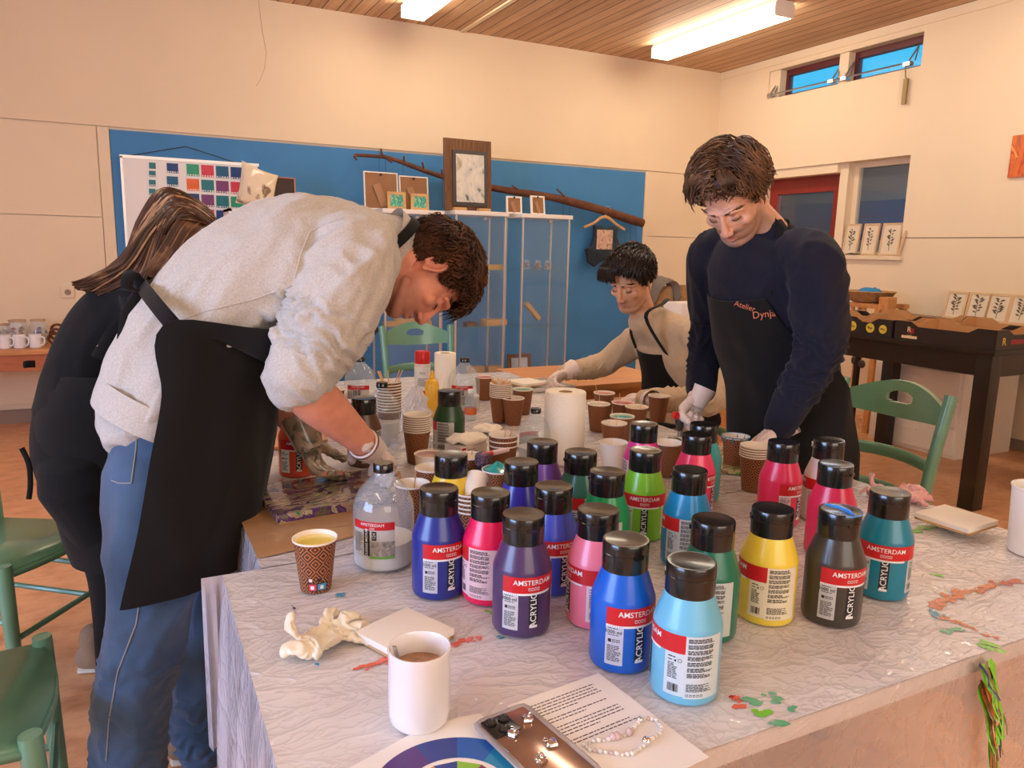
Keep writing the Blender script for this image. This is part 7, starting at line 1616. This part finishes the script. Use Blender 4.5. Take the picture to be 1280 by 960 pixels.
# ============ seated man in the beige sweater
def seated():
    S_ = (0, 1, 0); y = 2.62
    P = thing('person', 'seated man in beige sweater and black apron working on a small canvas', 'person', (1.98, 2.62, 0))
    ns = W(806, 402, y); ch_ = W(838, 440, y); wa = W(852, 500, y); pe = Vector((2.10, y, .56))
    shR, elR, wrR = W(789, 424, y + .20), W(752, 456, 2.92), T(706, 466, TZ + .075)
    shL, elL, wrL = W(885, 425, y - .20), W(890, 500, 2.30), T(808, 500, TZ + .055)
    q = MB(); q.tube([pe, wa, ch_, W(826, 414, y), ns], [.17, .165, .19, .17, .075], 34, sub=6, cap='round', side=S_, rb=[.125, .12, .125, .10, .065])
    q.tube([W(808, 418, y + .14), W(780, 438, y + .24), elR, elR.lerp(wrR, .55), wrR], [.078, .068, .056, .046, .036], 24, sub=6, cap='round')
    q.tube([W(862, 420, y - .14), shL, W(900, 462, 2.36), elL, elL.lerp(wrL, .55), wrL], [.075, .075, .066, .060, .052, .042], 24, sub=6, cap='round')
    me = fuse(q, .006, 6, M_beige, 's'); folds(me, .008, (.2, .1, 1), 14, 5, 3); ruche(me, elR, wrR, .005, 8, .10, 2, .1, 1.0); ruche(me, elL, wrL, .005, 5, .10, 4, 0, .8)
    sw_ = obj('sweater', me, None, P, world=True); obj('collar_rib', MB().tube([ns + Vector((.01, 0, .010)), ns + Vector((-.004, 0, .034))], [.074, .066], 36, cap=False), M_beige, sw_, world=True)
    q = MB(); 
    for s in (-1, 1): q.tube([Vector((2.10, y + s * .10, .54)), Vector((1.80, y + s * .13, .55)), Vector((1.72, y + s * .13, .50)), Vector((1.72, y + s * .13, .08))], [.09, .08, .07, .05], 22, sub=5, cap='round')
    q.ell((2.10, y, .55), (.15, .18, .10), n=24); obj('trousers', fuse(q, .008, 3, M_blackshirt, 't'), None, P, world=True)
    for s in (-1, 1): shoe(P, (1.76, y + s * .13, 0), (1.54, y + s * .14, 0), M_black)
    HM = hmat(W(789, 352, y), (-.84, -.36, -.44), -.04, .98)
    hm, z, _ = head_mesh(HM, ns, .052, M_skinC, .42, .003); bake(hm, HM)
    q = MB(); q.tube([pe, wa, ch_, ns], [.13, .13, .15, .055], 20, sub=4, cap='round', side=S_, rb=[.10, .09, .09, .05]); q.tube([W(808, 418, y + .14), shR, elR, wrR], [.05, .05, .04, .026], 16, sub=4, cap='round'); q.tube([W(862, 420, y - .14), shL, elL, wrL], [.05, .05, .04, .028], 16, sub=4, cap='round')
    for s in (-1, 1): q.tube([Vector((2.10, y + s * .10, .54)), Vector((1.75, y + s * .13, .53)), Vector((1.73, y + s * .13, .08))], [.07, .055, .035], 14, sub=4, cap='round')
    bm_ = fuse(q, .007, 3, M_skinC, 'b')
    tipR = T(686, 476, TZ + .045); hR = handM(wrR, tipR - wrR, (-.2, -.5, -.8), 1.0); hL = handM(wrL, T(772, 492, TZ + .03) - wrL, (-.2, .2, -1), 1.0)
    m1 = fuse(hand_mb(-1, (.7, .75, .8, .8), thumb=(.4, .8)), .0028, 2, M_skinC, 'h'); bake(m1, hR); m2 = fuse(hand_mb(1, (.45, .5, .5, .5)), .0028, 2, M_skinC, 'h'); bake(m2, hL)
    obj('body', join_meshes('body', [(bm_, None), (hm, z), (m1, None), (m2, None)], [M_skinC]), None, P, world=True)
    for (h_, sd, c, t_) in ((hR, -1, (.7, .75, .8, .8), (.4, .8)), (hL, 1, (.45, .5, .5, .5), (.55, .5))):
        g = fuse(hand_mb(sd, c, thumb=t_, infl=.002), .0026, 2, M_glove, 'g'); bake(g, h_); folds(g, .003, h_.to_3x3() @ Vector((0, 1, 0)), 60, 25, 1); G = obj('glove', g, None, P, world=True)
        w_ = h_.translation; ax = h_.to_3x3() @ Vector((1, 0, 0)); obj('glove_cuff', MB().tube([w_ - ax * .055, w_ - ax * .02, w_ + ax * .01], [.043, .038, .031], 26, sub=3, cap=False), M_glove, G, world=True)
    o = stick(T(686, 470, TZ + .05), T(700, 484, TZ + .02), 'thin reddish stick held by the seated man over the canvas')
    H_ = hair_mat('hair_black', srgb(16, 11, 10), srgb(40, 28, 24), None, sc=18, rough=.35)
    def th(p): return .007 + .024 * max(0, min(1, (p.z - .03) / .06)) + .004 * max(0, p.y) / .08
    def fl(p): top = max(0, min(1, (p.z - .04) / .05)); return Vector((p.x * 3, 1.1, -.05)) * top + Vector((0, -.15, -1)) * (1 - top)
    hair(HM, fl, lambda p: (.035 + .05 * max(0, min(1, (p.z - .03) / .06))) * (1 - .8 * max(0, min(1, (p.y - .01) / .05))), th, 2400, .0028, H_, 9, wav=.003, lift=.15, parent=P, back=-.062)
    # forelock hanging over the brow
    q = MB(); rnd = random.Random(2)
    for k in range(110):
        x = rnd.uniform(.0, .07); p0 = Vector((x, .056 + .01 * rnd.random(), .118)); r = rnd.uniform(.002, .0036)
        q.tube([p0, Vector((x * 1.10, .092, .110)), Vector((x * 1.15 + .004, .108, .086)), Vector((x * 1.2 + .01 + rnd.uniform(-.008, .008), .106, .056 - .016 * rnd.random()))], [r, r, r, r * .2], 5, sub=3, cap=False, rb=r * .5)
    me = q.mesh('hair', H_); me.transform(HM); obj('hair', me, None, P, world=True); brows(HM, H_, P)
    # apron: bib with two straps and lap
    f_ = Vector((-.97, -.1, -.22)); l_ = Vector((-.1, 1, 0))
    up_ = Vector((-.05, 0, 1))
    A_ = wrap('apron', [(W(838, 431, y), f_, l_, .142, .15, -40, 46), (W(846, 462, y), f_, l_, .140, .165, -58, 60), (W(851, 490, y), Vector((-1, 0, 0)), l_, .136, .19, -86, 86), (W(854, 520, y), Vector((-1, 0, 0)), l_, .145, .20, -95, 95), (Vector((2.02, y, .66)), Vector((-1, 0, .25)), l_, .22, .21, -80, 80), (Vector((1.93, y, .62)), Vector((-1, 0, .2)), l_, .22, .22, -70, 70)], P, M_apron, .004, 36, .004, 3)
    Pt = lambda k, a: (W(838, 431, y) + f_.normalized() * .146 * math.cos(math.radians(a)) + l_.normalized() * .154 * math.sin(math.radians(a)))
    ribbon('neck_strap', [Pt(0, -38), W(822, 396, y - .115) + Vector((-.06, 0, 0)), W(828, 380, y - .075), W(834, 374, y)], .013, .003, M_apron, A_, side=(0, 1, 0)); ribbon('neck_strap', [Pt(0, 44), W(798, 410, y + .11) + Vector((-.04, 0, 0)), W(806, 388, y + .07)], .011, .003, M_apron, A_, side=(0, 1, 0))
    return A_, P
SA, SP = seated()

# ============ standing man in navy
def navy():
    S_ = (0, 1, 0); y = 1.65
    P = thing('person', 'standing man in dark navy sweater and black apron holding a small torch', 'person', (1.95, 1.65, 0))
    pe, wa, mi, che, up, nb_ = W(986, 556, y), W(982, 480, y), W(972, 420, y), W(958, 362, y), W(952, 318, y), W(958, 296, y - .01)
    shR, elR, wrR = W(892, 322, 1.83), W(886, 408, 1.90), W(876, 488, 1.88)
    shL, elL, wrL = W(1018, 336, 1.46), W(1028, 430, 1.40), W(976, 530, 1.50)
    q = MB(); q.tube([pe, wa, mi, che, up, nb_], [.180, .172, .182, .195, .165, .075], 38, sub=6, cap='round', side=S_, rb=[.135, .13, .135, .14, .12, .070])
    q.tube([W(915, 322, 1.77), shR, elR.lerp(shR, .4), elR, wrR], [.085, .080, .070, .062, .046], 26, sub=6, cap='round')
    q.tube([W(1000, 322, 1.53), shL, elL.lerp(shL, .45), elL, elL.lerp(wrL, .5), wrL], [.085, .080, .073, .065, .056, .044], 26, sub=6, cap='round')
    me = fuse(q, .006, 6, M_navy, 's'); folds(me, .008, (.1, 0, 1), 12, 4, 3); folds(me, .006, (.5, .2, .6), 20, 8, 7, near_seg(shL, elL, .09, .14)); ruche(me, elL, wrL, .006, 3, .1, 2, -.2, .7); ruche(me, elR, wrR, .005, 4, .1, 4, -.1, .8)
    sw_ = obj('sweater', me, None, P, world=True); obj('collar_rib', MB().tube([nb_ + Vector((.012, 0, -.012)), nb_ + Vector((-.006, 0, .010))], [.082, .071], 36, cap=False), M_navy, sw_, world=True)
    q = MB(); q.tube([W(986, 540, y), W(988, 590, y)], [.17, .175], 30, cap='round', side=S_, rb=[.135, .14])
    pz = W(988, 600, y)
    for s in (-1, 1): q.tube([Vector((pz.x + .01, y + s * .09, .80)), Vector((pz.x + .02, y + s * .10, .48)), Vector((pz.x + .03, y + s * .11, .08))], [.105, .075, .06], 22, sub=5, cap='round')
    obj('trousers', fuse(q, .007, 4, M_blackshirt, 't'), None, P, world=True)
    for s in (-1, 1): shoe(P, (pz.x + .06, y + s * .11, 0), (pz.x - .16, y + s * .13, 0), M_black)
    HM = hmat(W(916, 247, y - .01), (-.66, -.36, -.80), .10, .99)
    hm, z, _ = head_mesh(HM, nb_, .058, M_skinB, .8); bake(hm, HM)
    q = MB(); q.tube([pe, wa, mi, che, up, nb_], [.14, .14, .15, .16, .14, .055], 20, sub=4, cap='round', side=S_, rb=[.10, .10, .10, .10, .09, .05]); q.tube([W(912, 312, 1.78), shR, elR, wrR], [.06, .055, .045, .030], 16, sub=4, cap='round'); q.tube([W(1004, 312, 1.52), shL, elL, wrL], [.06, .055, .045, .031], 16, sub=4, cap='round')
    q.tube([wrR - Vector((0, 0, -.04)), wrR], [.034, .030], 16, cap='round')
    for s in (-1, 1): q.tube([Vector((pz.x + .01, y + s * .09, .80)), Vector((pz.x + .02, y + s * .10, .48)), Vector((pz.x + .03, y + s * .11, .08))], [.08, .055, .04], 14, sub=4, cap='round')
    bm_ = fuse(q, .007, 3, M_skinB, 'b')
    wr2 = W(872, 500, 1.87); hR = handM(wr2, W(868, 540, 1.88) - wr2 + Vector((-.05, 0, 0)), Vector((-.2, -1, -.1)), 1.02)
    wl2 = W(972, 537, 1.51); hL = handM(wl2, T(925, 572, TZ + .04) - wl2, Vector((-.3, .1, -1)), 1.0)
    cR = (1.25, 1.25, 1.2, 1.1); cL = (.45, .5, .55, .6)
    m1 = fuse(hand_mb(1, cR, thumb=(.2, 1.2)), .0026, 2, M_skinB, 'h'); bake(m1, hR); m2 = fuse(hand_mb(1, cL), .0026, 2, M_skinB, 'h'); bake(m2, hL)
    obj('body', join_meshes('body', [(bm_, None), (hm, z), (m1, None), (m2, None)], [M_skinB]), None, P, world=True)
    for (h_, c, t_) in ((hR, cR, (.2, 1.2)), (hL, cL, (.55, .5))):
        g = fuse(hand_mb(1, c, thumb=t_, infl=.0022), .0026, 2, M_glove, 'g'); bake(g, h_); folds(g, .003, h_.to_3x3() @ Vector((0, 1, 0)), 60, 25, 1); G = obj('glove', g, None, P, world=True)
        w_ = h_.translation; ax = h_.to_3x3() @ Vector((1, 0, 0)); obj('glove_cuff', MB().tube([w_ - ax * .045, w_ - ax * .01, w_ + ax * .02], [.042, .036, .031], 26, sub=3, cap=False), M_glove, G, world=True)
    # torch held in his right hand, nozzle toward the camera
    tc = hR @ Vector((.075, 0, -.030)); ax = (hR.to_3x3() @ Vector((0, 1, 0))).normalized()
    if ax.dot(CAM - tc) < 0: ax = -ax
    t = thing('gas_torch', 'small red and black gas torch in the gloved hand of the standing man', 'torch', tc)
    W_ = lambda v: tc + v
    obj('torch_body', MB().tube([tc - ax * .06, tc + ax * .035], [.015, .016], 20, cap='round'), M_black, t, world=True)
    obj('torch_head', MB().tube([tc + ax * .03, tc + ax * .05, tc + ax * .05 + Vector((0, 0, -.03))], [.016, .017, .012], 18, sub=3, cap='round'), mat('torch_grey', (.06, .06, .06), .3, metal=.5), t, world=True)
    obj('ignition_knob', MB().tube([tc + ax * .056 + Vector((-.006, 0, .006)), tc + ax * .072 + Vector((-.006, 0, .006))], [.0125, .0115], 20), mat('red_plastic', (.6, .02, .02), .3), t, world=True)
    obj('valve', MB().tube([tc + ax * .05 + Vector((.016, 0, .004)), tc + ax * .062 + Vector((.022, 0, .004))], [.006, .006], 12).tube([tc + ax * .048 + Vector((-.004, 0, -.02)), tc + ax * .060 + Vector((-.004, 0, -.028))], [.005, .004], 10), M_steel, t, world=True)
    obj('nozzle', MB().tube([tc + ax * .05 + Vector((.004, 0, -.028)), tc + ax * .055 + Vector((.008, 0, -.062))], [.008, .009], 14), M_steel, t, world=True)
    # hair: swept back volume, brown
    H_ = hair_mat('hair_mid_brown', srgb(58, 38, 26), srgb(110, 78, 54), srgb(146, 108, 76), sc=16, rough=.42)
    def th(p): return .008 + .026 * max(0, min(1, (p.z - .035) / .06)) + .006 * max(0, p.y) / .08
    def fl(p):
        top = max(0, min(1, (p.z - .045) / .05)); return Vector((.9 if p.x > -.01 else -1.1, .45, 0)) * top + Vector((0, -.5, -1)) * (1 - top)
    hair(HM, fl, lambda p: (.035 + .045 * max(0, min(1, (p.z - .03) / .06))) * (1 - .78 * max(0, min(1, (p.y - .01) / .05))), th, 2800, .0028, H_, 12, wav=.003, lift=.25, parent=P, back=-.058)
    q = MB(); rnd = random.Random(5)
    for k in range(170):
        x = rnd.uniform(-.05, .05); p0 = Vector((x, .030, .122 + .008 * rnd.random())); r = rnd.uniform(.002, .0035); s = 1 if x > -.008 else -1
        q.tube([p0, Vector((x + s * .006, .062, .136 + .008 * rnd.random())), Vector((x + s * .020, .086 - abs(x) * .3, .122)), Vector((x + s * .036, .080 - abs(x) * .5, .098 - .010 * rnd.random()))], [r, r, r, r * .2], 5, sub=3, cap=False, rb=r * .5)
    me = q.mesh('hair', H_); me.transform(HM); obj('hair', me, None, P, world=True); brows(HM, H_, P)
    f_ = Vector((-1, 0, 0)); l_ = Vector((0, 1, 0))
    A_ = wrap('apron', [(W(960, 352, y), Vector((-.9, 0, -.3)), l_, .172, .17, -42, 42), (W(968, 400, y), Vector((-.95, 0, -.2)), l_, .172, .18, -58, 58), (W(975, 440, y), f_, l_, .165, .205, -85, 85), (W(984, 490, y), f_, l_, .150, .205, -106, 106), (W(988, 550, y), f_, l_, .162, .212, -108, 108), (W(990, 620, y), f_, l_, .165, .215, -108, 108), (W(992, 740, y), f_, l_, .165, .22, -105, 105)], P, M_apron, .004, 56, .010, 8)
    ribbon('neck_strap', [W(960, 352, y) + Vector((-.115, -.115, -.03)), W(975, 300, y - .10), W(965, 275, y - .05)], .012, .003, M_apron, A_, side=(0, 1, 0)); ribbon('neck_strap', [W(960, 352, y) + Vector((-.115, .115, -.03)), W(925, 312, y + .09), W(940, 280, y + .06)], .012, .003, M_apron, A_, side=(0, 1, 0))
    return A_, P
NA, NP = navy()
# printing on the two aprons, laid on the cloth
def print_on(ap, s, h, px, py, ang, yoff=.003, scale_x=1.0, curve=0):
    from mathutils.bvhtree import BVHTree
    me = ap.data; bv = BVHTree.FromPolygons([v.co for v in me.vertices], [list(p.vertices) for p in me.polygons])
    vs, fs = text(s, .0); out = []
    for v in vs:
        x, y_ = v.x * h * scale_x, v.y * h + curve * (v.x * h) ** 2
        X_, Y_ = x * math.cos(ang) - y_ * math.sin(ang), x * math.sin(ang) + y_ * math.cos(ang); d = ray(px + X_, py - Y_).normalized(); hh = bv.ray_cast(CAM, d)
        out.append(hh[0] - d * yoff if hh[0] else CAM + d * 2.2)
    if all((o - out[0]).length < .4 for o in out): obj('apron_print', MB().add(out, fs), M_orange, ap, world=True)
print_on(NA, 'Atelier', 7.0, 931, 383, -.30); print_on(NA, 'Dynja', 9.0, 955, 393, .12)
print_on(SA, 'Atelier Dynja', 4.6, 787, 462, -.25)
